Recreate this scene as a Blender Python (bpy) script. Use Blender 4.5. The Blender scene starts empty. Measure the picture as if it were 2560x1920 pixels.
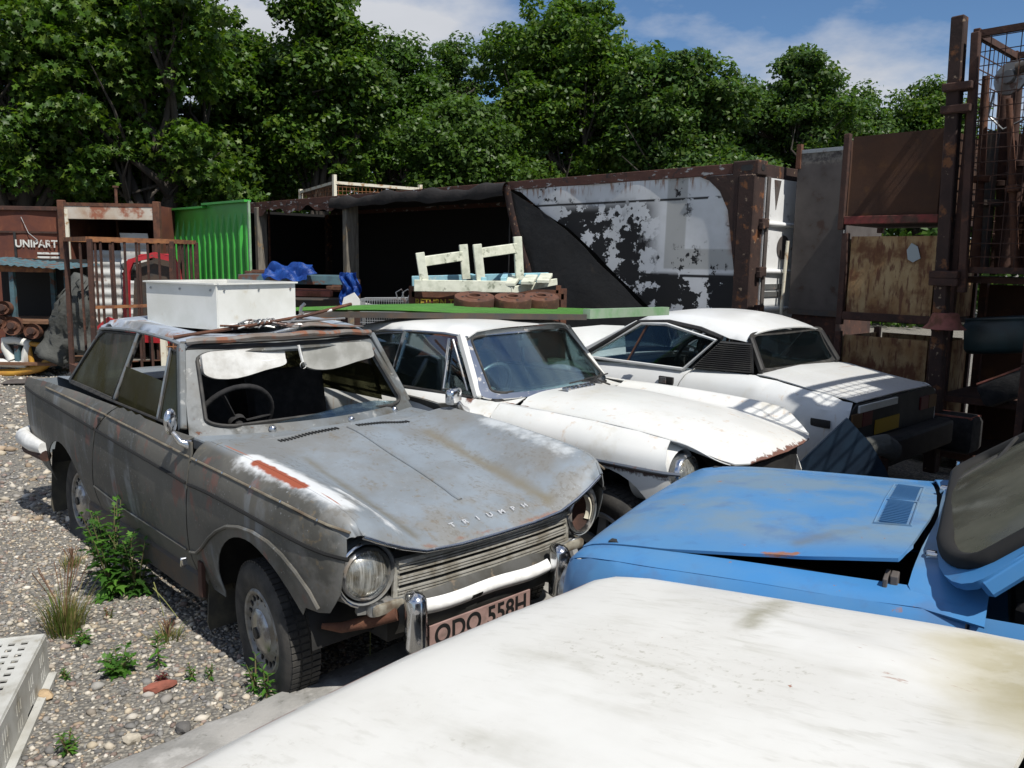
import bpy, bmesh, math, random
import numpy as np
from mathutils import Vector, Matrix
from mathutils.geometry import delaunay_2d_cdt
random.seed(7); RNG = np.random.default_rng(11)
scene = bpy.context.scene; COL = scene.collection
R = math.radians
# ------------------------------------------------------------------ camera
F, PITCH, ROLL, CH = 2070.0, .149, .017, 1.70
_fw = np.array([0, math.cos(PITCH), -math.sin(PITCH)]); _up = np.array([0, math.sin(PITCH), math.cos(PITCH)]); _rt = np.array([1., 0, 0])
_r2 = _rt*math.cos(ROLL)+_up*math.sin(ROLL); _u2 = _up*math.cos(ROLL)-_rt*math.sin(ROLL); _O = np.array([0, 0, CH])
cd = bpy.data.cameras.new('camera'); cam = bpy.data.objects.new('camera', cd); COL.objects.link(cam)
cd.sensor_width = 36; cd.lens = 36*F/2560; cd.clip_start = .05; cd.clip_end = 3000
mw = Matrix.Identity(4)
for i in range(3):
    mw[i][0] = _r2[i]; mw[i][1] = _u2[i]; mw[i][2] = -_fw[i]; mw[i][3] = _O[i]
cam.matrix_world = mw; scene.camera = cam
# ------------------------------------------------------------------ light
SUN_XY = np.array([.590, -.807]); SUN_EL = R(55)
SUN = np.array([SUN_XY[0]*math.cos(SUN_EL), SUN_XY[1]*math.cos(SUN_EL), math.sin(SUN_EL)])
world = bpy.data.worlds.new('World'); scene.world = world; world.use_nodes = True
def build_world():
    nt = world.node_tree; N = nt.nodes; L = nt.links; N.clear()
    out = N.new('ShaderNodeOutputWorld'); bg = N.new('ShaderNodeBackground'); bg.inputs[1].default_value = .08
    sky = N.new('ShaderNodeTexSky'); sky.sky_type = 'NISHITA'; sky.sun_disc = False
    sky.sun_elevation = SUN_EL; sky.sun_rotation = math.atan2(SUN_XY[0], SUN_XY[1]); sky.air_density = 1.0; sky.dust_density = .4; sky.ozone_density = 2.2
    tc = N.new('ShaderNodeTexCoord'); sep = N.new('ShaderNodeSeparateXYZ'); L.new(tc.outputs['Generated'], sep.inputs[0])
    den = N.new('ShaderNodeMath'); den.operation = 'ADD'; den.inputs[1].default_value = .22; L.new(sep.outputs[2], den.inputs[0])
    comb = N.new('ShaderNodeCombineXYZ')
    for i in (0, 1):
        d = N.new('ShaderNodeMath'); d.operation = 'DIVIDE'; L.new(sep.outputs[i], d.inputs[0]); L.new(den.outputs[0], d.inputs[1]); L.new(d.outputs[0], comb.inputs[i])
    no = N.new('ShaderNodeTexNoise'); no.inputs['Scale'].default_value = 1.15; no.inputs['Detail'].default_value = 7; no.inputs['Roughness'].default_value = .56
    mp = N.new('ShaderNodeMapping'); mp.inputs['Location'].default_value = CLOUD_OFF; L.new(comb.outputs[0], mp.inputs[0]); L.new(mp.outputs[0], no.inputs['Vector'])
    rp = N.new('ShaderNodeValToRGB'); rp.color_ramp.elements[0].position = .43; rp.color_ramp.elements[1].position = .60
    L.new(no.outputs[0], rp.inputs[0])
    no2 = N.new('ShaderNodeTexNoise'); no2.inputs['Scale'].default_value = 2.1; no2.inputs['Detail'].default_value = 4; L.new(mp.outputs[0], no2.inputs['Vector'])
    cl = N.new('ShaderNodeMixRGB'); cl.inputs[1].default_value = (5.6, 5.9, 6.6, 1); cl.inputs[2].default_value = (8.6, 8.8, 9.2, 1); L.new(no2.outputs[0], cl.inputs[0])
    blue = N.new('ShaderNodeMixRGB'); blue.blend_type = 'MULTIPLY'; blue.inputs[0].default_value = 1; blue.inputs[2].default_value = (.74, .94, 1.14, 1); L.new(sky.outputs[0], blue.inputs[1])
    mx = N.new('ShaderNodeMixRGB'); L.new(rp.outputs[0], mx.inputs[0]); L.new(blue.outputs[0], mx.inputs[1]); L.new(cl.outputs[0], mx.inputs[2])
    L.new(mx.outputs[0], bg.inputs[0]); L.new(bg.outputs[0], out.inputs[0])
CLOUD_OFF = (9.0, 9.0, 0)
build_world()
sd = bpy.data.lights.new('sun', 'SUN'); sd.energy = 4.8; sd.angle = R(.53); sd.color = (1, .955, .88)
so = bpy.data.objects.new('sun', sd); COL.objects.link(so); so.location = (5, -8, 14)
so.rotation_euler = Vector(-SUN).to_track_quat('-Z', 'Y').to_euler()
vs = scene.view_settings; vs.view_transform = 'Standard'; vs.look = 'None'; vs.exposure = 0.12; vs.gamma = 1; vs.use_curve_mapping = False
scene.render.engine = 'CYCLES'
# ------------------------------------------------------------------ helpers
def ray(px, py): return _fw+_r2*((px-1280)/F)+_u2*((960-py)/F)
def at(px, py, y=None, z=None):
    d = ray(px, py); t = (y/d[1]) if y is not None else (z-CH)/d[2]
    return _O+d*t
class Frame:
    def __init__(s, x, y, yaw, z=0):
        s.o = np.array([x, y, z]); c, q = math.cos(yaw), math.sin(yaw); s.M = np.array([[c, q, 0], [-q, c, 0], [0, 0, 1]]); s.yaw = yaw
    def hit(s, px, py, **k):
        o = s.M@(_O-s.o); d = s.M@ray(px, py); (a, v), = k.items(); i = 'xyz'.index(a); return o+d*((v-o[i])/d[i])
    def loc(s, p): return s.M@(np.asarray(p, float)-s.o)
    def wld(s, p): return s.o+np.asarray(p, float)@s.M
def mesh_obj(name, me, m=None, parent=None, loc=None, rz=None):
    o = bpy.data.objects.new(name, me); COL.objects.link(o)
    if m is not None and not me.materials: me.materials.append(m)
    if parent is not None: o.parent = parent
    if loc is not None: o.location = loc
    if rz is not None: o.rotation_euler = (0, 0, rz)
    return o
def finish(bm, name, m, parent=None, smooth=None, loc=None, rot=None):
    me = bpy.data.meshes.new(name); bm.to_mesh(me); bm.free()
    if smooth is not None:
        me.shade_smooth(); me.set_sharp_from_angle(angle=R(smooth))
    o = mesh_obj(name, me, m, parent)
    if loc is not None: o.location = loc
    if rot is not None: o.rotation_euler = rot
    return o
def tag(o, label, cat, group=None, kind=None):
    if label: o['label'] = label
    if cat: o['category'] = cat
    if group: o['group'] = group
    if kind: o['kind'] = kind
    return o
def thing(name, label, cat, loc=(0, 0, 0), rz=0, group=None):
    o = bpy.data.objects.new(name, None); COL.objects.link(o); o.empty_display_size = .1
    o.location = loc; o.rotation_euler = (0, 0, rz); return tag(o, label, cat, group)
def dup(root, loc=None, rz=None, label=None):
    c = root.copy(); COL.objects.link(c)
    if loc is not None: c.location = loc
    if rz is not None: c.rotation_euler = (0, 0, rz)
    if label: c['label'] = label
    for ch in list(root.children):
        d = ch.copy(); COL.objects.link(d); d.parent = c
        for g in list(ch.children):
            e = g.copy(); COL.objects.link(e); e.parent = d
    return c
# --- shapes into bmesh
def bx(bm, c, s, rot=None, bev=0):
    M4 = Matrix.Translation(c)
    if rot is not None: M4 = M4@(rot if isinstance(rot, Matrix) else Matrix.Rotation(rot, 4, 'Z'))
    r = bmesh.ops.create_cube(bm, size=1, matrix=M4@Matrix.Diagonal((*s, 1)))
    if bev:
        es = list({e for v in r['verts'] for e in v.link_edges})
        bmesh.ops.bevel(bm, geom=es, offset=bev, segments=2, profile=.5, affect='EDGES')
def bar(bm, a, b, w, h, up=(0, 0, 1), bev=0):
    a = Vector(a); b = Vector(b); d = b-a; l = d.length; d.normalize(); u = Vector(up)
    if abs(d.dot(u)) > .98: u = Vector((1, 0, 0))
    s = d.cross(u).normalized(); u = s.cross(d)
    M3 = Matrix((d, s, u)).transposed().to_4x4(); M3.translation = (a+b)/2
    r = bmesh.ops.create_cube(bm, size=1, matrix=M3@Matrix.Diagonal((l, w, h, 1)))
    if bev:
        es = list({e for v in r['verts'] for e in v.link_edges})
        bmesh.ops.bevel(bm, geom=es, offset=bev, segments=1, profile=.5, affect='EDGES')
def tube(bm, pts, r, n=8, closed=False, caps=True, flat=1.0, up=(0, 0, 1)):
    P = [Vector(p) for p in pts]; rs = r if hasattr(r, '__len__') else [r]*len(P); rings = []; k = len(P)
    pu = None
    for i, p in enumerate(P):
        a = P[(i-1) % k] if (closed or i > 0) else p; b = P[(i+1) % k] if (closed or i < k-1) else p
        d = (b-a)
        if d.length < 1e-9: d = Vector((1, 0, 0))
        d.normalize(); u = Vector(up) if pu is None else pu
        if abs(d.dot(u)) > .97: u = Vector((1, 0, 0)) if abs(d.x) < .9 else Vector((0, 1, 0))
        s = d.cross(u).normalized(); u = s.cross(d).normalized(); pu = u
        rings.append([bm.verts.new(p+(s*math.cos(2*math.pi*j/n)*rs[i]+u*math.sin(2*math.pi*j/n)*rs[i]*flat)) for j in range(n)])
    m = k if closed else k-1
    for i in range(m):
        A, B = rings[i], rings[(i+1) % k]
        for j in range(n): bm.faces.new((A[j], A[(j+1) % n], B[(j+1) % n], B[j]))
    if caps and not closed: bm.faces.new(rings[0][::-1]); bm.faces.new(rings[-1])
def lathe(bm, prof, n=24, M4=Matrix.Identity(4), a0=0, a1=2*math.pi, closed=False):
    """prof: list of (r, h) about local z"""
    full = abs(a1-a0-2*math.pi) < 1e-6; m = n if full else n+1; rings = []
    for r, h in prof:
        rings.append([bm.verts.new(M4@Vector((r*math.cos(a0+(a1-a0)*j/n), r*math.sin(a0+(a1-a0)*j/n), h))) for j in range(m)])
    if closed: rings.append(rings[0])
    for i in range(len(rings)-1):
        A, B = rings[i], rings[i+1]
        for j in range(n):
            a, b = j, (j+1) % m
            try: bm.faces.new((A[a], A[b], B[b], B[a]))
            except ValueError: pass
def grid(bm, nu, nv, fn):
    V = [[bm.verts.new(fn(i/nu, j/nv)) for j in range(nv+1)] for i in range(nu+1)]
    for i in range(nu):
        for j in range(nv): bm.faces.new((V[i][j], V[i+1][j], V[i+1][j+1], V[i][j+1]))
def prism(bm, poly, fn0, fn1):
    a = [bm.verts.new(fn0(*p)) for p in poly]; b = [bm.verts.new(fn1(*p)) for p in poly]; n = len(poly)
    bm.faces.new(a[::-1]); bm.faces.new(b)
    for i in range(n): bm.faces.new((a[i], a[(i+1) % n], b[(i+1) % n], b[i]))
def rot_to(d, p=(0, 0, 0)):
    M4 = Vector(d).to_track_quat('Z', 'Y').to_matrix().to_4x4(); M4.translation = p; return M4
def box_obj(name, boxes, m, parent=None, bev=0, smooth=None):
    bm = bmesh.new()
    for b in boxes: bx(bm, b[0], b[1], b[2] if len(b) > 2 else None, bev)
    return finish(bm, name, m, parent, smooth)
def bar_obj(name, bars, w, h, m, parent=None, bev=0, up=(0, 0, 1)):
    bm = bmesh.new()
    for a, b in bars: bar(bm, a, b, w, h, up, bev)
    return finish(bm, name, m, parent)
def tube_obj(name, pts, r, m, parent=None, n=8, closed=False, flat=1, up=(0, 0, 1)):
    bm = bmesh.new(); tube(bm, pts, r, n, closed, True, flat, up); return finish(bm, name, m, parent, 50)
def inside(p, poly):
    x, y = p; c = False; j = len(poly)-1
    for i in range(len(poly)):
        xi, yi = poly[i]; xj, yj = poly[j]
        if (yi > y) != (yj > y) and x < (xj-xi)*(y-yi)/(yj-yi)+xi: c = not c
        j = i
    return c
def densify(poly, step):
    o = []
    for i, a in enumerate(poly):
        b = poly[(i+1) % len(poly)]; d = math.hypot(b[0]-a[0], b[1]-a[1]); k = max(1, int(math.ceil(d/step)))
        for j in range(k): o.append((a[0]+(b[0]-a[0])*j/k, a[1]+(b[1]-a[1])*j/k))
    return o
def panel(name, outline, fn, step, m, parent=None, holes=(), thick=.004, smooth=35):
    """sheet cut to a 2-D outline (with holes) and laid on the surface fn(u, v)"""
    loops = [densify(outline, step)]+[densify(h, step) for h in holes]
    pts = []; edges = []
    for lp in loops:
        k0 = len(pts); pts += lp; edges += [(k0+i, k0+(i+1) % len(lp)) for i in range(len(lp))]
    bp = np.array(pts); us = [p[0] for p in outline]; vs_ = [p[1] for p in outline]
    for u in np.arange(min(us)+step*.5, max(us), step):
        for v in np.arange(min(vs_)+step*.5, max(vs_), step):
            if inside((u, v), outline) and not any(inside((u, v), h) for h in holes):
                if np.min((bp[:, 0]-u)**2+(bp[:, 1]-v)**2) > (step*.45)**2: pts.append((u, v))
    r = delaunay_2d_cdt([Vector(p) for p in pts], edges, [], 0, 1e-6)
    bm = bmesh.new(); V = [bm.verts.new(fn(p[0], p[1])) for p in r[0]]
    for f in r[2]:
        cx = sum(r[0][i][0] for i in f)/len(f); cy = sum(r[0][i][1] for i in f)/len(f)
        if inside((cx, cy), outline) and not any(inside((cx, cy), h) for h in holes):
            try: bm.faces.new([V[i] for i in f])
            except ValueError: pass
    for v in [v for v in bm.verts if not v.link_faces]: bm.verts.remove(v)
    bm.normal_update()
    if thick > 0 and sum(f.calc_area()*(f.normal.y*f.calc_center_median().y+f.normal.z*(f.calc_center_median().z-.45)+.3*f.normal.x*math.copysign(1, f.calc_center_median().x+1.1)) for f in bm.faces) < 0:
        bmesh.ops.reverse_faces(bm, faces=bm.faces[:]); bm.normal_update()
    if thick:
        old = bm.faces[:]; be = [e for e in bm.edges if len(e.link_faces) == 1]; lp = [(e.link_loops[0].vert, e.link_loops[0].link_loop_next.vert) for e in be]
        tw = {v: bm.verts.new(v.co-v.normal*thick) for v in bm.verts[:]}
        for f in old: bm.faces.new([tw[v] for v in reversed(f.verts)])
        for u_, w_ in lp: bm.faces.new((w_, u_, tw[u_], tw[w_]))
    return finish(bm, name, m, parent, smooth)
def rrect(u0, v0, u1, v1, r, k=5):
    o = []
    for (cx, cy, a) in ((u1-r, v1-r, 0), (u0+r, v1-r, 90), (u0+r, v0+r, 180), (u1-r, v0+r, 270)):
        for i in range(k+1): o.append((cx+r*math.cos(R(a+90*i/k)), cy+r*math.sin(R(a+90*i/k))))
    return o
def pch(xs, ys, x):
    """smooth (Catmull-like) interpolation of ys over ascending xs"""
    n = len(xs)
    if x <= xs[0]: return ys[0]
    if x >= xs[-1]: return ys[-1]
    i = int(np.searchsorted(xs, x))-1; i = max(0, min(n-2, i))
    h = xs[i+1]-xs[i]; t = (x-xs[i])/h; d = (ys[i+1]-ys[i])/h
    def sl(k):
        if k == 0 or k == n-1: return (ys[1]-ys[0])/(xs[1]-xs[0]) if k == 0 else (ys[-1]-ys[-2])/(xs[-1]-xs[-2])
        a = (ys[k]-ys[k-1])/(xs[k]-xs[k-1]); b = (ys[k+1]-ys[k])/(xs[k+1]-xs[k])
        return 0 if a*b <= 0 else 2*a*b/(a+b)
    m0, m1 = sl(i)*h, sl(i+1)*h
    return (2*t**3-3*t*t+1)*ys[i]+(t**3-2*t*t+t)*m0+(-2*t**3+3*t*t)*ys[i+1]+(t**3-t*t)*m1
class Body:
    """loft: rails of (|y| list, z list) over stations xs (ascending); sections rounded through the rails"""
    def __init__(s, xs, rails):
        n = len(xs); f = lambda a: list(a) if hasattr(a, '__len__') else [a]*n
        o = np.argsort(xs); s.xs = [xs[i] for i in o]; s.r = [([f(y)[i] for i in o], [f(z)[i] for i in o]) for y, z in rails]; s.c = {}
    def sec(s, x):
        k = round(x, 4)
        if k in s.c: return s.c[k]
        C = np.array([(pch(s.xs, y, x), pch(s.xs, z, x)) for y, z in s.r]); K = len(C)
        T = np.linspace(0, K-1, (K-1)*10+1); o = []
        for t in T:
            i = min(K-2, int(t)); u = t-i; p0 = C[max(0, i-1)]; p1 = C[i]; p2 = C[i+1]; p3 = C[min(K-1, i+2)]
            o.append(.5*((2*p1)+(p2-p0)*u+(2*p0-5*p1+4*p2-p3)*u*u+(3*p1-p0-3*p2+p3)*u**3))
        s.c[k] = (T, np.array(o)); return s.c[k]
    def side(s, x, z, tmax=None, sg=-1):
        T, S = s.sec(x); m = len(T) if tmax is None else int(tmax*10)+1
        zz = np.maximum.accumulate(S[:m, 1]+np.arange(m)*1e-7); y = np.interp(z, zz, S[:m, 0]); return (x, sg*y, z)
    def top(s, x, y, tmin=0):
        T, S = s.sec(x); a = S[int(tmin*10):]; o = np.argsort(a[:, 0]); return (x, y, float(np.interp(abs(y), a[o, 0], a[o, 1])))
    def tp(s, x, v, tm, hw=.65):
        K = len(s.r)-1; q = min(1, abs(v)/hw); return s.pt(x, tm+(K-tm)*(1-q), -1 if v < 0 else 1)
    def pt(s, x, t, sg=-1):
        T, S = s.sec(x); return (x, sg*float(np.interp(t, T, S[:, 0])), float(np.interp(t, T, S[:, 1])))
def text_obj(name, txt, size, m, parent, M4, ext=.001, xs=1.0, sp=1.0, bold=.02):
    cu = bpy.data.curves.new('lettering', 'FONT'); cu.body = txt; cu.size = size; cu.extrude = ext; cu.align_x = 'CENTER'; cu.align_y = 'CENTER'; cu.space_character = sp; cu.offset = size*bold
    t = bpy.data.objects.new('t', cu); COL.objects.link(t); dg = bpy.context.evaluated_depsgraph_get(); dg.update()
    me = bpy.data.meshes.new_from_object(t.evaluated_get(dg)); bpy.data.objects.remove(t); me.materials.clear()
    me.transform(M4@Matrix.Diagonal((xs, 1, 1, 1))); return mesh_obj(name, me, m, parent)
def patch(c00, c10, c11, c01, bulge=0, n=8, off=0):
    c = [np.array(p, float) for p in (c00, c10, c11, c01)]
    nn = np.cross(c[1]-c[0], c[3]-c[0]); nn = nn/np.linalg.norm(nn)
    def f(u, v):
        p = c[0]*(1-u)*(1-v)+c[1]*u*(1-v)+c[2]*u*v+c[3]*(1-u)*v
        return tuple(p+nn*(bulge*4*(u*(1-u))+bulge*.4*4*v*(1-v)+off))
    return f
def fast_mesh(name, V, Fc, m, parent=None, cols=None, smooth=False):
    me = bpy.data.meshes.new(name); V = np.asarray(V, np.float32); Fc = np.asarray(Fc, np.int32); k = Fc.shape[1]
    me.vertices.add(len(V)); me.vertices.foreach_set('co', V.ravel()); me.loops.add(Fc.size); me.loops.foreach_set('vertex_index', Fc.ravel())
    me.polygons.add(len(Fc)); me.polygons.foreach_set('loop_start', np.arange(0, Fc.size, k, dtype=np.int32)); me.polygons.foreach_set('loop_total', np.full(len(Fc), k, np.int32))
    if cols is not None:
        at_ = me.color_attributes.new('tint', 'FLOAT_COLOR', 'POINT'); c4 = np.ones((len(V), 4), np.float32); c4[:, :3] = cols; at_.data.foreach_set('color', c4.ravel())
    me.update(calc_edges=True); me.validate()
    if smooth: me.shade_smooth()
    return mesh_obj(name, me, m, parent)
# ------------------------------------------------------------------ materials
class NB:
    def __init__(s, name):
        s.m = bpy.data.materials.new(name); s.m.use_nodes = True; s.nt = s.m.node_tree; s.N = s.nt.nodes; s.L = s.nt.links
        s.b = s.N['Principled BSDF']; s.tc = s.N.new('ShaderNodeTexCoord'); s.sepn = None
    def new(s, t, **k):
        n = s.N.new(t)
        for a, v in k.items(): setattr(n, a, v)
        return n
    def math(s, op, a, b=None, clamp=False):
        n = s.new('ShaderNodeMath', operation=op, use_clamp=clamp)
        for i, v in enumerate((a, b)):
            if v is None: continue
            if isinstance(v, (int, float)): n.inputs[i].default_value = v
            else: s.L.new(v, n.inputs[i])
        return n.outputs[0]
    def vec(s, st=None, off=None):
        if st is None and off is None: return s.tc.outputs['Object']
        mp = s.new('ShaderNodeMapping'); s.L.new(s.tc.outputs['Object'], mp.inputs[0])
        if st: mp.inputs['Scale'].default_value = st
        if off: mp.inputs['Location'].default_value = off
        return mp.outputs[0]
    def sep(s):
        if s.sepn is None:
            s.sepn = s.new('ShaderNodeSeparateXYZ'); s.L.new(s.tc.outputs['Object'], s.sepn.inputs[0])
        return s.sepn
    def noise(s, scale, detail=5, st=None, off=None, rough=.6):
        n = s.new('ShaderNodeTexNoise'); n.inputs['Scale'].default_value = scale; n.inputs['Detail'].default_value = detail; n.inputs['Roughness'].default_value = rough
        s.L.new(s.vec(st, off), n.inputs['Vector']); return n.outputs[0]
    def ss(s, v, a, b):
        n = s.new('ShaderNodeMapRange', interpolation_type='SMOOTHSTEP'); s.L.new(v, n.inputs[0])
        if a <= b: vals = (a, b, 0, 1)
        else: vals = (b, a, 1, 0)
        for i, x in enumerate(vals): n.inputs[i+1].default_value = x
        return n.outputs[0]
    def prim(s, p):
        k = p[0]
        if k == 'n': return s.ss(s.noise(p[1], *(p[4:])), p[2], p[3])
        if k == 'ax': return s.ss(s.sep().outputs['xyz'.index(p[1])], p[2], p[3])
        if k == 'seg':
            p0, p1, r, soft, na, ns = p[1:7]; d = Vector(p1)-Vector(p0); l2 = d.length_squared
            v = s.new('ShaderNodeVectorMath', operation='SUBTRACT'); s.L.new(s.tc.outputs['Object'], v.inputs[0]); v.inputs[1].default_value = p0
            dt = s.new('ShaderNodeVectorMath', operation='DOT_PRODUCT'); s.L.new(v.outputs[0], dt.inputs[0]); dt.inputs[1].default_value = d/l2
            t = s.math('MAXIMUM', s.math('MINIMUM', dt.outputs['Value'], 1.0), 0.0)
            sc = s.new('ShaderNodeVectorMath', operation='SCALE'); sc.inputs[0].default_value = d; s.L.new(t, sc.inputs['Scale'])
            ds = s.new('ShaderNodeVectorMath', operation='DISTANCE'); s.L.new(v.outputs[0], ds.inputs[0]); s.L.new(sc.outputs[0], ds.inputs[1])
            dd = s.math('ADD', ds.outputs['Value'], s.math('MULTIPLY', s.math('SUBTRACT', s.noise(ns, 5), .5), na)) if na else ds.outputs['Value']
            return s.ss(dd, r+soft, r-soft)
        if k == 'bx':
            o = None
            for ax, (a, b, sf) in p[1].items():
                c = s.sep().outputs['xyz'.index(ax)]; q = s.math('MULTIPLY', s.ss(c, a-sf, a+sf), s.ss(c, b+sf, b-sf)); o = q if o is None else s.math('MULTIPLY', o, q)
            return o
        if k == 'or':
            o = None
            for q in p[1]:
                v = s.prim(q); o = v if o is None else s.math('MAXIMUM', o, v)
            return o
        if k == 'not': return s.math('SUBTRACT', 1.0, s.prim(p[1]))
def c4(c): return (*c, 1) if len(c) == 3 else c
def mat(name, col, rough=.6, metal=0, var=None, layers=(), bump=None, spec=.5, coat=0, tint=False):
    """var = (colour2, noise scale[, stretch]); layers = (colour, roughness, amount, [masks]); bump = (scale, strength[, stretch])"""
    q = NB(name); b = q.b; b.inputs['Roughness'].default_value = rough; b.inputs['Metallic'].default_value = metal
    b.inputs['Specular IOR Level'].default_value = spec; b.inputs['Coat Weight'].default_value = coat; b.inputs['Coat Roughness'].default_value = .25
    cur = None; b.inputs['Base Color'].default_value = c4(col); rcur = None; mcur = None
    def mix(a, c2, fac):
        n = q.new('ShaderNodeMixRGB'); q.L.new(fac, n.inputs[0])
        if a is None: n.inputs[1].default_value = c4(col)
        else: q.L.new(a, n.inputs[1])
        n.inputs[2].default_value = c4(c2); return n.outputs[0]
    if tint:
        at_ = q.new('ShaderNodeAttribute', attribute_name='tint'); cur = at_.outputs['Color']
    if var:
        cur = mix(cur, var[0], q.ss(q.noise(var[1], 6, var[2] if len(var) > 2 else None), .35, .68))
    for (c2, r2, amt, prims) in layers:
        f = None
        for p in prims:
            v = q.prim(p); f = v if f is None else q.math('MULTIPLY', f, v)
        if amt != 1: f = q.math('MULTIPLY', f, amt)
        cur = mix(cur, c2, f)
        if r2 is not None:
            n = q.new('ShaderNodeMix'); q.L.new(f, n.inputs[0]); n.inputs[3].default_value = r2
            if rcur is None: n.inputs[2].default_value = rough
            else: q.L.new(rcur, n.inputs[2])
            rcur = n.outputs[0]
            if metal:
                n = q.new('ShaderNodeMix'); q.L.new(f, n.inputs[0]); n.inputs[3].default_value = 0
                if mcur is None: n.inputs[2].default_value = metal
                else: q.L.new(mcur, n.inputs[2])
                mcur = n.outputs[0]
    if cur is not None: q.L.new(cur, b.inputs['Base Color'])
    if rcur is not None: q.L.new(rcur, b.inputs['Roughness'])
    if mcur is not None: q.L.new(mcur, b.inputs['Metallic'])
    if bump:
        bn = q.new('ShaderNodeBump'); bn.inputs['Strength'].default_value = bump[1]; bn.inputs['Distance'].default_value = bump[3] if len(bump) > 3 else .01
        q.L.new(q.noise(bump[0], 6, bump[2] if len(bump) > 2 else None), bn.inputs['Height']); q.L.new(bn.outputs[0], b.inputs['Normal'])
    return q.m
RUST = (.125, .05, .027); DRUST = (.058, .027, .018); GRIME = (.075, .068, .05)
M = {}
M['chrome'] = mat('chrome', (.62, .63, .65), .16, 1, layers=[((.2, .15, .1), .6, .7, [('n', 22, .58, .72)])])
M['chrome_dull'] = mat('chrome_dull', (.42, .43, .44), .33, 1, layers=[((.16, .12, .08), .7, .8, [('n', 16, .5, .66)])])
M['steel'] = mat('steel', (.33, .34, .34), .45, .8, layers=[(RUST, .85, .8, [('n', 14, .55, .68)])])
M['rubber'] = mat('rubber', (.018, .018, .018), .75, var=((.05, .047, .042), 14), bump=(60, .15))
M['tyre'] = mat('tyre', (.022, .022, .022), .82, var=((.06, .056, .05), 9), bump=(80, .2))
M['seal'] = mat('seal', (.006, .006, .006), .85)
M['black'] = mat('black', (.012, .012, .013), .6, var=((.03, .029, .027), 8))
M['cloth_black'] = mat('cloth_black', (.01, .01, .011), .9, var=((.026, .025, .025), 14), bump=(90, .3))
M['dark_in'] = mat('dark_in', (.02, .019, .018), .9)
M['visor'] = mat('visor', (.62, .62, .6), .8, var=((.45, .44, .41), 9), bump=(40, .2))
M['rust'] = mat('rust', RUST, .88, var=(DRUST, 7), layers=[((.19, .095, .05), .9, .6, [('n', 19, .56, .7)])], bump=(45, .35))
M['rust_dark'] = mat('rust_dark', (.07, .032, .022), .88, var=((.035, .018, .014), 5), layers=[((.14, .055, .03), .9, .6, [('n', 17, .55, .7)])], bump=(40, .3))
M['rust_orange'] = mat('rust_orange', (.27, .115, .045), .88, var=(RUST, 9), bump=(40, .3))
M['dk_steel'] = mat('dk_steel', (.06, .058, .055), .7, .2, var=((.1, .07, .05), 8), bump=(30, .2))
M['plate'] = mat('plate', (.33, .22, .195), .55, var=((.25, .16, .14), 12), layers=[(GRIME, .8, .45, [('n', 20, .5, .75)])])
M['letter'] = mat('letter', (.012, .012, .012), .5)
M['white_plastic'] = mat('white_plastic', (.78, .78, .76), .45, var=((.62, .62, .6), 18))
M['wood_grey'] = mat('wood_grey', (.2, .17, .135), .85, var=((.11, .09, .07), 9, (1, 6, 6)), bump=(30, .3, (1, 8, 8)))
M['wood_brown'] = mat('wood_brown', (.19, .1, .055), .85, var=((.11, .055, .03), 10, (1, 6, 6)), bump=(30, .3, (1, 8, 8)))
M['wood_cream'] = mat('wood_cream', (.66, .67, .56), .75, var=((.48, .5, .4), 12), layers=[((.16, .18, .13), .9, .8, [('n', 13, .57, .68)])], bump=(30, .2))
M['wood_blue'] = mat('wood_blue', (.26, .48, .56), .75, var=((.2, .38, .45), 12), layers=[((.5, .55, .5), .8, .7, [('n', 15, .56, .66)])])
M['concrete'] = mat('concrete', (.36, .35, .33), .92, var=((.24, .235, .22), 5), layers=[((.48, .47, .45), .9, .6, [('n', 9, .55, .7)]), ((.12, .12, .1), .95, .5, [('n', 23, .6, .7)])], bump=(60, .35))
M['red'] = mat('red', (.46, .022, .03), .4, var=((.35, .02, .026), 6), coat=.3, layers=[((.09, .06, .05), .9, .8, [('n', 11, .62, .7)])])
M['yellow'] = mat('yellow', (.48, .26, .035), .55, var=((.36, .17, .03), 8), layers=[(RUST, .9, .8, [('n', 14, .6, .68)])])
M['bluetarp'] = mat('bluetarp', (.02, .1, .42), .5, var=((.015, .06, .3), 8), bump=(25, .4))
M['teal'] = mat('teal', (.07, .14, .165), .7, var=((.05, .09, .11), 9), layers=[(RUST, .9, .9, [('n', 8, .52, .64)])])
M['white_metal'] = mat('white_metal', (.70, .70, .66), .5, var=((.6, .6, .55), 4), layers=[((.4, .3, .14), .8, .55, [('n', 7, .62, .78)]), ((.2, .1, .05), .9, .9, [('n', 30, .70, .76)])])
M['cream_metal'] = mat('cream_metal', (.66, .62, .5), .6, layers=[((.32, .17, .06), .9, .9, [('n', 8, .52, .66)])])
M['greyfabric'] = mat('greyfabric', (.085, .087, .08), .9, var=((.06, .063, .058), 3), bump=(12, .6, None, .03))
M['greymetal'] = mat('greymetal', (.095, .082, .075), .75, var=((.06, .05, .046), 3), layers=[((.22, .2, .17), .8, .8, [('ax', 'z', 2.70, 2.78), ('n', 20, .4, .6)]), (DRUST, .9, .7, [('n', 6, .58, .72)])])
M['plum'] = mat('plum', (.2, .035, .03), .8, var=(DRUST, 8))
M['pinkrust'] = mat('pinkrust', (.3, .1, .08), .85, var=(RUST, 10), bump=(40, .3))
M['dark_teal'] = mat('dark_teal', (.02, .045, .048), .4, var=((.012, .02, .02), 5))
M['crate'] = mat('crate', (.5, .5, .47), .6, var=((.36, .35, .31), 6), layers=[((.2, .17, .11), .9, .6, [('n', 12, .55, .75)])])
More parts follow.
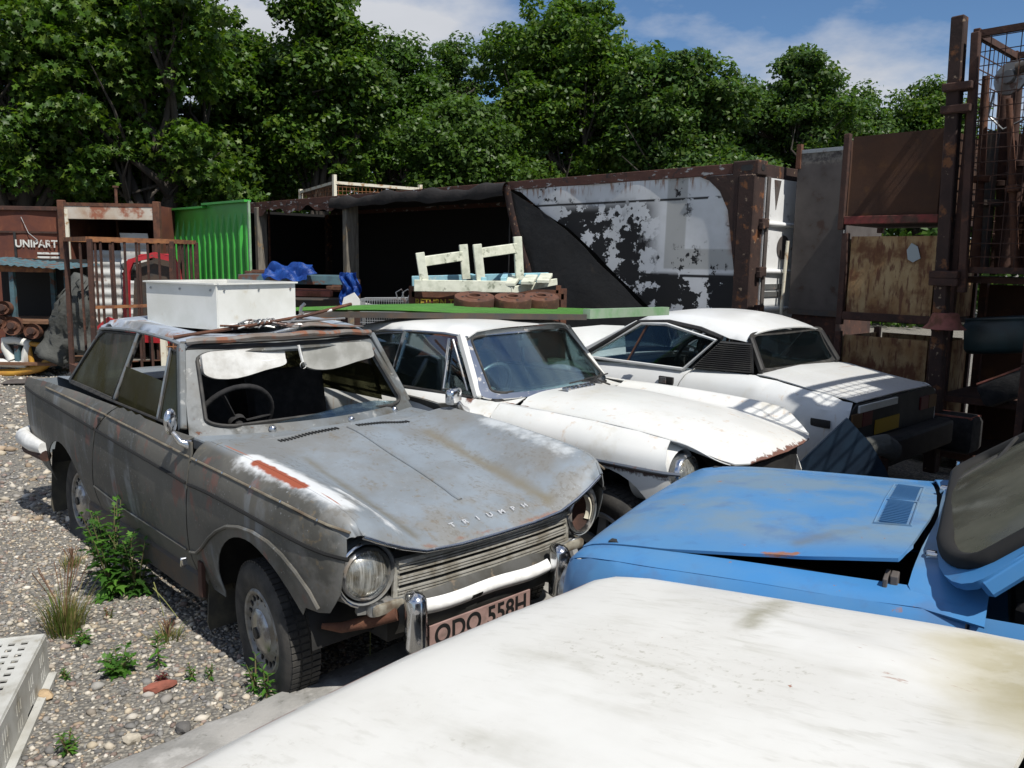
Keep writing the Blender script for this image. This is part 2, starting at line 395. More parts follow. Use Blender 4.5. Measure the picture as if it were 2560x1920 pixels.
# cream panels streaked with rust
M['rust_cream'] = mat('rust_cream', (.37, .26, .13), .8, var=((.24, .13, .05), 6, (1, 1, .5)), layers=[(RUST, .9, .92, [('n', 9, .5, .62, 7, (3, 3, .6))]), ((.12, .045, .02), .9, .9, [('n', 4, .48, .64)])], bump=(40, .2))
M['rust_sheet'] = mat('rust_sheet', (.062, .026, .012), .9, var=((.04, .018, .01), 3), layers=[((.1, .045, .015), .95, .7, [('n', 5, .55, .72)])], bump=(30, .12))
M['rust_box'] = mat('rust_box', (.14, .043, .022), .85, var=((.085, .028, .02), 3), layers=[((.25, .1, .05), .9, .6, [('n', 9, .56, .7, 6, (1, 1, .4))])])
M['lintel'] = mat('lintel', (.5, .46, .4), .8, var=((.38, .28, .2), 2.5), layers=[((.26, .09, .05), .9, .95, [('n', 2.2, .5, .58), ('n', 12, .25, .5)])])
M['green'] = mat('green', (.045, .36, .04), .42, var=((.035, .28, .03), 2.5), layers=[((.01, .05, .012), .8, .8, [('n', 13, .66, .72)]), ((.3, .3, .2), .9, .4, [('n', 40, .62, .75)])], coat=.15)
M['green_sheet'] = mat('green_sheet', (.2, .5, .11), .5, var=((.16, .43, .1), 3), layers=[((.28, .36, .25), .8, .45, [('n', 9, .58, .72)])])
M['green_grey'] = mat('green_grey', (.26, .35, .25), .6, var=((.15, .3, .14), 8))
# --- glass
def glass(name, tintc, dirt, dcol, rough=.02, amt=.5):
    q = NB(name); tr = q.new('ShaderNodeBsdfTransparent'); tr.inputs[0].default_value = c4(tintc); gl = q.new('ShaderNodeBsdfGlossy'); gl.inputs['Roughness'].default_value = rough; gl.inputs[0].default_value = (.9, .95, 1, 1)
    fr = q.new('ShaderNodeFresnel'); fr.inputs[0].default_value = 1.5
    geo = q.new('ShaderNodeNewGeometry'); q.L.new(geo.outputs['Normal'], fr.inputs['Normal'])
    mx = q.new('ShaderNodeMixShader'); q.L.new(q.math('MULTIPLY', fr.outputs[0], .6, True), mx.inputs[0]); q.L.new(tr.outputs[0], mx.inputs[1]); q.L.new(gl.outputs[0], mx.inputs[2])
    df = q.new('ShaderNodeBsdfDiffuse'); df.inputs[0].default_value = c4(dcol); m2 = q.new('ShaderNodeMixShader')
    f = q.ss(q.noise(*dirt), .3, .75); f = q.math('ADD', q.math('MULTIPLY', f, amt), amt*.55, True)
    q.L.new(f, m2.inputs[0]); q.L.new(mx.outputs[0], m2.inputs[1]); q.L.new(df.outputs[0], m2.inputs[2]); q.L.new(m2.outputs[0], q.N['Material Output'].inputs[0]); return q.m
M['glass_mossy'] = glass('glass_mossy', (.5, .5, .36), (5, 6, (1, 1, .5)), (.05, .046, .022), .12, .62)
M['glass_clear'] = glass('glass_clear', (.8, .9, .9), (4, 5), (.1, .15, .16), .02, .008)
M['glass_dark'] = glass('glass_dark', (.66, .74, .75), (4, 5), (.05, .07, .08), .02, .03)
M['glass_dusty'] = glass('glass_dusty', (.45, .48, .42), (3, 6, (1, 1, .3)), (.15, .15, .12), .08, .5)
M['lens'] = mat('lens', (.55, .56, .52), .22, .75, var=((.25, .22, .16), 14), layers=[((.75, .75, .72), .15, .3, [('n', 30, .45, .65, 2, (1, 4, .2))])], bump=(60, .12, (1, 3, .3)))
M['amber'] = mat('amber', (.36, .34, .28), .3, .2, var=((.14, .11, .08), 15))
# --- car paints
M['herald'] = mat('herald', (.215, .25, .285), .45, var=((.175, .195, .21), 3), spec=.4, coat=.12, layers=[
    ((.06, .057, .047), .8, .94, [('n', 3.2, .24, .44, 7, (1, 1, .35)), ('or', [('ax', 'y', -.66, -.71), ('ax', 'y', .66, .71)])]),
    ((.19, .185, .17), .7, .75, [('n', 5, .45, .62), ('ax', 'x', .28, .56)]),
    ((.12, .11, .08), .85, .8, [('seg', (-.15, -.36, .82), (.62, -.36, .677), .018, .03, .05, 14)]),
    ((.15, .13, .085), .85, .8, [('seg', (-.2, .36, .83), (.62, .36, .677), .03, .035, .06, 14)]),
    ((.15, .115, .07), .85, .6, [('n', 26, .58, .66), ('n', 3, .42, .6)]), ((.13, .12, .1), .8, .55, [('n', 48, .5, .64), ('n', 5, .45, .6)]), ((.36, .38, .39), .6, .45, [('n', 75, .62, .68), ('n', 4, .4, .62, 5, None, (2, 0, 0))]), ((.15, .14, .12), .8, .5, [('n', 2.2, .42, .62, 7)]),
    ((.22, .245, .27), .5, .5, [('n', 2.3, .54, .66, 6, (3.2, 3.2, .3)), ('n', 3.7, .4, .6), ('ax', 'y', -.70, -.74)]),
    ((.22, .08, .06), .9, .5, [('n', 4.3, .58, .66, 6, (1.5, 1.5, .8)), ('ax', 'y', -.70, -.74)]),
    ((.62, .64, .65), .7, .95, [('seg', (-.06, -.655, .89), (.52, -.61, .835), .060, .03, .11, 18)]),
    ((.60, .62, .63), .7, .9, [('seg', (.34, -.50, .80), (.60, -.46, .72), .03, .03, .12, 34)]),
    ((.50, .53, .55), .7, .8, [('seg', (-.05, .64, .87), (.50, .62, .80), .045, .03, .1, 22)]),
    ((.27, .065, .03), .88, 1, [('seg', (.0, -.668, .885), (.34, -.662, .866), .026, .008, .055, 17)]),
    ((.3, .1, .05), .88, .9, [('seg', (-.3, -.655, .905), (.60, -.635, .835), .004, .002, .006, 40)]),
    (RUST, .9, .95, [('n', 38, .70, .73), ('n', 4, .5, .6)]),
    ((.2, .09, .05), .9, .75, [('seg', (.685, -.35, .645), (.695, .35, .635), .008, .01, .05, 30), ('n', 9, .42, .58)]),
])
M['herald_roof'] = mat('herald_roof', (.33, .38, .46), .42, var=((.27, .31, .37), 4), coat=.1, layers=[
    ((.62, .64, .66), .7, .85, [('n', 6, .5, .6), ('n', 2.5, .45, .6)]), ((.24, .1, .055), .9, .95, [('n', 8, .58, .66), ('n', 3, .42, .58)]),
    ((.13, .12, .1), .85, .7, [('n', 3.2, .52, .66)])])
M['herald_frame'] = mat('herald_frame', (.125, .14, .15), .5, var=((.085, .088, .085), 5), layers=[((.06, .055, .042), .85, .8, [('n', 6, .5, .66)]), (RUST, .9, .9, [('n', 24, .64, .69)]), ((.4, .4, .38), .6, .5, [('n', 15, .6, .7)])])
M['header_rust'] = mat('header_rust', (.2, .19, .18), .7, var=((.13, .1, .08), 6), layers=[((.22, .09, .05), .9, .95, [('n', 9, .52, .62)])])
M['mgb'] = mat('mgb', (.68, .68, .655), .3, spec=.5, coat=.2, var=((.62, .63, .61), 2.5), layers=[
    ((.4, .35, .23), .6, .6, [('n', 4, .52, .76), ('n', 2, .4, .7)]),
    ((.45, .27, .12), .7, .55, [('n', 7, .58, .75, 5, (3, 3, .3)), ('bx', {'z': (.55, .87, .05)})]),
    ((.05, .025, .02), .9, .97, [('seg', (-.35, -.75, .675), (.56, -.75, .665), .014, .008, .05, 55)]),
    ((.13, .05, .03), .9, .97, [('seg', (-.85, -.52, .82), (-.55, -.50, .835), .012, .006, .045, 50)]),
    ((.2, .09, .05), .9, .9, [('seg', (-.55, -.50, .83), (.66, -.5, .69), .003, .003, .018, 60)]),
    ((.13, .05, .03), .9, .97, [('seg', (.725, -.36, .69), (.735, .42, .69), .036, .006, .085, 26)]),
    ((.16, .06, .035), .9, .97, [('seg', (.56, -.74, .50), (.60, -.72, .66), .03, .01, .08, 40)]),
    ((.13, .05, .03), .9, .97, [('seg', (-.84, -.66, .87), (-.80, -.66, .80), .02, .008, .05, 40)]),
    ((.5, .33, .12), .7, .7, [('seg', (-.80, -.70, .80), (-.86, -.73, .68), .012, .012, .02, 20)]),
])
M['tr7'] = mat('tr7', (.67, .685, .685), .3, coat=.2, var=((.62, .63, .62), 2.5), layers=[
    ((.5, .45, .33), .6, .5, [('n', 4, .55, .8)]),
    ((.2, .08, .045), .9, .97, [('seg', (-.45, .74, .80), (-.42, .74, .80), .02, .008, .04, 50)]),
    ((.25, .12, .07), .9, .9, [('seg', (-.24, .62, .885), (-.22, -.62, .895), .005, .004, .012, 50)]),
    ((.3, .17, .1), .9, .85, [('seg', (-.1, .66, .91), (-.24, .62, .88), .005, .004, .012, 50)]),
    ((.45, .3, .15), .7, .5, [('n', 9, .58, .74, 5, (3, 3, .4)), ('ax', 'x', .1, -.5)]),
])
M['blue'] = mat('blue', (.05, .205, .46), .42, coat=.12, spec=.4, var=((.08, .22, .42), 2.2), layers=[
    ((.15, .22, .28), .75, .85, [('n', 3.4, .36, .62, 7), ('bx', {'y': (-.70, .50, .10)})]),
    ((.07, .15, .3), .7, .6, [('n', 6, .52, .68)]),
    ((.28, .13, .07), .9, .95, [('n', 26, .69, .72), ('n', 3, .45, .55)]),
    ((.25, .11, .06), .9, .95, [('seg', (-.13, .30, .76), (-.16, -.45, .76), .012, .006, .05, 40)]),
    ((.28, .12, .06), .9, .95, [('seg', (-.62, .59, .87), (-.70, .58, .88), .012, .006, .03, 40)]),
    ((.25, .1, .05), .9, .95, [('seg', (-.09, .64, .74), (-.2, .70, .74), .014, .006, .05, 40)]),
    ((.14, .14, .11), .8, .6, [('seg', (-.70, .5, .88), (-1.0, .22, .90), .02, .03, .05, 20)]),
])
M['wht'] = mat('wht', (.70, .695, .66), .38, coat=.12, var=((.63, .62, .58), 3), layers=[
    ((.33, .32, .26), .7, .7, [('n', 5, .5, .74, 8, (.35, 1.4, 1)), ('n', 1.6, .40, .64)]),
    ((.42, .41, .35), .6, .65, [('n', 11, .5, .75, 8, (.4, 2.2, 1)), ('n', 1.9, .45, .7, 3, None, (4, 1, 0))]),
    ((.42, .41, .36), .7, .4, [('n', 22, .5, .68, 10, (.6, 2.0, 1)), ('n', 2.3, .42, .62, 4, None, (3, 7, 0))]), ((.3, .28, .22), .7, .6, [('n', 70, .56, .7), ('n', 3.1, .48, .66)]),
    ((.2, .185, .11), .8, .85, [('seg', (-.50, -.64, .965), (-.53, -.44, .985), .022, .035, .06, 20)]),
    ((.25, .21, .1), .8, .9, [('seg', (-.93, -.60, 1.04), (-1.04, -.34, 1.06), .045, .04, .10, 14), ('n', 12, .36, .62)]),
    ((.42, .38, .25), .8, .75, [('seg', (-.93, -.58, 1.04), (-1.05, -.28, 1.06), .10, .06, .12, 8)]),
    ((.27, .1, .05), .88, .95, [('n', 20, .64, .70, 5, (.8, 2.5, 1)), ('seg', (-.80, -.42, 1.02), (-.88, -.34, 1.03), .06, .05, .08, 14)]),
    ((.28, .11, .06), .9, .95, [('n', 30, .70, .73), ('n', 3, .5, .58)]),
    ((.22, .075, .04), .9, 1, [('bx', {'x': (-.006, .2, .008)}), ('n', 11, .44, .54)]),
])
# --- container skins
M['skin'] = mat('skin', (.64, .65, .66), .55, var=((.56, .57, .57), 3), layers=[
    ((.33, .33, .31), .8, .75, [('bx', {'x': (.05, 1.06, .012), 'z': (1.63, 2.62, .012)}), ('not', ('bx', {'x': (-.2, .79, .012), 'z': (1.85, 2.7, .012)}))]),
    ((.006, .006, .007), .75, 1, [('n', 2.6, .478, .488, 8, (1, 1, 1.2), (0, 0, 1.7), .62), ('or', [('bx', {'x': (1.25, 3.6, .16), 'z': (.4, 2.38, .1)}), ('bx', {'x': (.12, 2.6, .05), 'z': (.5, 1.58, .03)})])]),
    ((.006, .006, .007), .75, 1, [('n', 7, .54, .55, 8, None, None, .65), ('or', [('bx', {'x': (1.3, 2.6, .2), 'z': (.8, 2.2, .15)}), ('n', 1.5, .55, .6)])]),
    ((.008, .008, .009), .75, 1, [('bx', {'z': (2.385, 2.41, .008)}), ('n', 4, .40, .44), ('bx', {'x': (.35, 3.4, .05)})]),
    ((.008, .008, .009), .75, 1, [('bx', {'z': (1.54, 1.57, .008)}), ('n', 4, .40, .44)]),
    ((.25, .1, .04), .9, .9, [('seg', (.20, 0, 2.2), (.16, 0, 1.85), .06, .06, .14, 9)]),
    ((.24, .1, .04), .9, .8, [('bx', {'z': (2.52, 2.66, .06)}), ('n', 9, .5, .66, 6, (3, 3, .5))]),
])
M['rail_peel'] = mat('rail_peel', (.095, .04, .028), .85, var=((.07, .03, .022), 6), layers=[((.34, .35, .35), .8, .9, [('n', 6, .58, .62, 7, (1, 1, 3))]), ((.02, .018, .018), .8, .9, [('n', 5, .58, .64)])], bump=(30, .3))
M['post_rust'] = mat('post_rust', (.044, .023, .018), .88, var=((.028, .015, .012), 6), layers=[((.3, .22, .15), .8, .8, [('n', 14, .63, .68)]), ((.2, .08, .03), .9, .8, [('n', 8, .56, .66)])], bump=(30, .3))
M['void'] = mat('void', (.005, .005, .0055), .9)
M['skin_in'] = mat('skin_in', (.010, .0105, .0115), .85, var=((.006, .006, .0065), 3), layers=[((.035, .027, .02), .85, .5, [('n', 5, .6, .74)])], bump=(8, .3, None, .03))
M['door_white'] = mat('door_white', (.74, .75, .75), .45, var=((.66, .67, .67), 4), layers=[((.3, .3, .3), .7, .8, [('n', 8, .62, .7)]), ((.22, .09, .05), .9, .95, [('n', 12, .68, .72)])])
M['tarp'] = mat('tarp', (.010, .0085, .0085), .8, var=((.017, .013, .012), 4), bump=(7, .5, None, .04))
M['post_wood'] = mat('post_wood', (.19, .17, .14), .85, var=((.1, .09, .075), 6, (4, 4, .6)), layers=[((.3, .19, .08), .9, .7, [('n', 5, .56, .66)])])
# --- ground
def ground_mat():
    q = NB('gravel_ground'); b = q.b; b.inputs['Roughness'].default_value = .95; b.inputs['Specular IOR Level'].default_value = .2
    vo = q.new('ShaderNodeTexVoronoi'); vo.inputs['Scale'].default_value = 62; q.L.new(q.vec(), vo.inputs['Vector'])
    ramp = q.new('ShaderNodeValToRGB'); e = ramp.color_ramp; cs = [(.14, .135, .125), (.21, .205, .19), (.27, .25, .21), (.17, .165, .155), (.38, .345, .28), (.24, .23, .21), (.33, .3, .25)]
    e.interpolation = 'CONSTANT'; e.elements[0].color = c4(cs[0]); e.elements[1].position = 1/7; e.elements[1].color = c4(cs[1])
    for i in range(2, 7): n = e.elements.new(i/7); n.color = c4(cs[i])
    sp = q.new('ShaderNodeSeparateColor'); q.L.new(vo.outputs['Color'], sp.inputs[0]); q.L.new(sp.outputs[0], ramp.inputs[0])
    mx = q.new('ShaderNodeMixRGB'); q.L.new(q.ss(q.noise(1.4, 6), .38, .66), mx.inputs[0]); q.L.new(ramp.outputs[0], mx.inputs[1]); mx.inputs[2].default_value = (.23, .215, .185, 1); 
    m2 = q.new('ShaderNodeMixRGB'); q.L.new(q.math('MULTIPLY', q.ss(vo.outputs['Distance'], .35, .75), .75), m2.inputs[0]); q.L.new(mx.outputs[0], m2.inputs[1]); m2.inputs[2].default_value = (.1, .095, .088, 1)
    q.L.new(m2.outputs[0], b.inputs['Base Color'])
    bn = q.new('ShaderNodeBump'); bn.inputs['Strength'].default_value = .8; bn.inputs['Distance'].default_value = .012; bn.invert = True; q.L.new(vo.outputs['Distance'], bn.inputs['Height']); q.L.new(bn.outputs[0], b.inputs['Normal']); return q.m
M['ground'] = ground_mat()
M['stone'] = mat('stone', (.3, .27, .22), .9, tint=True, bump=(90, .3), spec=.25)
def leaf_mat(name, trans=.45, rough=.45):
    q = NB(name); b = q.b; at_ = q.new('ShaderNodeAttribute', attribute_name='tint'); q.L.new(at_.outputs['Color'], b.inputs['Base Color']); b.inputs['Roughness'].default_value = rough; b.inputs['Specular IOR Level'].default_value = .35
    tl = q.new('ShaderNodeBsdfTranslucent'); sc = q.new('ShaderNodeMixRGB'); sc.blend_type = 'MULTIPLY'; sc.inputs[0].default_value = 1; q.L.new(at_.outputs['Color'], sc.inputs[1]); sc.inputs[2].default_value = (1.5, 1.6, .6, 1); q.L.new(sc.outputs[0], tl.inputs[0])
    mx = q.new('ShaderNodeMixShader'); mx.inputs[0].default_value = trans; q.L.new(b.outputs[0], mx.inputs[1]); q.L.new(tl.outputs[0], mx.inputs[2]); q.L.new(mx.outputs[0], q.N['Material Output'].inputs[0]); return q.m
M['leaf'] = leaf_mat('leaf', .38)
M['weed'] = leaf_mat('weed', .35, .55)
M['bark'] = mat('bark', (.06, .05, .04), .9, var=((.035, .03, .025), 6, (3, 3, .6)), bump=(20, .5, (3, 3, .5)))
# ------------------------------------------------------------------ ground
def build_ground():
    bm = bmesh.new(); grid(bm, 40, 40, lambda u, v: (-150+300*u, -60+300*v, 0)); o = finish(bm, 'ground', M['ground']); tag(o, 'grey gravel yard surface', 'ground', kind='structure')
    # concrete slab edge in front of the grey saloon
    K = Frame(-.864, 3.0, math.atan2(.83, .75)); t = thing('concrete_kerb', 'long pale concrete kerb in front of the grey saloon', 'kerb', (-.864, 3.0, 0), K.yaw)
    rr = random.Random(3); bm = bmesh.new(); n = 60
    top = lambda i: .035+rr.uniform(-.003, .003)
    a = []
    for i in range(n+1):
        x = -2.2+4.2*i/n; e = rr.uniform(-.008, .008)
        a.append([bm.verts.new(p) for p in ((x, .0+e, -.04), (x, .004+e, .025), (x, -.012+e, top(i)), (x, -.12, .04+rr.uniform(-.002, .002)), (x, -.24+e, .036), (x, -.25, -.04))])
    for i in range(n):
        for j in range(5): bm.faces.new((a[i][j], a[i][j+1], a[i+1][j+1], a[i+1][j]))
    bmesh.ops.recalc_face_normals(bm, faces=bm.faces[:]); finish(bm, 'slab', M['concrete'], t, 40)
    # gravel stones
    ico = bmesh.new(); bmesh.ops.create_icosphere(ico, subdivisions=1, radius=1); IV = np.array([v.co[:] for v in ico.verts]); IF = np.array([[v.index for v in f.verts] for f in ico.faces]); ico.free()
    nr = np.random.default_rng(5)
    def scatter(n, fn):
        c = fn(n); return c
    P = []
    # near field, within the picture's ground
    x = nr.uniform(-3.4, .2, 30000); y = nr.uniform(2.2, 5.2, 30000); P.append(np.stack([x, y, nr.lognormal(math.log(.0062), .42, 30000)], 1)[:28000])
    x = nr.uniform(-7.5, -1.5, 14000); y = 5+nr.uniform(0, 1, 14000)**1.4*8; P.append(np.stack([x, y, nr.lognormal(math.log(.0125), .45, 14000)], 1))
    x = nr.uniform(-3.3, 0, 700); y = nr.uniform(2.2, 4.6, 700); P.append(np.stack([x, y, nr.lognormal(math.log(.0125), .3, 700)], 1))
    P = np.concatenate(P); kl = np.array([K.M[:2, :2]@(p[:2]-K.o[:2]) for p in P])
    keep = ~((kl[:, 1] < .02)); keep &= P[:, 0] > -P[:, 1]*.72-.3; P = P[keep]; m = len(P)
    cs = np.array([(.42, .36, .27), (.5, .46, .39), (.34, .32, .29), (.2, .195, .185), (.36, .28, .2), (.29, .28, .26), (.58, .54, .47), (.26, .2, .17), (.18, .175, .17), (.33, .29, .24), (.45, .4, .32)]); ci = nr.integers(0, len(cs), m)
    col = cs[ci]*nr.uniform(.7, 1.15, (m, 1))
    ang = nr.uniform(0, 6.28, m); sc = np.stack([P[:, 2]*nr.uniform(.8, 1.5, m), P[:, 2]*nr.uniform(.7, 1.1, m), P[:, 2]*nr.uniform(.4, .8, m)], 1)
    V = IV[None]*sc[:, None]*(1+nr.uniform(-.36, .36, (m, len(IV), 1))); ca, sa = np.cos(ang)[:, None], np.sin(ang)[:, None]
    X = V[..., 0]*ca-V[..., 1]*sa+P[:, 0:1]; Y = V[..., 0]*sa+V[..., 1]*ca+P[:, 1:2]; Z = V[..., 2]+sc[:, 2:3]*.45
    V = np.stack([X, Y, Z], -1).reshape(-1, 3); Fc = (IF[None]+(np.arange(m)*len(IV))[:, None, None]).reshape(-1, 3)
    o = fast_mesh('gravel', V, Fc, M['stone'], cols=np.repeat(col, len(IV), 0)); tag(o, 'tan, white and grey gravel stones spread over the yard', 'gravel', kind='stuff')
    # bigger single stones
    for (px, py, s, c, lb, cat, nm, st) in ((400, 1724, .042, (.27, .09, .06), 'red broken brick piece lying in the gravel', 'brick', 'brick_fragment', (1.5, .7, .5)), (460, 1828, .034, (.12, .115, .11), 'dark grey stone in the gravel next to the concrete kerb', 'stone', 'stone', (1, .8, .7)),
                                  (110, 1745, .034, (.45, .33, .2), 'large tan stone in the gravel beside the perforated crate', 'stone', 'stone', (1.3, .8, .6)), (330, 1855, .028, (.5, .45, .36), 'pale cream stone among gravel near the bottom of the kerb', 'stone', 'stone', (1.1, .9, .7))):
        p = at(px, py, z=0); bm = bmesh.new(); bmesh.ops.create_icosphere(bm, subdivisions=2, radius=s)
        for v in bm.verts: k = 1+rr.uniform(-.16, .16); v.co = Vector((v.co.x*st[0]*k, v.co.y*st[1]*k, v.co.z*st[2]*k))
        o = finish(bm, nm, mat(nm+'_skin', c, .92, var=(tuple(q*.65 for q in c), 20), bump=(60, .4)), loc=(p[0], p[1], s*st[2]*.6), rot=(0, 0, rr.uniform(0, 3))); tag(o, lb, cat)
build_ground()
# ------------------------------------------------------------------ trees
def leaf_cloud(centers, radii, per, size, nr, cols, up=.55, lobed=False, flat=.55):
    n = len(centers)*per; C = np.repeat(centers, per, 0); Rr = np.repeat(radii, per)
    d = nr.normal(size=(n, 3)); d /= np.linalg.norm(d, axis=1, keepdims=True); rad = nr.uniform(.35, 1, n)**.6
    P = C+d*(Rr*rad)[:, None]*np.array([1, 1, flat])
    nm = d*.55+nr.normal(size=(n, 3))*.45+np.array([0, 0, up]); nm /= np.linalg.norm(nm, axis=1, keepdims=True)
    a = np.cross(nm, nr.normal(size=(n, 3))); a /= np.linalg.norm(a, axis=1, keepdims=True); b = np.cross(nm, a)
    s = size*nr.uniform(.6, 1.25, n)
    if lobed: shp = np.array([(-.5, 0), (-.22, -.2), (-.32, -.52), (.0, -.3), (.22, -.42), (.2, -.12), (.55, 0), (.2, .12), (.22, .42), (0, .3), (-.32, .52), (-.22, .2)])
    else: shp = np.array([(-.5, 0), (-.1, -.34), (.55, 0), (-.1, .34)])
    k = len(shp); V = P[:, None]+(a[:, None]*shp[None, :, 0:1]+b[:, None]*shp[None, :, 1:2])*s[:, None, None]
    V[:, :, :] -= nm[:, None]*(np.abs(shp[None, :, 1:2])*s[:, None, None]*.35)
    V = V.reshape(-1, 3); I = np.arange(n*k).reshape(n, k)
    Fc = I
    if lobed:   # fan of triangles keeps it simple and valid
        T = []
        for t in ((0, 1, 11), (1, 2, 3), (1, 3, 11), (3, 9, 11), (11, 9, 10), (3, 4, 5), (3, 5, 9), (5, 7, 9), (9, 7, 8), (5, 6, 7)): T.append(I[:, t])
        Fc = np.concatenate(T)
    ci = nr.integers(0, len(cols), n); cl = np.repeat(nr.uniform(.75, 1.2, len(centers)), per); cc = np.array(cols)[ci]*(cl*nr.uniform(.75, 1.25, n))[:, None]
    return V, Fc, np.repeat(cc, k, 0)
GREENS = [(.052, .112, .014), (.066, .13, .016), (.042, .092, .014), (.10, .16, .02)]
GREENS2 = [(.05, .105, .022), (.062, .12, .022), (.042, .09, .02), (.08, .13, .022)]
def tree(px, top, hw, depth, label, seed, bottom=520, leaf=.16, cols=GREENS, lobed=False, nclump=220, per=70, lobes=14, thin=0., trunk_px=None, cr=1.0):
    nr = np.random.default_rng(seed); c = at(px, 648, y=depth); W_ = hw*depth/F; H1 = CH+(655-top)*depth/F; H0 = max(.3, CH+(655-bottom)*depth/F)
    x0 = c[0]; t = thing('tree', label, 'tree', (x0, depth, 0))
    # crown: several lobes, each filled with leaf clumps biased to its skin
    ctr = np.array([0, 0, (H1+H0)/2]); rad = np.array([W_, W_*.8, (H1-H0)/2])
    L = []
    for i in range(lobes):
        th = nr.uniform(0, 6.28); zz = -.95+1.75*(i+.5)/lobes; rr = math.sqrt(max(.12, 1-zz*zz))*nr.uniform(.35, .75)
        L.append((ctr+rad*np.array([rr*math.cos(th), rr*math.sin(th), zz*.72]), nr.uniform(.30, .48)*min(W_, (H1-H0)/2)*1.15))
    L.append((ctr+rad*np.array([0, 0, .70]), .34*W_)); L.append((ctr, .5*W_))
    cs = []; rs = []; nclump = int(nclump*1.55)
    for i in range(nclump):
        lc, lr = L[nr.integers(0, len(L))]; d = nr.normal(size=3); d /= np.linalg.norm(d); d[2] = d[2]*.8+.1
        cs.append(lc+d*lr*nr.uniform(.4, 1.1)); rs.append(nr.uniform(.26, .58)*cr)
    cs = np.array(cs); rs = np.array(rs)
    V, Fc, cc = leaf_cloud(cs, rs, per, leaf, nr, cols, lobed=lobed); o = fast_mesh('crown', V, Fc, M['leaf'], t, cc)
    # trunk and limbs
    bm = bmesh.new(); tr = .11+.012*H1; hb = H0+.25*(H1-H0)
    tp = [Vector((nr.normal()*.05*i, nr.normal()*.05*i, -.05+hb*i/4)) for i in range(5)]; tube(bm, tp, [tr*(1-.12*i) for i in range(5)], 9)
    for lc, lr in L:
        b0 = tp[nr.integers(2, 5)]; e = Vector(lc); mid = (b0+e)/2+Vector(nr.normal(size=3)*.25)
        tube(bm, [b0, b0.lerp(mid, .5)+Vector(nr.normal(size=3)*.08), mid, e], [tr*.5, tr*.38, tr*.26, tr*.08], 6)
        for k in range(4):
            q = e+Vector(nr.normal(size=3))*lr*.35; tube(bm, [mid, (mid+q)/2+Vector(nr.normal(size=3)*.12), q], [tr*.2, tr*.13, tr*.03], 5)
    finish(bm, 'trunk', M['bark'], t, 60)
TREES = [
    (60, -230, 330, 16.5, 'broad maple over the rust-red steel bin, deep green crown', 1, 600, .15, GREENS, True, 300, 66, 18),
    (400, -200, 300, 17, 'tall maple crown rising behind the green corrugated panel', 2, 600, .15, GREENS, True, 300, 66, 18),
    (-330, -120, 260, 18, 'maple standing beyond the teal-roofed rack', 17, 560, .17, GREENS, False, 200, 90),
    (640, 110, 190, 20.5, 'low maple spray above the end of the dark open container', 14, 560, .15, GREENS, False, 230, 110),
    (500, 330, 190, 19.5, 'low bushy maple behind the green corrugated sheets', 15, 620, .15, GREENS, False, 180, 110),
    (230, 360, 190, 18, 'low bushy maple behind the open-fronted container', 16, 620, .15, GREENS, False, 180, 110),
    (815, -40, 160, 19.5, 'narrow tall tree with ragged top beside the grey cloud gap', 3, 520, .13, GREENS, False, 280, 125, 16),
    (1000, 120, 130, 22, 'medium tree beside the gap in the crowns, wispy shoots at its edge', 4, 520, .125, [(.055, .115, .016), (.066, .13, .02), (.046, .1, .016)], False, 200, 120),
    (1130, 118, 95, 30, 'small round dark treetop far behind the others', 5, 420, .13, GREENS2, False, 120, 110),
    (1140, 290, 170, 18.5, 'low bushy tree above the black tarpaulin edge', 6, 560, .12, [(.058, .112, .016), (.066, .12, .018), (.048, .1, .016)], False, 230, 120),
    (1450, 20, 250, 21.5, 'largest broad tree behind the peeling container, domed crown', 7, 500, .125, GREENS, False, 400, 125, 20),
    (1690, 150, 170, 20, 'lighter loose tree over the rusty corner of the peeling container', 8, 520, .12, GREENS2, False, 250, 120, 16),
    (1835, 215, 110, 25, 'small tree filling the gap beside the tufted thin-crowned tree', 18, 520, .125, GREENS2, False, 120, 110),
    (1960, 120, 140, 23, 'thin-crowned tree with tufted top under blue sky', 9, 520, .12, GREENS2, False, 190, 105, 16, 0, None, .8),
    (2120, 240, 130, 24, 'low tree in front of the white cloud, behind the grey steel plate', 10, 520, .12, GREENS2, False, 150, 110),
    (2290, 205, 130, 25, 'bushy tree behind the brown rust plate', 11, 520, .12, GREENS, False, 160, 110),
    (2480, 330, 150, 26, 'dark tree seen through the mesh of the rusty cage', 12, 560, .13, GREENS2, False, 130, 100),
    (1800, 400, 180, 19, 'dense low bush peeping over the container corner casting', 13, 600, .11, GREENS2, False, 150, 110),
]
for a in TREES: tree(*a)
# undergrowth far behind the yard, seen only as gaps of green
def hedge():
    nr = np.random.default_rng(77); n = 1100; cs = np.stack([nr.uniform(-22, 22, n), nr.uniform(23, 30, n), nr.uniform(.2, 5.2, n)], 1)
    V, Fc, cc = leaf_cloud(cs, np.full(n, 1.0), 60, .26, nr, GREENS2); o = fast_mesh('undergrowth', V, Fc, M['leaf'], None, cc); tag(o, 'mass of dark undergrowth behind the trees', 'undergrowth', kind='stuff')
hedge()
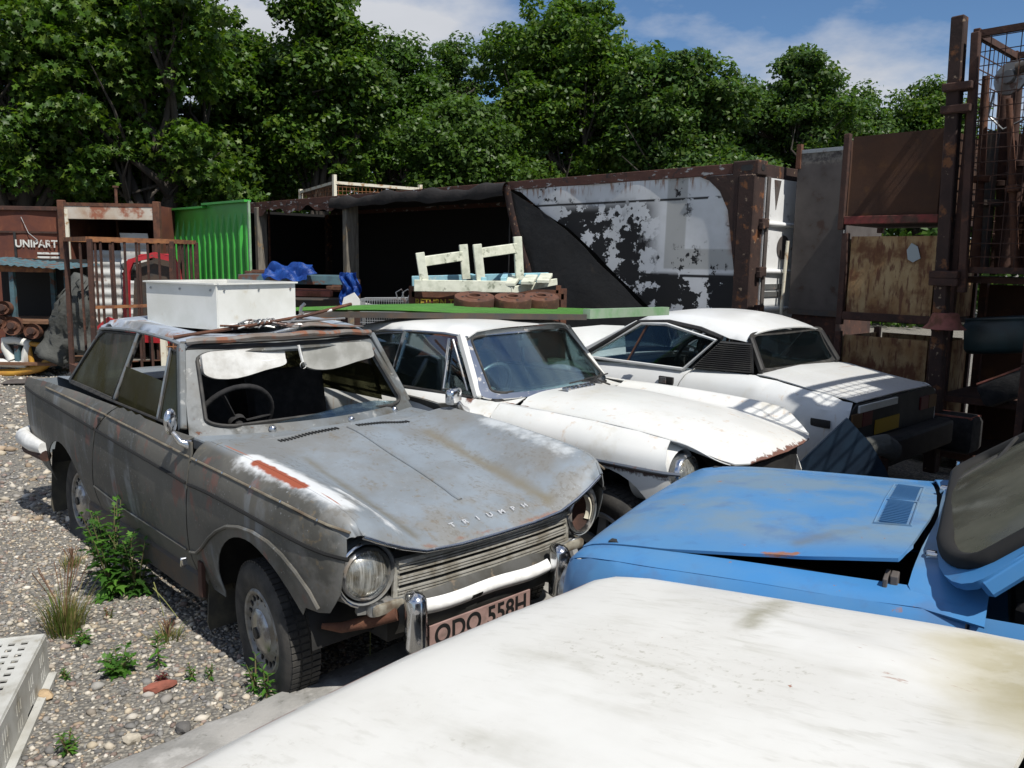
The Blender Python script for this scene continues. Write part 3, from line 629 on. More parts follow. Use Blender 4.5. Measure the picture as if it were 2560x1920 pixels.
# ------------------------------------------------------------------ peeling container, open side
def container():
    o0 = (2.43, 8.76, 0); t = thing('shipping_container', 'long container with peeling white and black skin, side torn open and dark inside', 'container', o0, 2.332)
    Ht, D_, Ln = 2.735, -2.42, 12.2
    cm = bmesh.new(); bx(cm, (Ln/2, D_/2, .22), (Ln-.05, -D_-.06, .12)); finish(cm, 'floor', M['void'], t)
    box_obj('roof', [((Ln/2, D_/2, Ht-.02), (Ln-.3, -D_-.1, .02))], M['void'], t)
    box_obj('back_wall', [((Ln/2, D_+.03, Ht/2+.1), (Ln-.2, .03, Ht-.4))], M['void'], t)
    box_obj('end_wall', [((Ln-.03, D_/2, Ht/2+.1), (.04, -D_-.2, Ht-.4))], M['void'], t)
    # rails
    box_obj('top_rail', [((Ln/2+.05, -.035, Ht-.055), (Ln-.35, .07, .11))], M['rail_peel'], t, .006)
    box_obj('top_rail', [((Ln/2, D_+.035, Ht-.055), (Ln-.3, .07, .11))], M['rail_peel'], t, .006)
    box_obj('bottom_rail', [((Ln/2, -.04, .2), (Ln-.3, .08, .16))], M['post_rust'], t, .006)
    # near corner post with gusset and casting
    bm = bmesh.new(); bar(bm, (.04, -.08, .1), (.04, -.08, Ht-.12), .2, .2, (1, 0, 0), .012); finish(bm, 'corner_post', M['post_rust'], t)
    bm = bmesh.new(); g = [(.14, Ht-.115), (.62, Ht-.115), (.50, Ht-.16), (.36, Ht-.28), (.25, Ht-.48), (.20, Ht-.75), (.14, Ht-1.1)]
    prism(bm, g, lambda x, z: (x, .012, z), lambda x, z: (x, -.03, z)); finish(bm, 'gusset', M['post_rust'], t)
    for y in (-.085, D_+.085):
        bm = bmesh.new(); bx(bm, (.07, y, Ht-.055), (.30, .19, .15), bev=.012); c = finish(bm, 'corner_casting', M['post_rust'], t)
        if y > -1:
            bm = bmesh.new(); prism(bm, rrect(-.02, Ht-.085, .12, Ht-.025, .028), lambda x, z: (x, y+.097, z), lambda x, z: (x, y+.094, z)); finish(bm, 'casting_slot', M['black'], c)
            bm = bmesh.new(); prism(bm, rrect(y-.035, Ht-.085, y+.035, Ht-.02, .03), lambda yy, z: (-.081, yy, z), lambda yy, z: (-.084, yy, z)); finish(bm, 'casting_slot', M['black'], c)
    bm = bmesh.new(); bar(bm, (.04, D_+.1, .1), (.04, D_+.1, Ht-.12), .16, .16, (1, 0, 0), .01); finish(bm, 'corner_post', M['post_rust'], t)
    for y in (-.08, D_+.08):
        bm = bmesh.new(); bar(bm, (Ln-.08, y, .1), (Ln-.08, y, Ht-.1), .16, .16, (1, 0, 0), .01); finish(bm, 'corner_post', M['post_rust'], t)
    # white peeling skin with a torn diagonal edge
    nr = random.Random(9); dia = [(3.63, 2.63), (3.45, 2.585), (3.28, 2.48), (2.95, 2.30), (2.55, 2.10), (2.1, 1.80), (1.7, 1.5), (1.25, 1.19), (.9, .9), (.7, .28)]
    panel('skin', [(.12, .28), (.12, 2.63)]+[(x+nr.uniform(-.01, .01), z+nr.uniform(-.01, .01)) for x, z in dia], lambda x, z: (x, -.02+.012*math.sin(x*5.2)*math.sin(z*3.1), z), .09, M['skin'], t, thick=.004)
    # dark torn-back flap
    fl = [(3.63, 2.62), (3.28, 2.47), (2.55, 2.09), (1.7, 1.49), (1.25, 1.18), (1.0, .75), (2.6, .5), (2.9, 1.16), (3.35, 2.05)]
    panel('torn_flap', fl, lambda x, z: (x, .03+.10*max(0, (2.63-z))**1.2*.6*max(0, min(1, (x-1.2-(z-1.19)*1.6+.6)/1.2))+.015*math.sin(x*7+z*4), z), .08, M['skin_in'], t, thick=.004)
    bm = bmesh.new(); e = [(3.64, .05, 2.66), (3.52, .08, 2.35), (3.38, .11, 2.05), (3.12, .15, 1.6), (2.92, .19, 1.16), (2.7, .2, .7)]
    tube(bm, e, .065, 6, flat=.25, up=(0, 1, 0)); finish(bm, 'torn_edge', M['post_rust'], t, 30)
    # posts standing in the open side
    for x, w in ((7.62, .13), (10.86, .11)):
        bm = bmesh.new(); bar(bm, (x, -.06, .28), (x+.02, -.06, Ht-.1), w*1.9, .12, (1, 0, 0), .008); finish(bm, 'side_post', M['post_wood'], t)
    # tarpaulin rolled under the roof edge
    nrr = np.random.default_rng(4); bm = bmesh.new()
    def tp(u, v):
        x = 3.66+4.4*u; a = -.6+v*3.6; r = .085+.018*math.sin(x*5.1)+.012*math.sin(x*11); return (x, .03+r*math.cos(a)*.9, Ht-.09-.05+.02*math.sin(x*2.3)+r*math.sin(a)*1.35)
    grid(bm, 60, 10, tp); finish(bm, 'tarpaulin_roll', M['tarp'], t, 60)
    bm = bmesh.new(); grid(bm, 50, 4, lambda u, v: (8.0+3.4*u, .01+.01*math.sin(u*30), Ht-.11-(.09+.05*math.sin(u*17)+.03*math.sin(u*41))*v)); finish(bm, 'torn_skin_strip', M['rail_peel'], t, 60)
    bm = bmesh.new(); tube(bm, [(3.55, .06, 2.6), (3.56, .07, 1.2)], .008, 5); finish(bm, 'hanging_cable', M['black'], t)
    # door end
    for k, (y0, y1) in enumerate(((-.2, -1.2), (-1.22, -2.22))):
        d = panel('door', [(y0, .3), (y0, Ht-.14), (y1, Ht-.14), (y1, .3)], lambda y, z: (-.03, y, z), .4, M['door_white'], t, thick=.03, smooth=None)
        if k == 0:
            box_obj('edge_channel', [((-.055, -.235, 1.45), (.05, .06, 2.3))], M['greymetal'], d, .004)
            for z in (2.12, 1.62, 1.22, .6):
                bm = bmesh.new(); tube(bm, [(-.07, -.17, z), (-.085, -.75, z)], .026, 8); finish(bm, 'lock_bar', M['door_white'], d, 50)
                bm = bmesh.new(); bx(bm, (-.075, -.16, z), (.07, .14, .10), bev=.01); bx(bm, (-.1, -.10, z-.03), (.05, .05, .07), bev=.008); finish(bm, 'hinge', M['post_rust'], d)
            bm = bmesh.new(); prism(bm, [(-.36, 2.58), (-.50, 2.58), (-.42, 2.27)], lambda y, z: (-.066, y, z), lambda y, z: (-.06, y, z)); finish(bm, 'warning_triangle', M['greymetal'], d)
            for z in (1.46, 1.38): box_obj('marking_plate', [((-.068, -.45, z), (.012, .42, .055))], M['steel'], d)
            bm = bmesh.new(); lathe(bm, [(.001, .004), (.13, .004), (.13, 0)], 20, rot_to((-1, 0, 0), (-.066, -.62, 1.88))); finish(bm, 'round_sticker', M['greymetal'], d)
    bm = bmesh.new(); bar(bm, (-.01, -.12, .3), (-.01, -.12, Ht-.2), .07, .06, (1, 0, 0)); finish(bm, 'door_post', M['cream_metal'], t)
    box_obj('door_header', [((.0, D_/2, Ht-.07), (.1, -D_-.4, .13))], M['post_rust'], t, .006)
    return t
container()
# ------------------------------------------------------------------ cars
def wheel(parent, p, r, w, style, steer=0, flat=0., sg=-1, camber=0):
    """wheel axis along local y; sg is the outer side"""
    t = thing('wheel', None, None); t.parent = parent; t.location = p; t.rotation_euler = (camber, 0, steer)
    for k in ('label', 'category'):
        if k in t: del t[k]
    rim = r*.60; bm = bmesh.new()
    prof = [(rim, -w*.40), (rim+.012, -w*.46), (r*.80, -w*.53), (r*.93, -w*.49), (r*.985, -w*.40), (r, -w*.2), (r, w*.2), (r*.985, w*.40), (r*.93, w*.49), (r*.80, w*.53), (rim+.012, w*.46), (rim, w*.40)]
    M4 = rot_to((0, 1, 0)); lathe(bm, prof, 56, M4, closed=True)
    if flat:
        zf = -r+flat
        for v in bm.verts:
            if v.co.z < zf+.05:
                k = min(1, max(0, (zf+.05-v.co.z)/.08)); v.co.y *= 1+.30*k
            if v.co.z < zf: v.co.z = zf+(v.co.z-zf)*.06
    bmesh.ops.recalc_face_normals(bm, faces=bm.faces[:]); ty = finish(bm, 'tyre', M['tyre'], t, 40)
    # tread blocks
    bm = bmesh.new(); n = 64
    for i in range(n):
        a = 2*math.pi*i/n
        if flat and r*math.sin(a) < -r+flat+.03: continue
        for yy in (-w*.28, 0, w*.28):
            M4 = Matrix.Rotation(-a, 4, 'Y')@Matrix.Translation((r*1.0, yy, 0)); bmesh.ops.create_cube(bm, size=1, matrix=M4@Matrix.Diagonal((.007, w*.24, 2*math.pi*r/n*.74, 1)))
    finish(bm, 'tread', M['tyre'], ty)
    O = sg; RM = rot_to((0, O, 0))
    if style == 'disc':
        bm = bmesh.new(); lathe(bm, [(rim+.004, w*.42), (rim-.004, w*.47), (rim-.016, w*.45), (rim-.022, w*.36), (rim*.80, w*.33), (rim*.70, w*.36), (rim*.60, w*.42), (rim*.56, w*.44), (.0005, w*.45)], 40, RM); rm = finish(bm, 'rim', M['rimgrey'], t, 30)
        bm = bmesh.new(); lathe(bm, [(rim*.56, w*.44), (rim*.55, w*.47), (rim*.4, w*.53), (rim*.2, w*.56), (.022, w*.57)], 36, RM); finish(bm, 'hub_cap', M['chrome_dull'], t, 60)
        bm = bmesh.new(); lathe(bm, [(.024, w*.56), (.024, w*.62), (.018, w*.63), (.0005, w*.62)], 20, RM); finish(bm, 'hub_boss', M['black'], t, 40)
        bm = bmesh.new()
        for i in range(20):
            a = 2*math.pi*i/20; M5 = RM@Matrix.Rotation(a, 4, 'Z')@Matrix.Translation((rim*.80, 0, w*.335)); bmesh.ops.create_cube(bm, size=1, matrix=M5@Matrix.Diagonal((.022, .011, .014, 1)))
        finish(bm, 'rim_slots', M['black'], rm)['kind'] = 'stuff'
    else:
        bm = bmesh.new(); lathe(bm, [(rim+.006, w*.42), (rim, w*.47), (rim-.018, w*.44), (rim-.03, w*.30), (rim-.03, w*.0)], 40, RM); rm = finish(bm, 'rim', M['alloy'], t, 40)
        bm = bmesh.new()
        for i in range(5):
            a = 2*math.pi*i/5+.3; d = Vector((math.cos(a), math.sin(a), 0)); s_ = Vector((-d.y, d.x, 0)); h = w*.36
            v = [bm.verts.new(RM@(d*q+s_*e+Vector((0, 0, hh)))) for q, e, hh in ((.03, -.028, h), (.03, .028, h), (rim-.02, .02, h-.015), (rim-.02, -.02, h-.015), (.03, -.028, h-.03), (.03, .028, h-.03), (rim-.02, .02, h-.04), (rim-.02, -.02, h-.04))]
            for f in ((0, 1, 2, 3), (4, 7, 6, 5), (0, 4, 5, 1), (1, 5, 6, 2), (2, 6, 7, 3), (3, 7, 4, 0)): bm.faces.new([v[i] for i in f])
        bmesh.ops.recalc_face_normals(bm, faces=bm.faces[:]); finish(bm, 'spokes', M['alloy'], t)
        bm = bmesh.new(); lathe(bm, [(.045, w*.2), (.045, w*.40), (.03, w*.44), (.0005, w*.44)], 20, RM); finish(bm, 'hub', M['black'], t, 40)
        bm = bmesh.new(); lathe(bm, [(.0005, -.01), (rim*.9, -.01)], 24, RM); finish(bm, 'brake_disc', M['dark_in'], t)
    return t
M['rimgrey'] = mat('rimgrey', (.3, .3, .29), .5, .4, var=((.17, .15, .12), 14), layers=[((.2, .14, .07), .8, .8, [('n', 18, .56, .68)])])
M['bumper_grey'] = mat('bumper_grey', (.1, .1, .095), .5, .3, var=((.06, .058, .05), 8), layers=[((.2, .15, .1), .8, .6, [('n', 16, .6, .7)])])
M['ally'] = mat('ally', (.52, .51, .46), .42, .35, var=((.3, .28, .23), 14), layers=[((.12, .1, .07), .8, .7, [('n', 25, .56, .68)])])
M['alloy'] = mat('alloy', (.36, .37, .38), .5, .3, var=((.2, .2, .2), 9))
def arc(cx, cz, r, a0, a1, n=14): return [(cx+r*math.cos(R(a0+(a1-a0)*i/n)), cz+r*math.sin(R(a0+(a1-a0)*i/n))) for i in range(n+1)]
def seat(parent, x, y, m, h=.62, w=.48, zb=.38, rec=.18, head=False):
    bm = bmesh.new(); bx(bm, (x+.2, y, zb), (.5, w, .16), bev=.05); s = finish(bm, 'seat', m, parent, 40)
    bm = bmesh.new(); bx(bm, (x-.06-rec*.5, y, zb+.05+h/2), (.13, w, h), Matrix.Rotation(-rec*1.1, 4, 'Y'), bev=.055); finish(bm, 'backrest', m, s, 40)
    if head:
        bm = bmesh.new(); bmesh.ops.create_uvsphere(bm, u_segments=16, v_segments=10, radius=1, matrix=Matrix.Translation((x-.2, y, zb+h+.13))@Matrix.Diagonal((.05, .12, .09, 1))); finish(bm, 'headrest', m, s, 60)
    return s
def steering(parent, p, r, tilt, m):
    M4 = Matrix.Translation(p)@Matrix.Rotation(tilt, 4, 'Y'); bm = bmesh.new()
    tube(bm, [M4@Vector((r*math.cos(2*math.pi*i/32), r*math.sin(2*math.pi*i/32), 0)) for i in range(32)], .013, 8, True); s = finish(bm, 'steering_wheel', m, parent, 60)
    bm = bmesh.new()
    for a in (90, 210, 330): bar(bm, M4@Vector((0, 0, -.03)), M4@Vector((r*math.cos(R(a)), r*math.sin(R(a)), 0)), .02, .006)
    lathe(bm, [(.045, -.05), (.045, -.02), (.0005, -.015)], 16, M4); tube(bm, [M4@Vector((0, 0, -.03)), M4@Vector((0, 0, -.5))], .022, 8); finish(bm, 'spokes', m, s, 40)
def lamp(parent, p, d, r, m_ring, lens=True, ring_depth=.06):
    M4 = rot_to(d, p); bm = bmesh.new(); lathe(bm, [(r*1.0, -.10), (r*1.10, -ring_depth), (r*1.13, -.02), (r*1.09, .006), (r*1.0, .012), (r*.97, .0), (r*.97, -.03)], 36, M4); h = finish(bm, 'headlamp', m_ring, parent, 50)
    if lens:
        bm = bmesh.new(); lathe(bm, [(r*.97, -.004), (r*.8, .012), (r*.5, .024), (r*.2, .029), (.0005, .03)], 36, M4); finish(bm, 'lens', M['lens'], h, 80)
    else:
        bm = bmesh.new(); lathe(bm, [(r*.98, -.004), (r*.93, -.05), (r*.8, -.10), (.0005, -.13)], 30, M4); finish(bm, 'bowl', M['rust_dark'], h, 60)
        bm = bmesh.new(); lathe(bm, [(r*.86, -.03), (r*.90, .0), (r*.80, .0)], 30, M4, R(-40), R(150)); finish(bm, 'lamp_retainer', M['cream_metal'], h, 60)
    return h
HER = Frame(-.533, 3.67, -.80); MGB = Frame(.828, 4.527, -.69, .07); TR7 = Frame(2.19, 6.45, 2.333)
def herald():
    t = thing('saloon_car', 'weathered grey-blue saloon without windscreen glass, white box on its roof', 'car', HER.o, HER.yaw)
    xs = [.70, .665, .60, .45, .2, 0, -.35, -.75, -1.3, -1.8, -2.3, -2.7, -2.99]
    B = Body(xs, [([.56, .57, .58, .60]+[.66]*8+[.62], .18), ([.62, .64, .67, .70]+[.735]*8+[.70], .38), ([.66, .685, .715, .745]+[.765]*8+[.74], .58),
        ([.665, .69, .72, .752]+[.768]*8+[.75], [.655, .668, .685, .70, .715, .725, .735, .745, .765, .785, .805, .825, .835]),
        ([.66, .68, .705, .735]+[.748]*8+[.735], [.70, .745, .775, .80, .815, .825, .838, .85, .868, .882, .895, .905, .905]),
        ([.625, .64, .65, .655, .66, .665, .67, .70, .70, .70, .695, .69, .69], [.735, .795, .828, .852, .875, .888, .902, .918, .922, .925, .925, .92, .912]),
        ([.50, .50, .50, .50, .50, .50, .52, .62, .63, .63, .62, .60, .58], [.69, .73, .765, .80, .832, .852, .888, .905, .91, .91, .91, .90, .89]),
        ([.36]*7+[.4]*6, [.642, .658, .680, .712, .757, .795, .862, .89, .90, .90, .90, .90, .88]),
        ([.2]*13, [.632, .648, .672, .710, .768, .808, .876, .90, .91, .91, .92, .92, .90]),
        ([0]*13, [.630, .646, .672, .714, .775, .815, .884, .90, .91, .91, .92, .925, .905])])
    P = M['herald']; sideR = lambda x, z: B.side(x, z, 5.0 if x < -.5 else 4.0, -1); sideL = lambda x, z: B.side(x, z, 5.0 if x < -.5 else 4.0, 1)
    seam = lambda x: B.pt(x, 5.0)[2]
    fxs = [-.42, -.2, 0, .2, .4, .55, .64, .68]
    for sf, s in ((sideR, -1), (sideL, 1)):
        ar = arc(.10, .27, .345, 178, 22, 18)
        out = [(-.415, .935-.035), ]; out = [(x, B.pt(x, 4.0)[2]-.001) for x in (-.42, -.2, 0, .2, .4, .55, .63, .665)]+[(.672, .70), (.66, .62), (.64, .54), (.615, .50), (.58, .455), (.52, .44), (.45, .44)]+ar[::-1]+[(-.28, .24), (-.50, .24), (-.50, .40), (-.455, .60), (-.425, .72)]
        w_ = panel('front_wing', out, sf, .045, P, t, thick=.004)
        panel('wing_top', [(-.42, -.002), (.0, -.002), (.4, -.002), (.665, -.002), (.685, .08), (.69, .148), (.3, .148), (-.42, .148)], lambda x, k: B.pt(x, 4.0+k/.15, s), .03, P, w_, thick=.004, smooth=60)
        if s < 0:
            tube_obj('wing_bead', [tuple(np.array(sf(x, z))+np.array((0, s*.004, 0))) for x, z in ((-.49, .40), (-.42, .415), (-.34, .462), (-.25, .53), (-.16, .585), (-.06, .63), (.05, .655), (.17, .665), (.28, .655), (.37, .625), (.44, .58), (.50, .52), (.53, .46))], .008, P, w_, 6)
        door = panel('door', [(-.512, .27), (-.512, .40), (-.467, .60), (-.437, .72), (-.43, .905), (-.8, .912), (-1.40, .917), (-1.45, .88), (-1.585, .775), (-1.67, .60), (-1.735, .44), (-1.74, .27)], sf, .06, P, t, thick=.01)
        q = panel('rear_quarter', [(-1.412, .918), (-1.462, .882), (-1.597, .777), (-1.682, .60), (-1.747, .44), (-1.75, .26), (-1.92, .26)]+arc(-2.27, .25, .345, 5, 175, 16)+[(-2.62, .33), (-2.80, .36), (-2.95, .42), (-2.985, .60), (-2.99, .80), (-2.99, .90), (-2.6, .915), (-2.0, .92)], sf, .06, P, t, thick=.006)
        # upper crease moulding and dark side strip
        k = lambda pts, e: [tuple(np.array(sf(x, z))+np.array((0, s*e, .0))) for x, z in pts]
        for nm, r_, m_, e, parts in (('side_strip', .0075, M['seal'], .002, [(w_, [(x, pch([-3, -2.7, -1.6, -.4, -.3, .2, .72], [.84, .829, .777, .726, .731, .719, .672], x)) for x in np.linspace(-.42, .68, 14)]), (door, [(x, pch([-3, -1.6, -.4], [.84, .777, .726], x)) for x in np.linspace(-1.58, -.445, 12)]), (q, [(x, pch([-3, -1.6], [.84, .777], x)) for x in np.linspace(-2.96, -1.61, 12)])]),
                                  ('crease_moulding', .005, M['trim_old'], .002, [(w_, [(x, pch([-.4, .34, .72], [.838, .815, .765], x)) for x in np.linspace(-.42, .68, 14)]), (door, [(x, pch([-1.5, -.4], [.872, .838], x)) for x in np.linspace(-1.45, -.44, 10)]), (q, [(x, pch([-2.9, -1.5], [.90, .872], x)) for x in np.linspace(-2.5, -1.47, 10)])])):
            for pa, pts in parts: tube_obj(nm, k(pts, e), r_, m_, pa, 6)
        if s < 0:
            tube_obj('crease_line', k([(-.53, .40), (-.9, .405), (-1.3, .41), (-1.72, .44)], .003), .006, P, door, 6)
            for x in (-.36, -.12, .12, .34, .55): 
                bm = bmesh.new(); bmesh.ops.create_icosphere(bm, subdivisions=1, radius=.006, matrix=Matrix.Translation(np.array(sf(x, pch([-.4, .34, .72], [.838, .815, .765], x)))+np.array((0, s*.006, .004)))); finish(bm, 'trim_clip', M['chrome'], w_)
            bm = bmesh.new(); bx(bm, np.array(sf(-1.53, .835))+np.array((0, -.006, 0)), (.02, .012, .035), bev=.004); finish(bm, 'key_plate', M['black'], door)
            # loose chrome latch hanging at the wing bottom
            bm = bmesh.new(); bar(bm, (-.52, -.765, .335), (-.425, -.80, .40), .028, .018, bev=.005); bar(bm, (-.425, -.80, .40), (-.415, -.80, .375), .02, .012); finish(bm, 'bonnet_latch', M['chrome'], w_)
            box_obj('latch_bracket', [((-.40, -.735, .30), (.04, .02, .16))], M['rust_dark'], w_, .004)
    # sills / rocker
    for s in (-1, 1): bm = bmesh.new(); bar(bm, (-.45, s*.67, .235), (-1.95, s*.67, .235), .1, .13, bev=.015); finish(bm, 'sill', M['dk_steel'], t)
    # bonnet: one sheet with a slightly lifted rim
    bo = [(-.40, -.65), (0, -.65), (.3, -.65), (.55, -.65), (.69, -.65), (.694, -.60), (.697, -.54), (.699, -.45), (.699, -.33), (.703, -.16), (.704, 0)]
    bo = bo+[(x, -y) for x, y in bo[::-1][1:]]; cow = [(-.425, .5), (-.415, .3), (-.41, 0), (-.415, -.3), (-.425, -.5)]
    bon = panel('bonnet', bo+cow, lambda x, v: B.tp(x, v, 5.0), .04, P, t, thick=.006, smooth=50)
    sp = [(x, 0, B.top(x, 0)[2]+.002) for x in np.linspace(-.37, .47, 20)]; tube_obj('bonnet_spine', sp, [.010]*18+[.014, .010], P, bon, 8, flat=.7)
    lip = [tuple(np.array(B.tp(min(x, .70), v, 5.0))+np.array((x-min(x, .70)+.004, 0, -.006))) for x, v in bo[4:17]]
    tube_obj('chrome_lip', lip, .008, M['chrome'], bon, 8)
    for i, ch in enumerate('TRIUMPH'):
        y = -.165+.066*i; x = .615; z = B.top(x, y)[2]; a = math.atan2(B.top(x+.02, y)[2]-B.top(x-.02, y)[2], .04)
        M4 = Matrix.Translation((x, y, z+.004))@Matrix.Rotation(-a, 4, 'Y')@Matrix.Rotation(R(90), 4, 'Z'); text_obj('badge_letter', ch, .036, M['badge'], bon, M4, .003, 1.1)
    for y0, y1 in ((-.36, -.06), (.06, .36)):   # scuttle vents
        bm = bmesh.new()
        for i in range(18):
            y = y0+(y1-y0)*i/17; z = B.top(-.375, y)[2]; bx(bm, (-.375, y, z+.0035), (.035, .0075, .004))
        finish(bm, 'vent_slots', M['black'], bon)
    # front inner, grille
    box_obj('front_panel', [((.60, 0, .53), (.02, .96, .20)), ((.30, 0, .40), (.5, .86, .3))], M['black'], t)
    gr = thing('grille', None, None); gr.parent = t
    for k in ('label', 'category'):
        if k in gr: del gr[k]
    for i in range(9):
        z = .472+.0465*(i//3)+.0115*(i % 3); hw = .455 if i < 7 else .45
        pts = [(.648, -hw, z), (.665, -hw*.6, z), (.672, 0, z), (.665, hw*.6, z), (.648, hw, z)]
        bm = bmesh.new()
        for a, b in zip(pts[:-1], pts[1:]): bar(bm, a, b, .02, .006)
        finish(bm, 'grille_bar', M['ally'], gr)
    for s in (-1, 1):
        bm = bmesh.new(); bar(bm, (.645, s*.465, .455), (.645, s*.455, .60), .025, .012); finish(bm, 'grille_end', M['ally'], gr)
    bm = bmesh.new(); pts = [(.652, -.46, .605), (.675, 0, .605), (.652, .46, .605)]
    for a, b in zip(pts[:-1], pts[1:]): bar(bm, a, b, .03, .016)
    finish(bm, 'grille_top', M['ally'], gr)
    lamp(t, (.635, -.578, .585), (1, -.10, .03), .088, M['chrome_dull']); lamp(t, (.635, .578, .58), (1, .10, .03), .09, M['chrome_dull'], lens=False)
    for s in (-1, 1):   # deep lamp surround running back into the wing
        M4 = rot_to((1, s*.10, .03), (.635, s*.578, .585)); bm = bmesh.new(); lathe(bm, [(.104, -.01), (.112, .006), (.120, -.004), (.126, -.05), (.135, -.12)], 36, M4)
        for v in bm.verts:
            if v.co.z > .705: v.co.z = .705+(v.co.z-.705)*.25
        finish(bm, 'lamp_surround', P, t, 60)
        tube_obj('surround_edge', [M4@Vector((.117*math.cos(a_), .117*math.sin(a_), .004)) for a_ in np.linspace(R(100), R(250), 12)], .006, M['chrome'], t, 6)
    # front valance and lower panel
    bm = bmesh.new(); pr = [(.60, -.60, .455), (.645, -.45, .445), (.66, 0, .44), (.645, .45, .445), (.60, .60, .455)]
    for a, b in zip(pr[:-1], pr[1:]): bar(bm, a, b, .03, .05)
    finish(bm, 'valance', P, t)
    for s in (-1, 1):
        bm = bmesh.new(); bx(bm, (.62, s*.50, .445), (.08, .15, .055), bev=.018); ind = finish(bm, 'side_lamp', M['chrome_dull'], t, 40)
        bm = bmesh.new(); bx(bm, (.655, s*.50, .445), (.03, .135, .044), bev=.014); finish(bm, 'lens', M['amber'], ind, 40)
    # bumper: dull bar, white capping, overriders, plate
    bw = thing('bumper', None, None); bw.parent = t
    for k in ('label', 'category'):
        if k in bw: del bw[k]
    prof = lambda y: .735-.05*(y/.5)**2
    ys = np.linspace(-.47, .43, 14); bm = bmesh.new()
    for dz, dx in ((.0, 0),): grid(bm, 13, 6, lambda u, v: (prof(-.47+.8*u)-.07+.06*math.sin(v*2.6), -.47+.8*u, .50-.17*v))
    finish(bm, 'bumper_bar', M['bumper_grey'], bw, 60)
    bm = bmesh.new(); grid(bm, 26, 8, lambda u, v: (prof(-.415+.68*u)+.024*math.sin(v*3.14)+.002, -.415+.68*u, .462-.062*v-.006*math.sin(u*9)))
    kill = [f for f in bm.faces if -.19 < f.calc_center_median().y < -.12 and f.calc_center_median().z < .432 and f.calc_center_median().z > .408]; bmesh.ops.delete(bm, geom=kill, context='FACES'); finish(bm, 'white_capping', M['white_plastic'], bw, 60)
    for y in (-.455, .30):
        bm = bmesh.new(); bx(bm, (.745, y, .405), (.085, .07, .235), bev=.03)
        for v in bm.verts: v.co.x += .03*(1-((v.co.z-.405)/.12)**2)
        finish(bm, 'overrider', M['chrome'], bw, 60)
    bm = bmesh.new(); tube(bm, [(.48, -.67, .365), (.53, -.62, .36), (.60, -.55, .385), (.68, -.48, .42)], [.010, .019, .023, .022], 8, flat=1.1); finish(bm, 'bumper_iron', M['rust'], bw, 50)
    pl = box_obj('number_plate', [((.755, -.13, .322), (.008, .52, .10))], M['plate'], t, .002)
    M4 = Matrix.Translation((.7602, -.13, .322))@Matrix.Rotation(R(90), 4, 'Z')@Matrix.Rotation(R(90), 4, 'X'); text_obj('plate_lettering', 'ODO 558H', .105, M['letter'], pl, M4, .0006, .92, 1.02)
    # windscreen surround
    fu = patch((-.70, -.64, .865), (-.70, .64, .865), (-.985, .545, 1.262), (-.985, -.545, 1.262), 0, 8)
    bow = lambda u: .30*(4*u*(1-u))
    def ws(u, v):
        p = np.array(fu(u, v)); p[0] += (.24*(1-v)+.12*v)*4*u*(1-u)*.75; p[2] += .0*v; return tuple(p)
    panel('windscreen_frame', [(0, 0), (1, 0), (1, 1), (0, 1)], ws, .04, M['herald_frame'], t, [rrect(.055, .095, .945, .905, .09)], .02, 40)
    seal = [tuple(np.array(ws(u, v))+np.array((.006, 0, .004))) for u, v in rrect(.055, .095, .945, .905, .09, 6)]; tube_obj('windscreen_seal', seal, .009, M['rubber'], t, 6, True)
    tube_obj('header_strip', [ws(u, .965) for u in np.linspace(.02, .98, 14)], .011, M['black'], t, 6)
    tube_obj('header_strip', [ws(u, 1.02) for u in np.linspace(.0, 1, 14)], .012, M['black'], t, 6)
    # broken glass sliver along the bottom
    panel('glass_sliver', [(.30, .10), (.62, .20), (.78, .19), (.93, .12), (.93, .09), (.3, .085)], lambda u, v: tuple(np.array(ws(u, v))-np.array((.01, 0, 0))), .05, M['glass_dark'], t, thick=.004)
    for u in (.27, .60, .86):
        p = np.array(ws(u, .035)); bm = bmesh.new(); lathe(bm, [(.02, 0), (.018, .012), (.008, .02), (.0005, .022)], 14, rot_to((.5, 0, 1), p)); finish(bm, 'wiper_spindle', M['chrome'], t, 50)
    # roof
    RB = Body([-.95, -1.1, -1.5, -1.9, -2.15, -2.28, -2.36], [([.53, .545, .55, .55, .53, .50, .45], [1.262, 1.285, 1.297, 1.285, 1.262, 1.235, 1.20]), ([.50, .51, .52, .52, .50, .47, .42], [1.285, 1.312, 1.335, 1.328, 1.30, 1.265, 1.215]), ([.30]*7, [1.30, 1.315, 1.335, 1.34, 1.325, 1.285, 1.225]), ([0]*7, [1.305, 1.305, 1.318, 1.335, 1.33, 1.29, 1.23])])
    def rt(x, y): 
        p = RB.top(x, y); d = .03*math.exp(-((x+1.15)/.16)**2-((y-.22)/.2)**2)-.062*math.exp(-((x+1.45)/.36)**4-((y+.0)/.40)**4); return (p[0], p[1], p[2]+d)
    ro = [(x, -pch([-2.36, -2.28, -2.15, -1.9, -1.5, -1.1, -.95], [.45, .50, .53, .55, .55, .545, .53], x)) for x in (-.95, -1.1, -1.3, -1.5, -1.7, -1.9, -2.05, -2.15, -2.28, -2.36)]
    rf = panel('roof', ro+[(x, -y) for x, y in ro[::-1]], rt, .06, M['herald_roof'], t, thick=.008, smooth=50)
    for s in (-1, 1): tube_obj('rain_gutter', [(x, s*(abs(y)+.006), RB.top(x, y)[2]-.004) for x, y in ro], .010, P, rf, 6)
    tube_obj('header_edge', [(-.955+.11*(1-(y/.53)**2), y, 1.278+.02*(1-(y/.53)**2)+.004*math.sin(y*23)) for y in np.linspace(-.53, .53, 18)], .016, M['header_rust'], rf, 7)
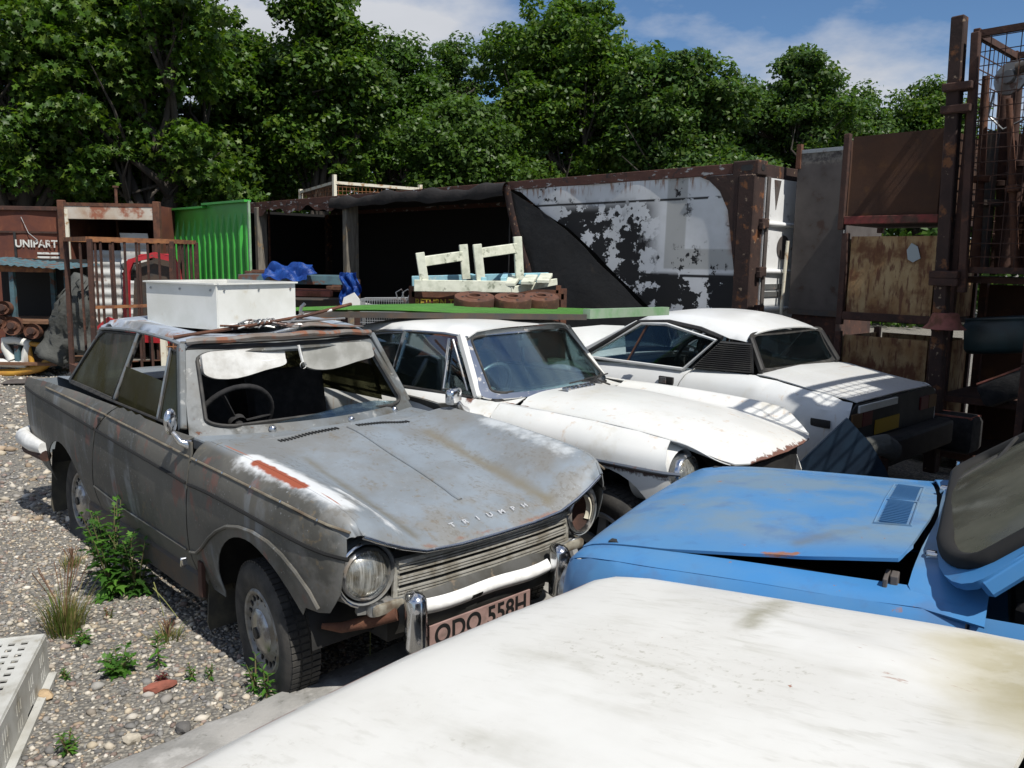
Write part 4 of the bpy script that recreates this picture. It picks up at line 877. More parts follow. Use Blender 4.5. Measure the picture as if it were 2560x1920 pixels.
    # bent sheet peak at the front of the roof
    panel('buckled_skin', [(-.90, .0), (-1.0, -.02), (-1.1, .1), (-1.12, .42), (-.97, .50), (-.88, .35)], lambda x, y: (x, y, 1.325+.055*max(0, 1-abs(y-.13)/.2)*max(0, 1-abs(x+1.0)/.14)-.06*max(0, y-.3)), .04, M['header_rust'], rf, thick=.004, smooth=15)
    # side glass and pillars
    for s in (-1, 1):
        dz = lambda x, y, z: (x, s*y, z)
        for a, b, r_, nm, m_ in (((-.76, .645, .89), (-.975, .548, 1.265), .026, 'pillar', M['herald_frame']), ((-1.70, .625, .905), (-1.49, .552, 1.285), .018, 'centre_pillar', M['chrome_dull']), ((-2.60, .585, .90), (-2.14, .52, 1.255), .022, 'rear_pillar', M['herald_frame'])):
            bm = bmesh.new(); bar(bm, dz(*a), dz(*b), r_*1.6, r_*1.2, (0, 1, 0), .004); finish(bm, nm, m_, t)
        # fixed rear quarter glass
        gq = [dz(-2.53, .60, .915), dz(-1.72, .63, .91), dz(-1.51, .556, 1.275), dz(-2.16, .53, 1.245)]
        panel('quarter_glass', [(.0, 0), (1, 0), (1, 1), (.12, 1), (.02, .88)], patch(*gq), .12, M['glass_mossy'], t, thick=.004)
        tube_obj('quarter_seal', [patch(*gq)(u, v) for u, v in ((0, 0), (.5, 0), (1, 0), (1, .5), (1, 1), (.5, 1), (.12, 1), (.03, .9), (0, .5))], .009, M['rubber'], t, 6, True)
        tube_obj('belt_seal', [dz(-2.5, .612, .905), dz(-1.75, .645, .905), dz(-.85, .655, .90)], .008, M['rubber'], t, 6)
        # door glass half down
        gd = [dz(-1.68, .63, .87), dz(-1.0, .645, .87), dz(-1.0, .60, 1.075), dz(-1.60, .598, 1.10)]
        panel('door_glass', [(0, 0), (1, 0), (1, 1), (0, 1)], patch(*gd), .2, M['glass_mossy'], t, thick=.004)
        # quarter light
        ql = [dz(-1.02, .65, .905), dz(-.80, .64, .905), dz(-.985, .558, 1.23), dz(-1.06, .56, 1.235)]
        panel('quarter_light', [(0, 0), (1, 0), (1, 1), (0, 1)], patch(*ql), .3, M['glass_mossy'], t, thick=.004)
        f = patch(*ql); tube_obj('quarter_light_frame', [f(u, v) for u, v in ((0, 0), (.5, -.01), (1, 0), (1, .5), (1, 1), (.5, 1), (0, 1), (0, .5))], .008, M['rubber'], t, 6, True)
        bm = bmesh.new(); bar(bm, f(-.06, -.02), f(-.1, 1.02), .022, .014, (0, 1, 0)); finish(bm, 'window_channel', M['chrome_dull'], t)
    # boot, tail, bumper
    panel('boot_lid', [(-2.5, -.58), (-2.98, -.56), (-2.98, .56), (-2.5, .58)], lambda x, y: B.top(x, y, 5), .1, P, t)
    panel('rear_deck', [(-2.28, -.55), (-2.495, -.58), (-2.495, .58), (-2.28, .55)], lambda x, y: B.top(x, y, 5), .1, P, t)
    panel('tail_panel', [(-.69, .38), (.69, .38), (.69, .88), (-.69, .88)], lambda y, z: (-2.985+.05*(y/.7)**2*0, y, z), .15, P, t)
    bm = bmesh.new(); pts = [(-2.56, -.775, .505), (-2.75, -.795, .51), (-2.95, -.79, .515), (-3.06, -.70, .515), (-3.08, 0, .515), (-3.06, .70, .515), (-2.6, .79, .51)]; tube(bm, pts, [.03, .042, .045, .045, .045, .045, .03], 10, flat=1.25); rb = finish(bm, 'rear_bumper', M['white_plastic'], t, 60)
    bm = bmesh.new(); tube(bm, [(-2.56, -.765, .455), (-2.9, -.78, .45), (-3.03, -.70, .45), (-3.05, 0, .45), (-3.03, .7, .45)], .035, 8); finish(bm, 'bumper_bar', M['rust_dark'], rb, 50)
    # wheels, mudflaps
    wheel(t, (.06, -.63, .205), .285, .145, 'disc', -.10, .08, -1, .05); wheel(t, (.06, .63, .205), .285, .145, 'disc', -.10, .08, 1)
    wheel(t, (-2.27, -.60, .215), .285, .145, 'disc', 0, .07, -1, -.04); wheel(t, (-2.27, .60, .215), .285, .145, 'disc', 0, .07, 1)
    mflap = mat('mudflap', (.05, .047, .04), .85, var=((.11, .1, .07), 8))
    for x, y, z, w, h in ((-.40, -.64, .23, .16, .34), (-2.66, -.63, .27, .2, .40)):
        bm = bmesh.new(); prism(bm, [(-w*.35, h/2), (w*.35, h/2), (w*.5, -h*.42), (w*.4, -h/2), (-w*.45, -h/2), (-w*.5, -h*.4)], lambda a, b: (x-.004+.05*(h/2-b)*.3, y+a, z+b), lambda a, b: (x+.006+.05*(h/2-b)*.3, y+a, z+b)); finish(bm, 'mudflap', mflap, t)
    for x in (.06, -2.27):   # wheel wells
        bm = bmesh.new(); lathe(bm, [(.40, -.30), (.40, .30)], 20, rot_to((0, 1, 0), (x, -.40, .27)), R(0), R(180)); 
        for v in bm.verts: pass
        finish(bm, 'wheel_well', M['black'], t, 60)
    # mirror
    bm = bmesh.new(); tube(bm, [(-.47, -.735, .885), (-.485, -.77, .90), (-.50, -.795, .945)], [.024, .015, .010], 8); mi = finish(bm, 'door_mirror', M['chrome'], t, 60)
    bm = bmesh.new(); bmesh.ops.create_uvsphere(bm, u_segments=16, v_segments=10, radius=1, matrix=Matrix.Translation((-.505, -.80, .99))@Matrix.Rotation(.5, 4, 'Z')@Matrix.Diagonal((.020, .036, .058, 1))); finish(bm, 'mirror_head', M['chrome'], mi, 80)
    # interior
    box_obj('floor_pan', [((-1.3, 0, .24), (1.9, 1.2, .03)), ((-.46, 0, .55), (.03, 1.25, .55)), ((-2.1, 0, .55), (.04, 1.2, .6))], M['dark_in'], t)
    box_obj('dashboard', [((-.72, 0, .80), (.22, 1.18, .13))], M['black'], t, .03)
    box_obj('scuttle', [((-.56, 0, .84), (.26, 1.26, .06))], P, t, .01)
    seat(t, -1.35, -.31, M['cloth_black'], .60, .50); seat(t, -1.35, .31, M['cloth_black'], .60, .50)
    bm = bmesh.new(); bx(bm, (-2.0, 0, .62), (.16, 1.1, .62), Matrix.Rotation(-.25, 4, 'Y'), bev=.05); finish(bm, 'rear_seat', M['cloth_black'], t, 40)
    steering(t, (-.93, -.31, .88), .20, R(-62), M['cloth_black'])
    for y, m_, dz_ in ((-.27, M['visor'], 0), (.27, mat('visor_grey', (.33, .33, .31), .8, var=((.22, .22, .2), 8)), .02)):
        f = patch((-.85, y-.22, 1.10+dz_), (-.85, y+.22, 1.10+dz_), (-.885, y+.22, 1.235), (-.885, y-.22, 1.235))
        panel('sun_visor', rrect(0, .12 if y < 0 else 0, 1, 1, .16), lambda u, v: tuple(np.array(f(u, v))+np.array((0, 0, (-.02*math.sin(u*5) if v < .5 else 0)))), .12, m_, t, thick=.022)
    bm = bmesh.new(); tube(bm, [(-.86, .02, 1.24), (-.855, .035, 1.17), (-.855, .04, 1.15)], .008, 6); lathe(bm, [(.018, -.004), (.018, .004)], 12, rot_to((1, 0, 0), (-.85, .04, 1.135))); finish(bm, 'mirror_stem', M['white_plastic'], t, 50)
    return t
M['badge'] = mat('badge', (.62, .63, .64), .35, .4)
M['trim_old'] = mat('trim_old', (.27, .24, .18), .6, .3, var=((.16, .12, .08), 12))
herald()
BLU = Frame(.505, 3.138, 2.62); WHT = Frame(-.198, 1.62, 2.41)
def part_empty(name, parent):
    o = bpy.data.objects.new(name, None); COL.objects.link(o); o.parent = parent; o.empty_display_size = .05; return o
def mgb():
    t = thing('coupe_car', 'white hatchback coupe with rusty wing edges, green sheet lying on its roof', 'car', MGB.o, MGB.yaw)
    xs = [.74, .68, .58, .42, .2, 0, -.35, -.65, -1.0, -1.6, -2.3, -2.75, -3.0]
    B = Body(xs, [([.40, .48, .56]+[.66]*8+[.60, .5], .18), ([.48, .58, .67]+[.73]*8+[.68, .55], .42), ([.50, .61, .69]+[.752]*8+[.70, .58], .675),
        ([.49, .60, .675]+[.735]*8+[.69, .56], [.69, .715, .735, .755, .77, .78, .785, .79, .79, .79, .79, .76, .70]),
        ([.46, .55, .61]+[.64]*8+[.62, .5], [.70, .745, .785, .815, .837, .848, .858, .86, .875, .88, .88, .84, .76]),
        ([.43, .475]+[.50]*9+[.5, .42], [.675, .70, .725, .757, .79, .805, .82, .83, .88, .88, .88, .86, .8]),
        ([.25]*13, [.685, .725, .757, .793, .83, .85, .872, .872, .88, .88, .88, .86, .8]), ([0]*13, [.69, .735, .77, .805, .842, .863, .885, .878, .88, .88, .88, .86, .8])])
    P = M['mgb']; zt = lambda x: B.pt(x, 5.0)[2]
    for s in (-1, 1):
        sf = lambda x, z: B.side(x, z, 4.0, s)
        # wing below the crown
        out = [(x, B.pt(x, 4.0)[2]-.001) for x in (-.62, -.3, 0, .25, .42)]+[(.445, .76), (.47, .66), (.50, .55), (.56, .45), (.54, .36), (.50, .33)]+arc(.10, .30, .355, 8, 172, 18)+[(-.28, .25), (-.60, .25)]
        w_ = panel('front_wing', out, sf, .05, P, t, thick=.005)
        # wing top between crown and bonnet seam
        def wt(x, k): return B.pt(x, 4.0+k, s)
        panel('wing_top', [(-.62, -.02), (.43, -.02), (.47, .15), (.53, .4), (.60, .7), (.66, 1.0), (-.62, 1.0)], wt, .08, P, w_, thick=.004)
        tube_obj('chrome_strip', [tuple(np.array(sf(x, .682))+np.array((0, s*.006, 0))) for x in np.linspace(-.33, .52, 14)], .009, M['strip_dark'], w_, 6)
        d_ = panel('door', [(-.632, .25)]+[(-.632, .86), (-1.0, .865), (-1.5, .87), (-1.52, .25)], sf, .1, P, t, thick=.01)
        panel('rear_quarter', [(-1.532, .25), (-1.51, .87), (-2.2, .88), (-2.75, .84), (-2.95, .75), (-2.95, .45), (-2.62, .35)]+arc(-2.25, .30, .36, 8, 172, 12)[::1]+[(-1.85, .25)], sf, .09, P, t, thick=.006)
        bm = bmesh.new(); lathe(bm, [(.39, -.26), (.39, .26)], 20, rot_to((0, 1, 0), (.10, s*.42, .32)), 0, R(180)); finish(bm, 'wheel_well', M['black'], w_, 60)
    bo = [(-.60, -.645), (-.3, -.645), (0, -.645), (.3, -.645), (.6, -.645), (.66, -.62), (.70, -.5), (.72, -.3), (.73, 0)]; bo += [(x, -y) for x, y in bo[::-1][1:]]
    bon = panel('bonnet', bo+[(-.66, .45), (-.68, .2), (-.69, 0), (-.68, -.2), (-.66, -.45)], lambda x, v: tuple(np.array(B.tp(x, v, 5.0))+np.array((0, 0, .004))), .05, P, t, thick=.008, smooth=50)
    tube_obj('bonnet_edge_seal', [(x, -abs(B.pt(x, 5.0)[1])-.002, B.pt(x, 5.0)[2]-.001) for x in np.linspace(-.1, .68, 14)], .006, M['rubber'], bon, 5)
    panel('scuttle', [(-.61, -.62), (-.66, -.40), (-.69, 0), (-.66, .40), (-.61, .62), (-.80, .62), (-.74, 0), (-.80, -.62)], lambda x, y: (x, y, min(.872, B.top(min(x, -.5), y, 4.9)[2]+.004)), .08, P, t, thick=.004)
    # badge-like chrome vent blocks in front of the windscreen
    g = part_empty('scuttle_vent', t)
    for i in range(7): bm = bmesh.new(); bx(bm, (-.545-.0*i, -.14+.042*i, .888), (.05, .028, .022), bev=.006); finish(bm, 'vent_block', M['chrome'], g, 40)
    box_obj('vent_base', [((-.545, -.015, .876), (.075, .33, .012))], M['chrome_dull'], g, .004)
    # nose
    panel('nose', [(-.56, .42), (.56, .42), (.56, .62), (.45, .665), (0, .68), (-.45, .665), (-.56, .62)], lambda y, z: (.70-.16*(y/.6)**2-.06*max(0, .55-z), y, z), .08, M['black'], t, thick=.01)
    for s in (-1, 1):
        lamp(t, (.475, s*.578, .645), (1, s*.06, .05), .090, M['chrome'], ring_depth=.09); bm = bmesh.new(); lathe(bm, [(.112, -.06), (.118, -.03), (.150, -.12), (.16, -.22)], 30, rot_to((1, s*.06, .0), (.475, s*.578, .645))); finish(bm, 'lamp_nacelle', P, t, 60)
    # windscreen
    f0 = patch((-.76, -.60, .868), (-.76, .60, .868), (-1.035, .495, 1.195), (-1.035, -.495, 1.195))
    def ws(u, v): p = np.array(f0(u, v)); p[0] += (.15*(1-v)+.09*v)*4*u*(1-u); p[2] += .012*4*u*(1-u)*v; return tuple(p)
    oc = rrect(.0, .0, 1, 1, .07, 5); fr = panel('windscreen_frame', rrect(-.02, -.03, 1.02, 1.04, .08), ws, .05, M['chrome'], t, [rrect(.03, .05, .97, .955, .07)], .014, 40)
    panel('windscreen', rrect(.02, .035, .98, .97, .07), lambda u, v: tuple(np.array(ws(u, v))-np.array((.006, 0, 0))), .07, M['glass_clear'], t, thick=.004)
    tube_obj('windscreen_seal', [ws(u, v) for u, v in rrect(.032, .055, .968, .95, .07, 5)], .008, M['rubber'], fr, 6, True)
    for u0, u1 in ((.52, .78), (.86, .60)):
        a = np.array(ws(u0, -.06))+np.array((.05, 0, .0)); b = np.array(ws(u1, .06))+np.array((.02, 0, .015)); bm = bmesh.new(); tube(bm, [a, (a+b)/2+np.array((.01, 0, .02)), b], .006, 6); tube(bm, [b+np.array((0, -.13, .0)), b+np.array((0, .13, .01))], .005, 5); finish(bm, 'wiper', M['black'], t, 50)
    # roof
    RB = Body([-1.0, -1.15, -1.5, -1.9, -2.3, -2.6], [([.50, .535, .55, .55, .52, .45], [1.185, 1.20, 1.195, 1.155, 1.06, .93]), ([.45, .48, .50, .50, .47, .40], [1.215, 1.235, 1.235, 1.195, 1.09, .95]), ([.25]*6, [1.235, 1.255, 1.262, 1.225, 1.11, .96]), ([0]*6, [1.24, 1.262, 1.27, 1.23, 1.115, .965])])
    ro = [(x, -pch([-2.6, -2.3, -1.9, -1.5, -1.15, -1.0], [.45, .52, .55, .55, .535, .50], x)) for x in (-.995, -1.15, -1.4, -1.65, -1.9, -2.1, -2.3, -2.6)]
    ro2 = [(-.95, -.25), (-.93, 0), (-.95, .25)]
    rf = panel('roof', ro[::-1]+ro2+[(x, -y) for x, y in ro], lambda x, y: RB.top(max(-2.6, min(-1.0, x)), y) if x < -1 else (x, y, RB.top(-1.0, y)[2]-.02*(x+1)), .08, P, t, thick=.008, smooth=50)
    for s in (-1, 1):
        tube_obj('rain_gutter', [(x, s*(abs(y)+.005), RB.top(x, y)[2]-.004) for x, y in ro], .009, M['chrome_dull'], rf, 6)
        dz = lambda x, y, z: (x, s*y, z)
        bm = bmesh.new(); bar(bm, dz(-.80, .625, .86), dz(-1.04, .515, 1.195), .045, .04, (0, 1, 0), .008); finish(bm, 'pillar', P, t)
        bm = bmesh.new(); bar(bm, dz(-1.50, .645, .87), dz(-1.46, .555, 1.19), .022, .012, (0, 1, 0)); finish(bm, 'centre_pillar', M['chrome'], t)
        gl = [dz(-1.49, .645, .878), dz(-.85, .63, .875), dz(-1.06, .525, 1.18), dz(-1.455, .555, 1.18)]
        panel('door_glass', [(0, 0), (1, 0), (1, 1), (0, 1)], patch(*gl), .25, M['glass_dark'], t, thick=.004)
        gq = [dz(-2.25, .62, .885), dz(-1.515, .645, .88), dz(-1.475, .556, 1.18), dz(-1.85, .548, 1.145)]
        panel('quarter_glass', [(0, 0), (1, 0), (1, 1), (.1, 1)], patch(*gq), .25, M['glass_dark'], t, thick=.004)
        fq = patch(*gq); tube_obj('quarter_trim', [fq(u, v) for u, v in ((0, 0), (.5, 0), (1, 0), (1, 1), (.5, 1), (.05, .97))], .008, M['chrome_dull'], t, 6, True)
        bm = bmesh.new(); bar(bm, dz(-1.055, .645, .875), dz(-1.10, .545, 1.17), .02, .012, (0, 1, 0)); finish(bm, 'quarter_light_bar', M['chrome'], t)
        tube_obj('quarter_light_frame', [dz(-1.05, .65, .89), dz(-1.095, .552, 1.15), dz(-1.07, .548, 1.165), dz(-.87, .64, .90)], .007, M['chrome_dull'], t, 6, True)
        tube_obj('belt_strip', [dz(-2.2, .645, .882), dz(-1.5, .665, .872), dz(-.82, .65, .868)], .009, M['rubber'], t, 6)
    bm = bmesh.new(); grid(bm, 8, 6, lambda u, v: (-2.45-.5*v, -.42+.84*u, 1.03-.17*v)); finish(bm, 'tailgate', P, t, 60)
    bm = bmesh.new(); tube(bm, [(-.80, -.735, .80), (-.79, -.775, .825), (-.785, -.80, .86)], [.032, .022, .014], 10); mi = finish(bm, 'door_mirror', M['chrome'], t, 60)
    bm = bmesh.new(); bx(bm, (-.79, -.835, .90), (.055, .125, .085), Matrix.Rotation(.35, 4, 'Z'), bev=.018); finish(bm, 'mirror_head', M['chrome'], mi, 60)
    wheel(t, (.10, -.66, .235), .305, .165, 'alloy', -.05, .0, -1); wheel(t, (.10, .66, .235), .305, .165, 'alloy', 0, 0, 1); wheel(t, (-2.25, -.64, .235), .305, .165, 'alloy', 0, 0, -1); wheel(t, (-2.25, .64, .235), .305, .165, 'alloy', 0, 0, 1)
    for s in (-1, 1): bm = bmesh.new(); bar(bm, (-.3, s*.68, .24), (-1.9, s*.68, .24), .09, .12, bev=.01); finish(bm, 'sill', P, t)
    box_obj('floor_pan', [((-1.3, 0, .22), (1.9, 1.25, .03)), ((-.58, 0, .55), (.04, 1.2, .5)), ((-2.3, 0, .6), (.9, 1.1, .04)), ((.3, 0, .35), (.5, .8, .3))], M['dark_in'], t)
    box_obj('dashboard', [((-.82, 0, .80), (.22, 1.16, .14))], M['black'], t, .04)
    seat(t, -1.5, -.30, M['cloth_black'], .58, .46, .36, .18, True); seat(t, -1.5, .30, M['cloth_black'], .58, .46, .36, .18, True)
    steering(t, (-1.02, -.30, .84), .19, R(-66), M['steel'])
    bm = bmesh.new(); tube(bm, [(-.96, .0, 1.19), (-.95, 0, 1.13)], .008, 6); bx(bm, (-.95, 0, 1.12), (.02, .2, .05), bev=.012); finish(bm, 'rear_view_mirror', M['black'], t, 50)
M['strip_dark'] = mat('strip_dark', (.17, .19, .22), .4, .6, layers=[(RUST, .9, .8, [('n', 25, .6, .68)])])
mgb()
M['amber_dark'] = mat('amber_dark', (.12, .06, .02), .4); M['red_dark'] = mat('red_dark', (.10, .012, .014), .4)
def tr7():
    t = thing('wedge_coupe', 'white wedge-shaped coupe seen from behind, black louvred panel beside rear window', 'car', TR7.o, TR7.yaw)
    xs = [-.84, -.76, -.6, -.25, -.08, .4, .9, 1.4, 2.0, 2.6, 3.0]
    B = Body(xs, [([.66, .70, .74]+[.76]*7+[.6], .22), ([.74, .78, .81]+[.83]*7+[.7], .42), ([.76, .80, .83]+[.845]*7+[.72], [.62, .62, .62, .63, .64, .66, .66, .65, .6, .5, .42]),
        ([.74, .77, .795]+[.80]*7+[.68], [.73, .75, .77, .79, .80, .80, .80, .78, .72, .6, .48]), ([.70, .72, .735]+[.745, .735, .73, .73, .73, .72, .7]+[.62], [.78, .80, .815, .86, .885, .885, .875, .85, .78, .65, .52]),
        ([.62, .645, .65]+[.66]*7+[.5], [.79, .81, .83, .885, .905, .90, .885, .86, .80, .67, .53]), ([.3]*11, [.795, .815, .84, .895, .92, .91, .895, .87, .81, .68, .54]), ([0]*11, [.80, .82, .845, .90, .93, .91, .90, .875, .81, .68, .54])])
    P = M['tr7']
    for s in (-1, 1):
        sf = lambda x, z: B.side(x, z, 5.0, s); zt = lambda x: B.pt(x, 5.0)[2]-.001
        q = panel('rear_quarter', [(x, zt(x)) for x in (.44, .2, -.08, -.25, -.5, -.7, -.80)]+[(-.82, .76), (-.82, .45), (-.62, .30), (-.42, .28)]+arc(0, .27, .35, 175, 5, 14)+[(.47, .24), (.52, .6), (.48, .80)], sf, .06, P, t, thick=.006, smooth=40)
        d_ = panel('door', [(.452, zt(.45)), (.492, .80), (.532, .6), (.482, .24), (1.50, .24), (1.62, .84), (1.45, zt(1.45)), (1.0, zt(1.0))], sf, .1, P, t, thick=.008)
        panel('front_wing', [(1.632, .84), (1.51, .24), (1.72, .24)]+arc(2.16, .27, .36, 175, 5, 12)+[(2.9, .25), (2.99, .45), (2.6, zt(2.6)), (2.0, zt(2.0))], sf, .1, P, t)
        if s > 0:
            bm = bmesh.new(); bx(bm, (.60, .812, .80), (.135, .02, .06), bev=.006); h = finish(bm, 'door_handle', M['black'], d_, 40); box_obj('handle_lever', [((.625, .823, .80), (.06, .008, .045))], M['steel'], h, .002)
            bm = bmesh.new(); bx(bm, (-.66, .822, .66), (.14, .012, .055), bev=.006); mk = finish(bm, 'side_marker', M['black'], q, 40)
        bm = bmesh.new(); lathe(bm, [(.36, -.25), (.36, .25)], 18, rot_to((0, 1, 0), (0, s*.55, .27)), 0, R(180)); finish(bm, 'wheel_well', M['black'], q, 60)
        for x in (0, 2.16): wheel(t, (x, s*.72, .27), .29, .17, 'alloy', 0, 0, s)
        # side window, white surround, louvres
        dz = lambda x, y, z: (x, s*y, z)
        yw = lambda z: .735-.30*(z-.88)
        W_ = [(1.48, .895), (.985, 1.205), (.74, 1.215), (.27, 1.128), (.50, .89)]
        panel('side_glass', W_, lambda x, z: dz(x, yw(z), z), .15, M['glass_dark'], t, thick=.004)
        tube_obj('window_surround', [dz(x, yw(z)+.006, z) for x, z in W_[::-1]+[W_[-1]]], .014, P, t, 6)
        bm = bmesh.new(); bar(bm, dz(1.05, yw(.90)-.01, .90), dz(.93, yw(1.2)-.01, 1.2), .02, .02, (0, 1, 0)); finish(bm, 'glass_channel', M['rust'], t)
        lv = part_empty('louvre_panel', t)
        pp = patch(dz(.44, .725, .905), dz(-.06, .665, .915), dz(.0, .60, 1.125), dz(.245, .632, 1.125))
        bm = bmesh.new(); grid(bm, 3, 3, lambda u, v: pp(u, v)); finish(bm, 'louvre_back', M['black'], lv)
        for i in range(14):
            v = .05+.9*i/13; bm = bmesh.new(); bar(bm, tuple(np.array(pp(.03, v))+np.array((0, s*.010, 0))), tuple(np.array(pp(.97, v))+np.array((0, s*.010, 0))), .02, .007, (0, s*.5, .8)); finish(bm, 'louvre', M['black'], lv)
        tube_obj('roof_band', [dz(x, y, z) for x, y, z in ((1.50, .70, .93), (1.02, .632, 1.215), (.74, .615, 1.235), (.45, .61, 1.20), (.25, .615, 1.145))], .02, M['black'], t, 6)
        bm = bmesh.new(); bar(bm, dz(1.62, .69, .90), dz(1.05, .60, 1.205), .05, .04, (0, 1, 0), .008); finish(bm, 'pillar', P, t)
        bm = bmesh.new(); bar(bm, dz(-.09, .60, .92), dz(.055, .545, 1.16), .05, .05, (0, 1, 0), .012); finish(bm, 'rear_pillar', M['black'], t)
    RB = Body([1.12, 1.0, .7, .4, .2, .05], [([.57, .585, .605, .605, .595, .57], [1.19, 1.225, 1.235, 1.20, 1.145, 1.125]), ([.52, .54, .555, .555, .545, .53], [1.215, 1.265, 1.285, 1.26, 1.215, 1.175]), ([.3]*6, [1.24, 1.29, 1.315, 1.297, 1.255, 1.205]), ([0]*6, [1.25, 1.30, 1.325, 1.31, 1.265, 1.215])])
    panel('roof', [(1.12, -.57), (1.0, -.585), (.7, -.605), (.4, -.605), (.2, -.595), (.05, -.57), (.05, .57), (.2, .595), (.4, .605), (.7, .605), (1.0, .585), (1.12, .57), (1.16, .3), (1.18, 0), (1.16, -.3)], lambda x, y: RB.top(x, y), .07, P, t, thick=.01, smooth=50)
    rw = patch((-.075, .60, .925), (-.075, -.60, .925), (.06, -.54, 1.185), (.06, .54, 1.185), -.03)
    panel('rear_window', rrect(.02, .03, .98, .97, .1), rw, .1, M['glass_dark'], t, thick=.004)
    fr = panel('rear_window_seal', rrect(-.02, -.03, 1.02, 1.05, .11), lambda u, v: rw(u, v), .06, M['rubber'], t, [rrect(.03, .05, .97, .95, .09)], .012)
    wsx = patch((1.63, -.68, .88), (1.63, .68, .88), (1.12, .56, 1.19), (1.12, -.56, 1.19), .05); panel('windscreen', [(0, 0), (1, 0), (1, 1), (0, 1)], wsx, .2, M['glass_dark'], t, thick=.004)
    panel('bonnet', [(1.64, -.66), (2.6, -.64), (2.98, -.5), (2.98, .5), (2.6, .64), (1.64, .66)], lambda x, y: B.top(x, y, 5), .15, P, t)
    panel('rear_deck', [(-.07, -.64), (-.232, -.62), (-.232, .62), (-.07, .64)], lambda x, y: B.top(x, y, 5), .08, P, t, thick=.006)
    bt = panel('boot_lid', [(-.24, -.64), (-.5, -.64), (-.81, -.62), (-.815, 0), (-.81, .62), (-.5, .64), (-.24, .64)], lambda x, y: tuple(np.array(B.top(x, y, 5))+np.array((0, 0, .004))), .08, P, t, thick=.008)
    panel('tail_panel', [(-.74, .34), (.74, .34), (.74, .74), (.66, .79), (-.66, .79), (-.74, .74)], lambda y, z: (-.815, y, z), .12, M['black'], t, thick=.01)
    box_obj('rear_bumper', [((-.89, 0, .44), (.14, 1.62, .2))], M['black'], t, .03)
    for s in (-1, 1):
        for k, (yy, mm) in enumerate(((.66, 'amber_dark'), (.5, 'red_dark'))): box_obj('tail_lamp', [((-.828, s*yy, .68), (.02, .15, .10))], M[mm], t, .004)
    box_obj('tail_trim', [((-.83, .33, .755), (.02, .62, .05))], M['white_metal'], t, .004)
    ypl = mat('plate_yellow', (.42, .25, .015), .6); box_obj('number_plate', [((-.832, .16, .60), (.008, .40, .10))], ypl, t)
    seat(t, .75, .36, M['cloth_black'], .58, .48, .34, .2, True); seat(t, .75, -.36, M['cloth_black'], .58, .48, .34, .2, True)
    box_obj('floor_pan', [((.9, 0, .24), (2.2, 1.4, .03)), ((1.55, 0, .72), (.25, 1.3, .2)), ((.35, 0, .6), (.04, 1.35, .5)), ((-.35, 0, .5), (.8, 1.2, .3))], M['dark_in'], t)
    steering(t, (1.2, -.36, .86), .18, R(66), M['black'])
tr7()
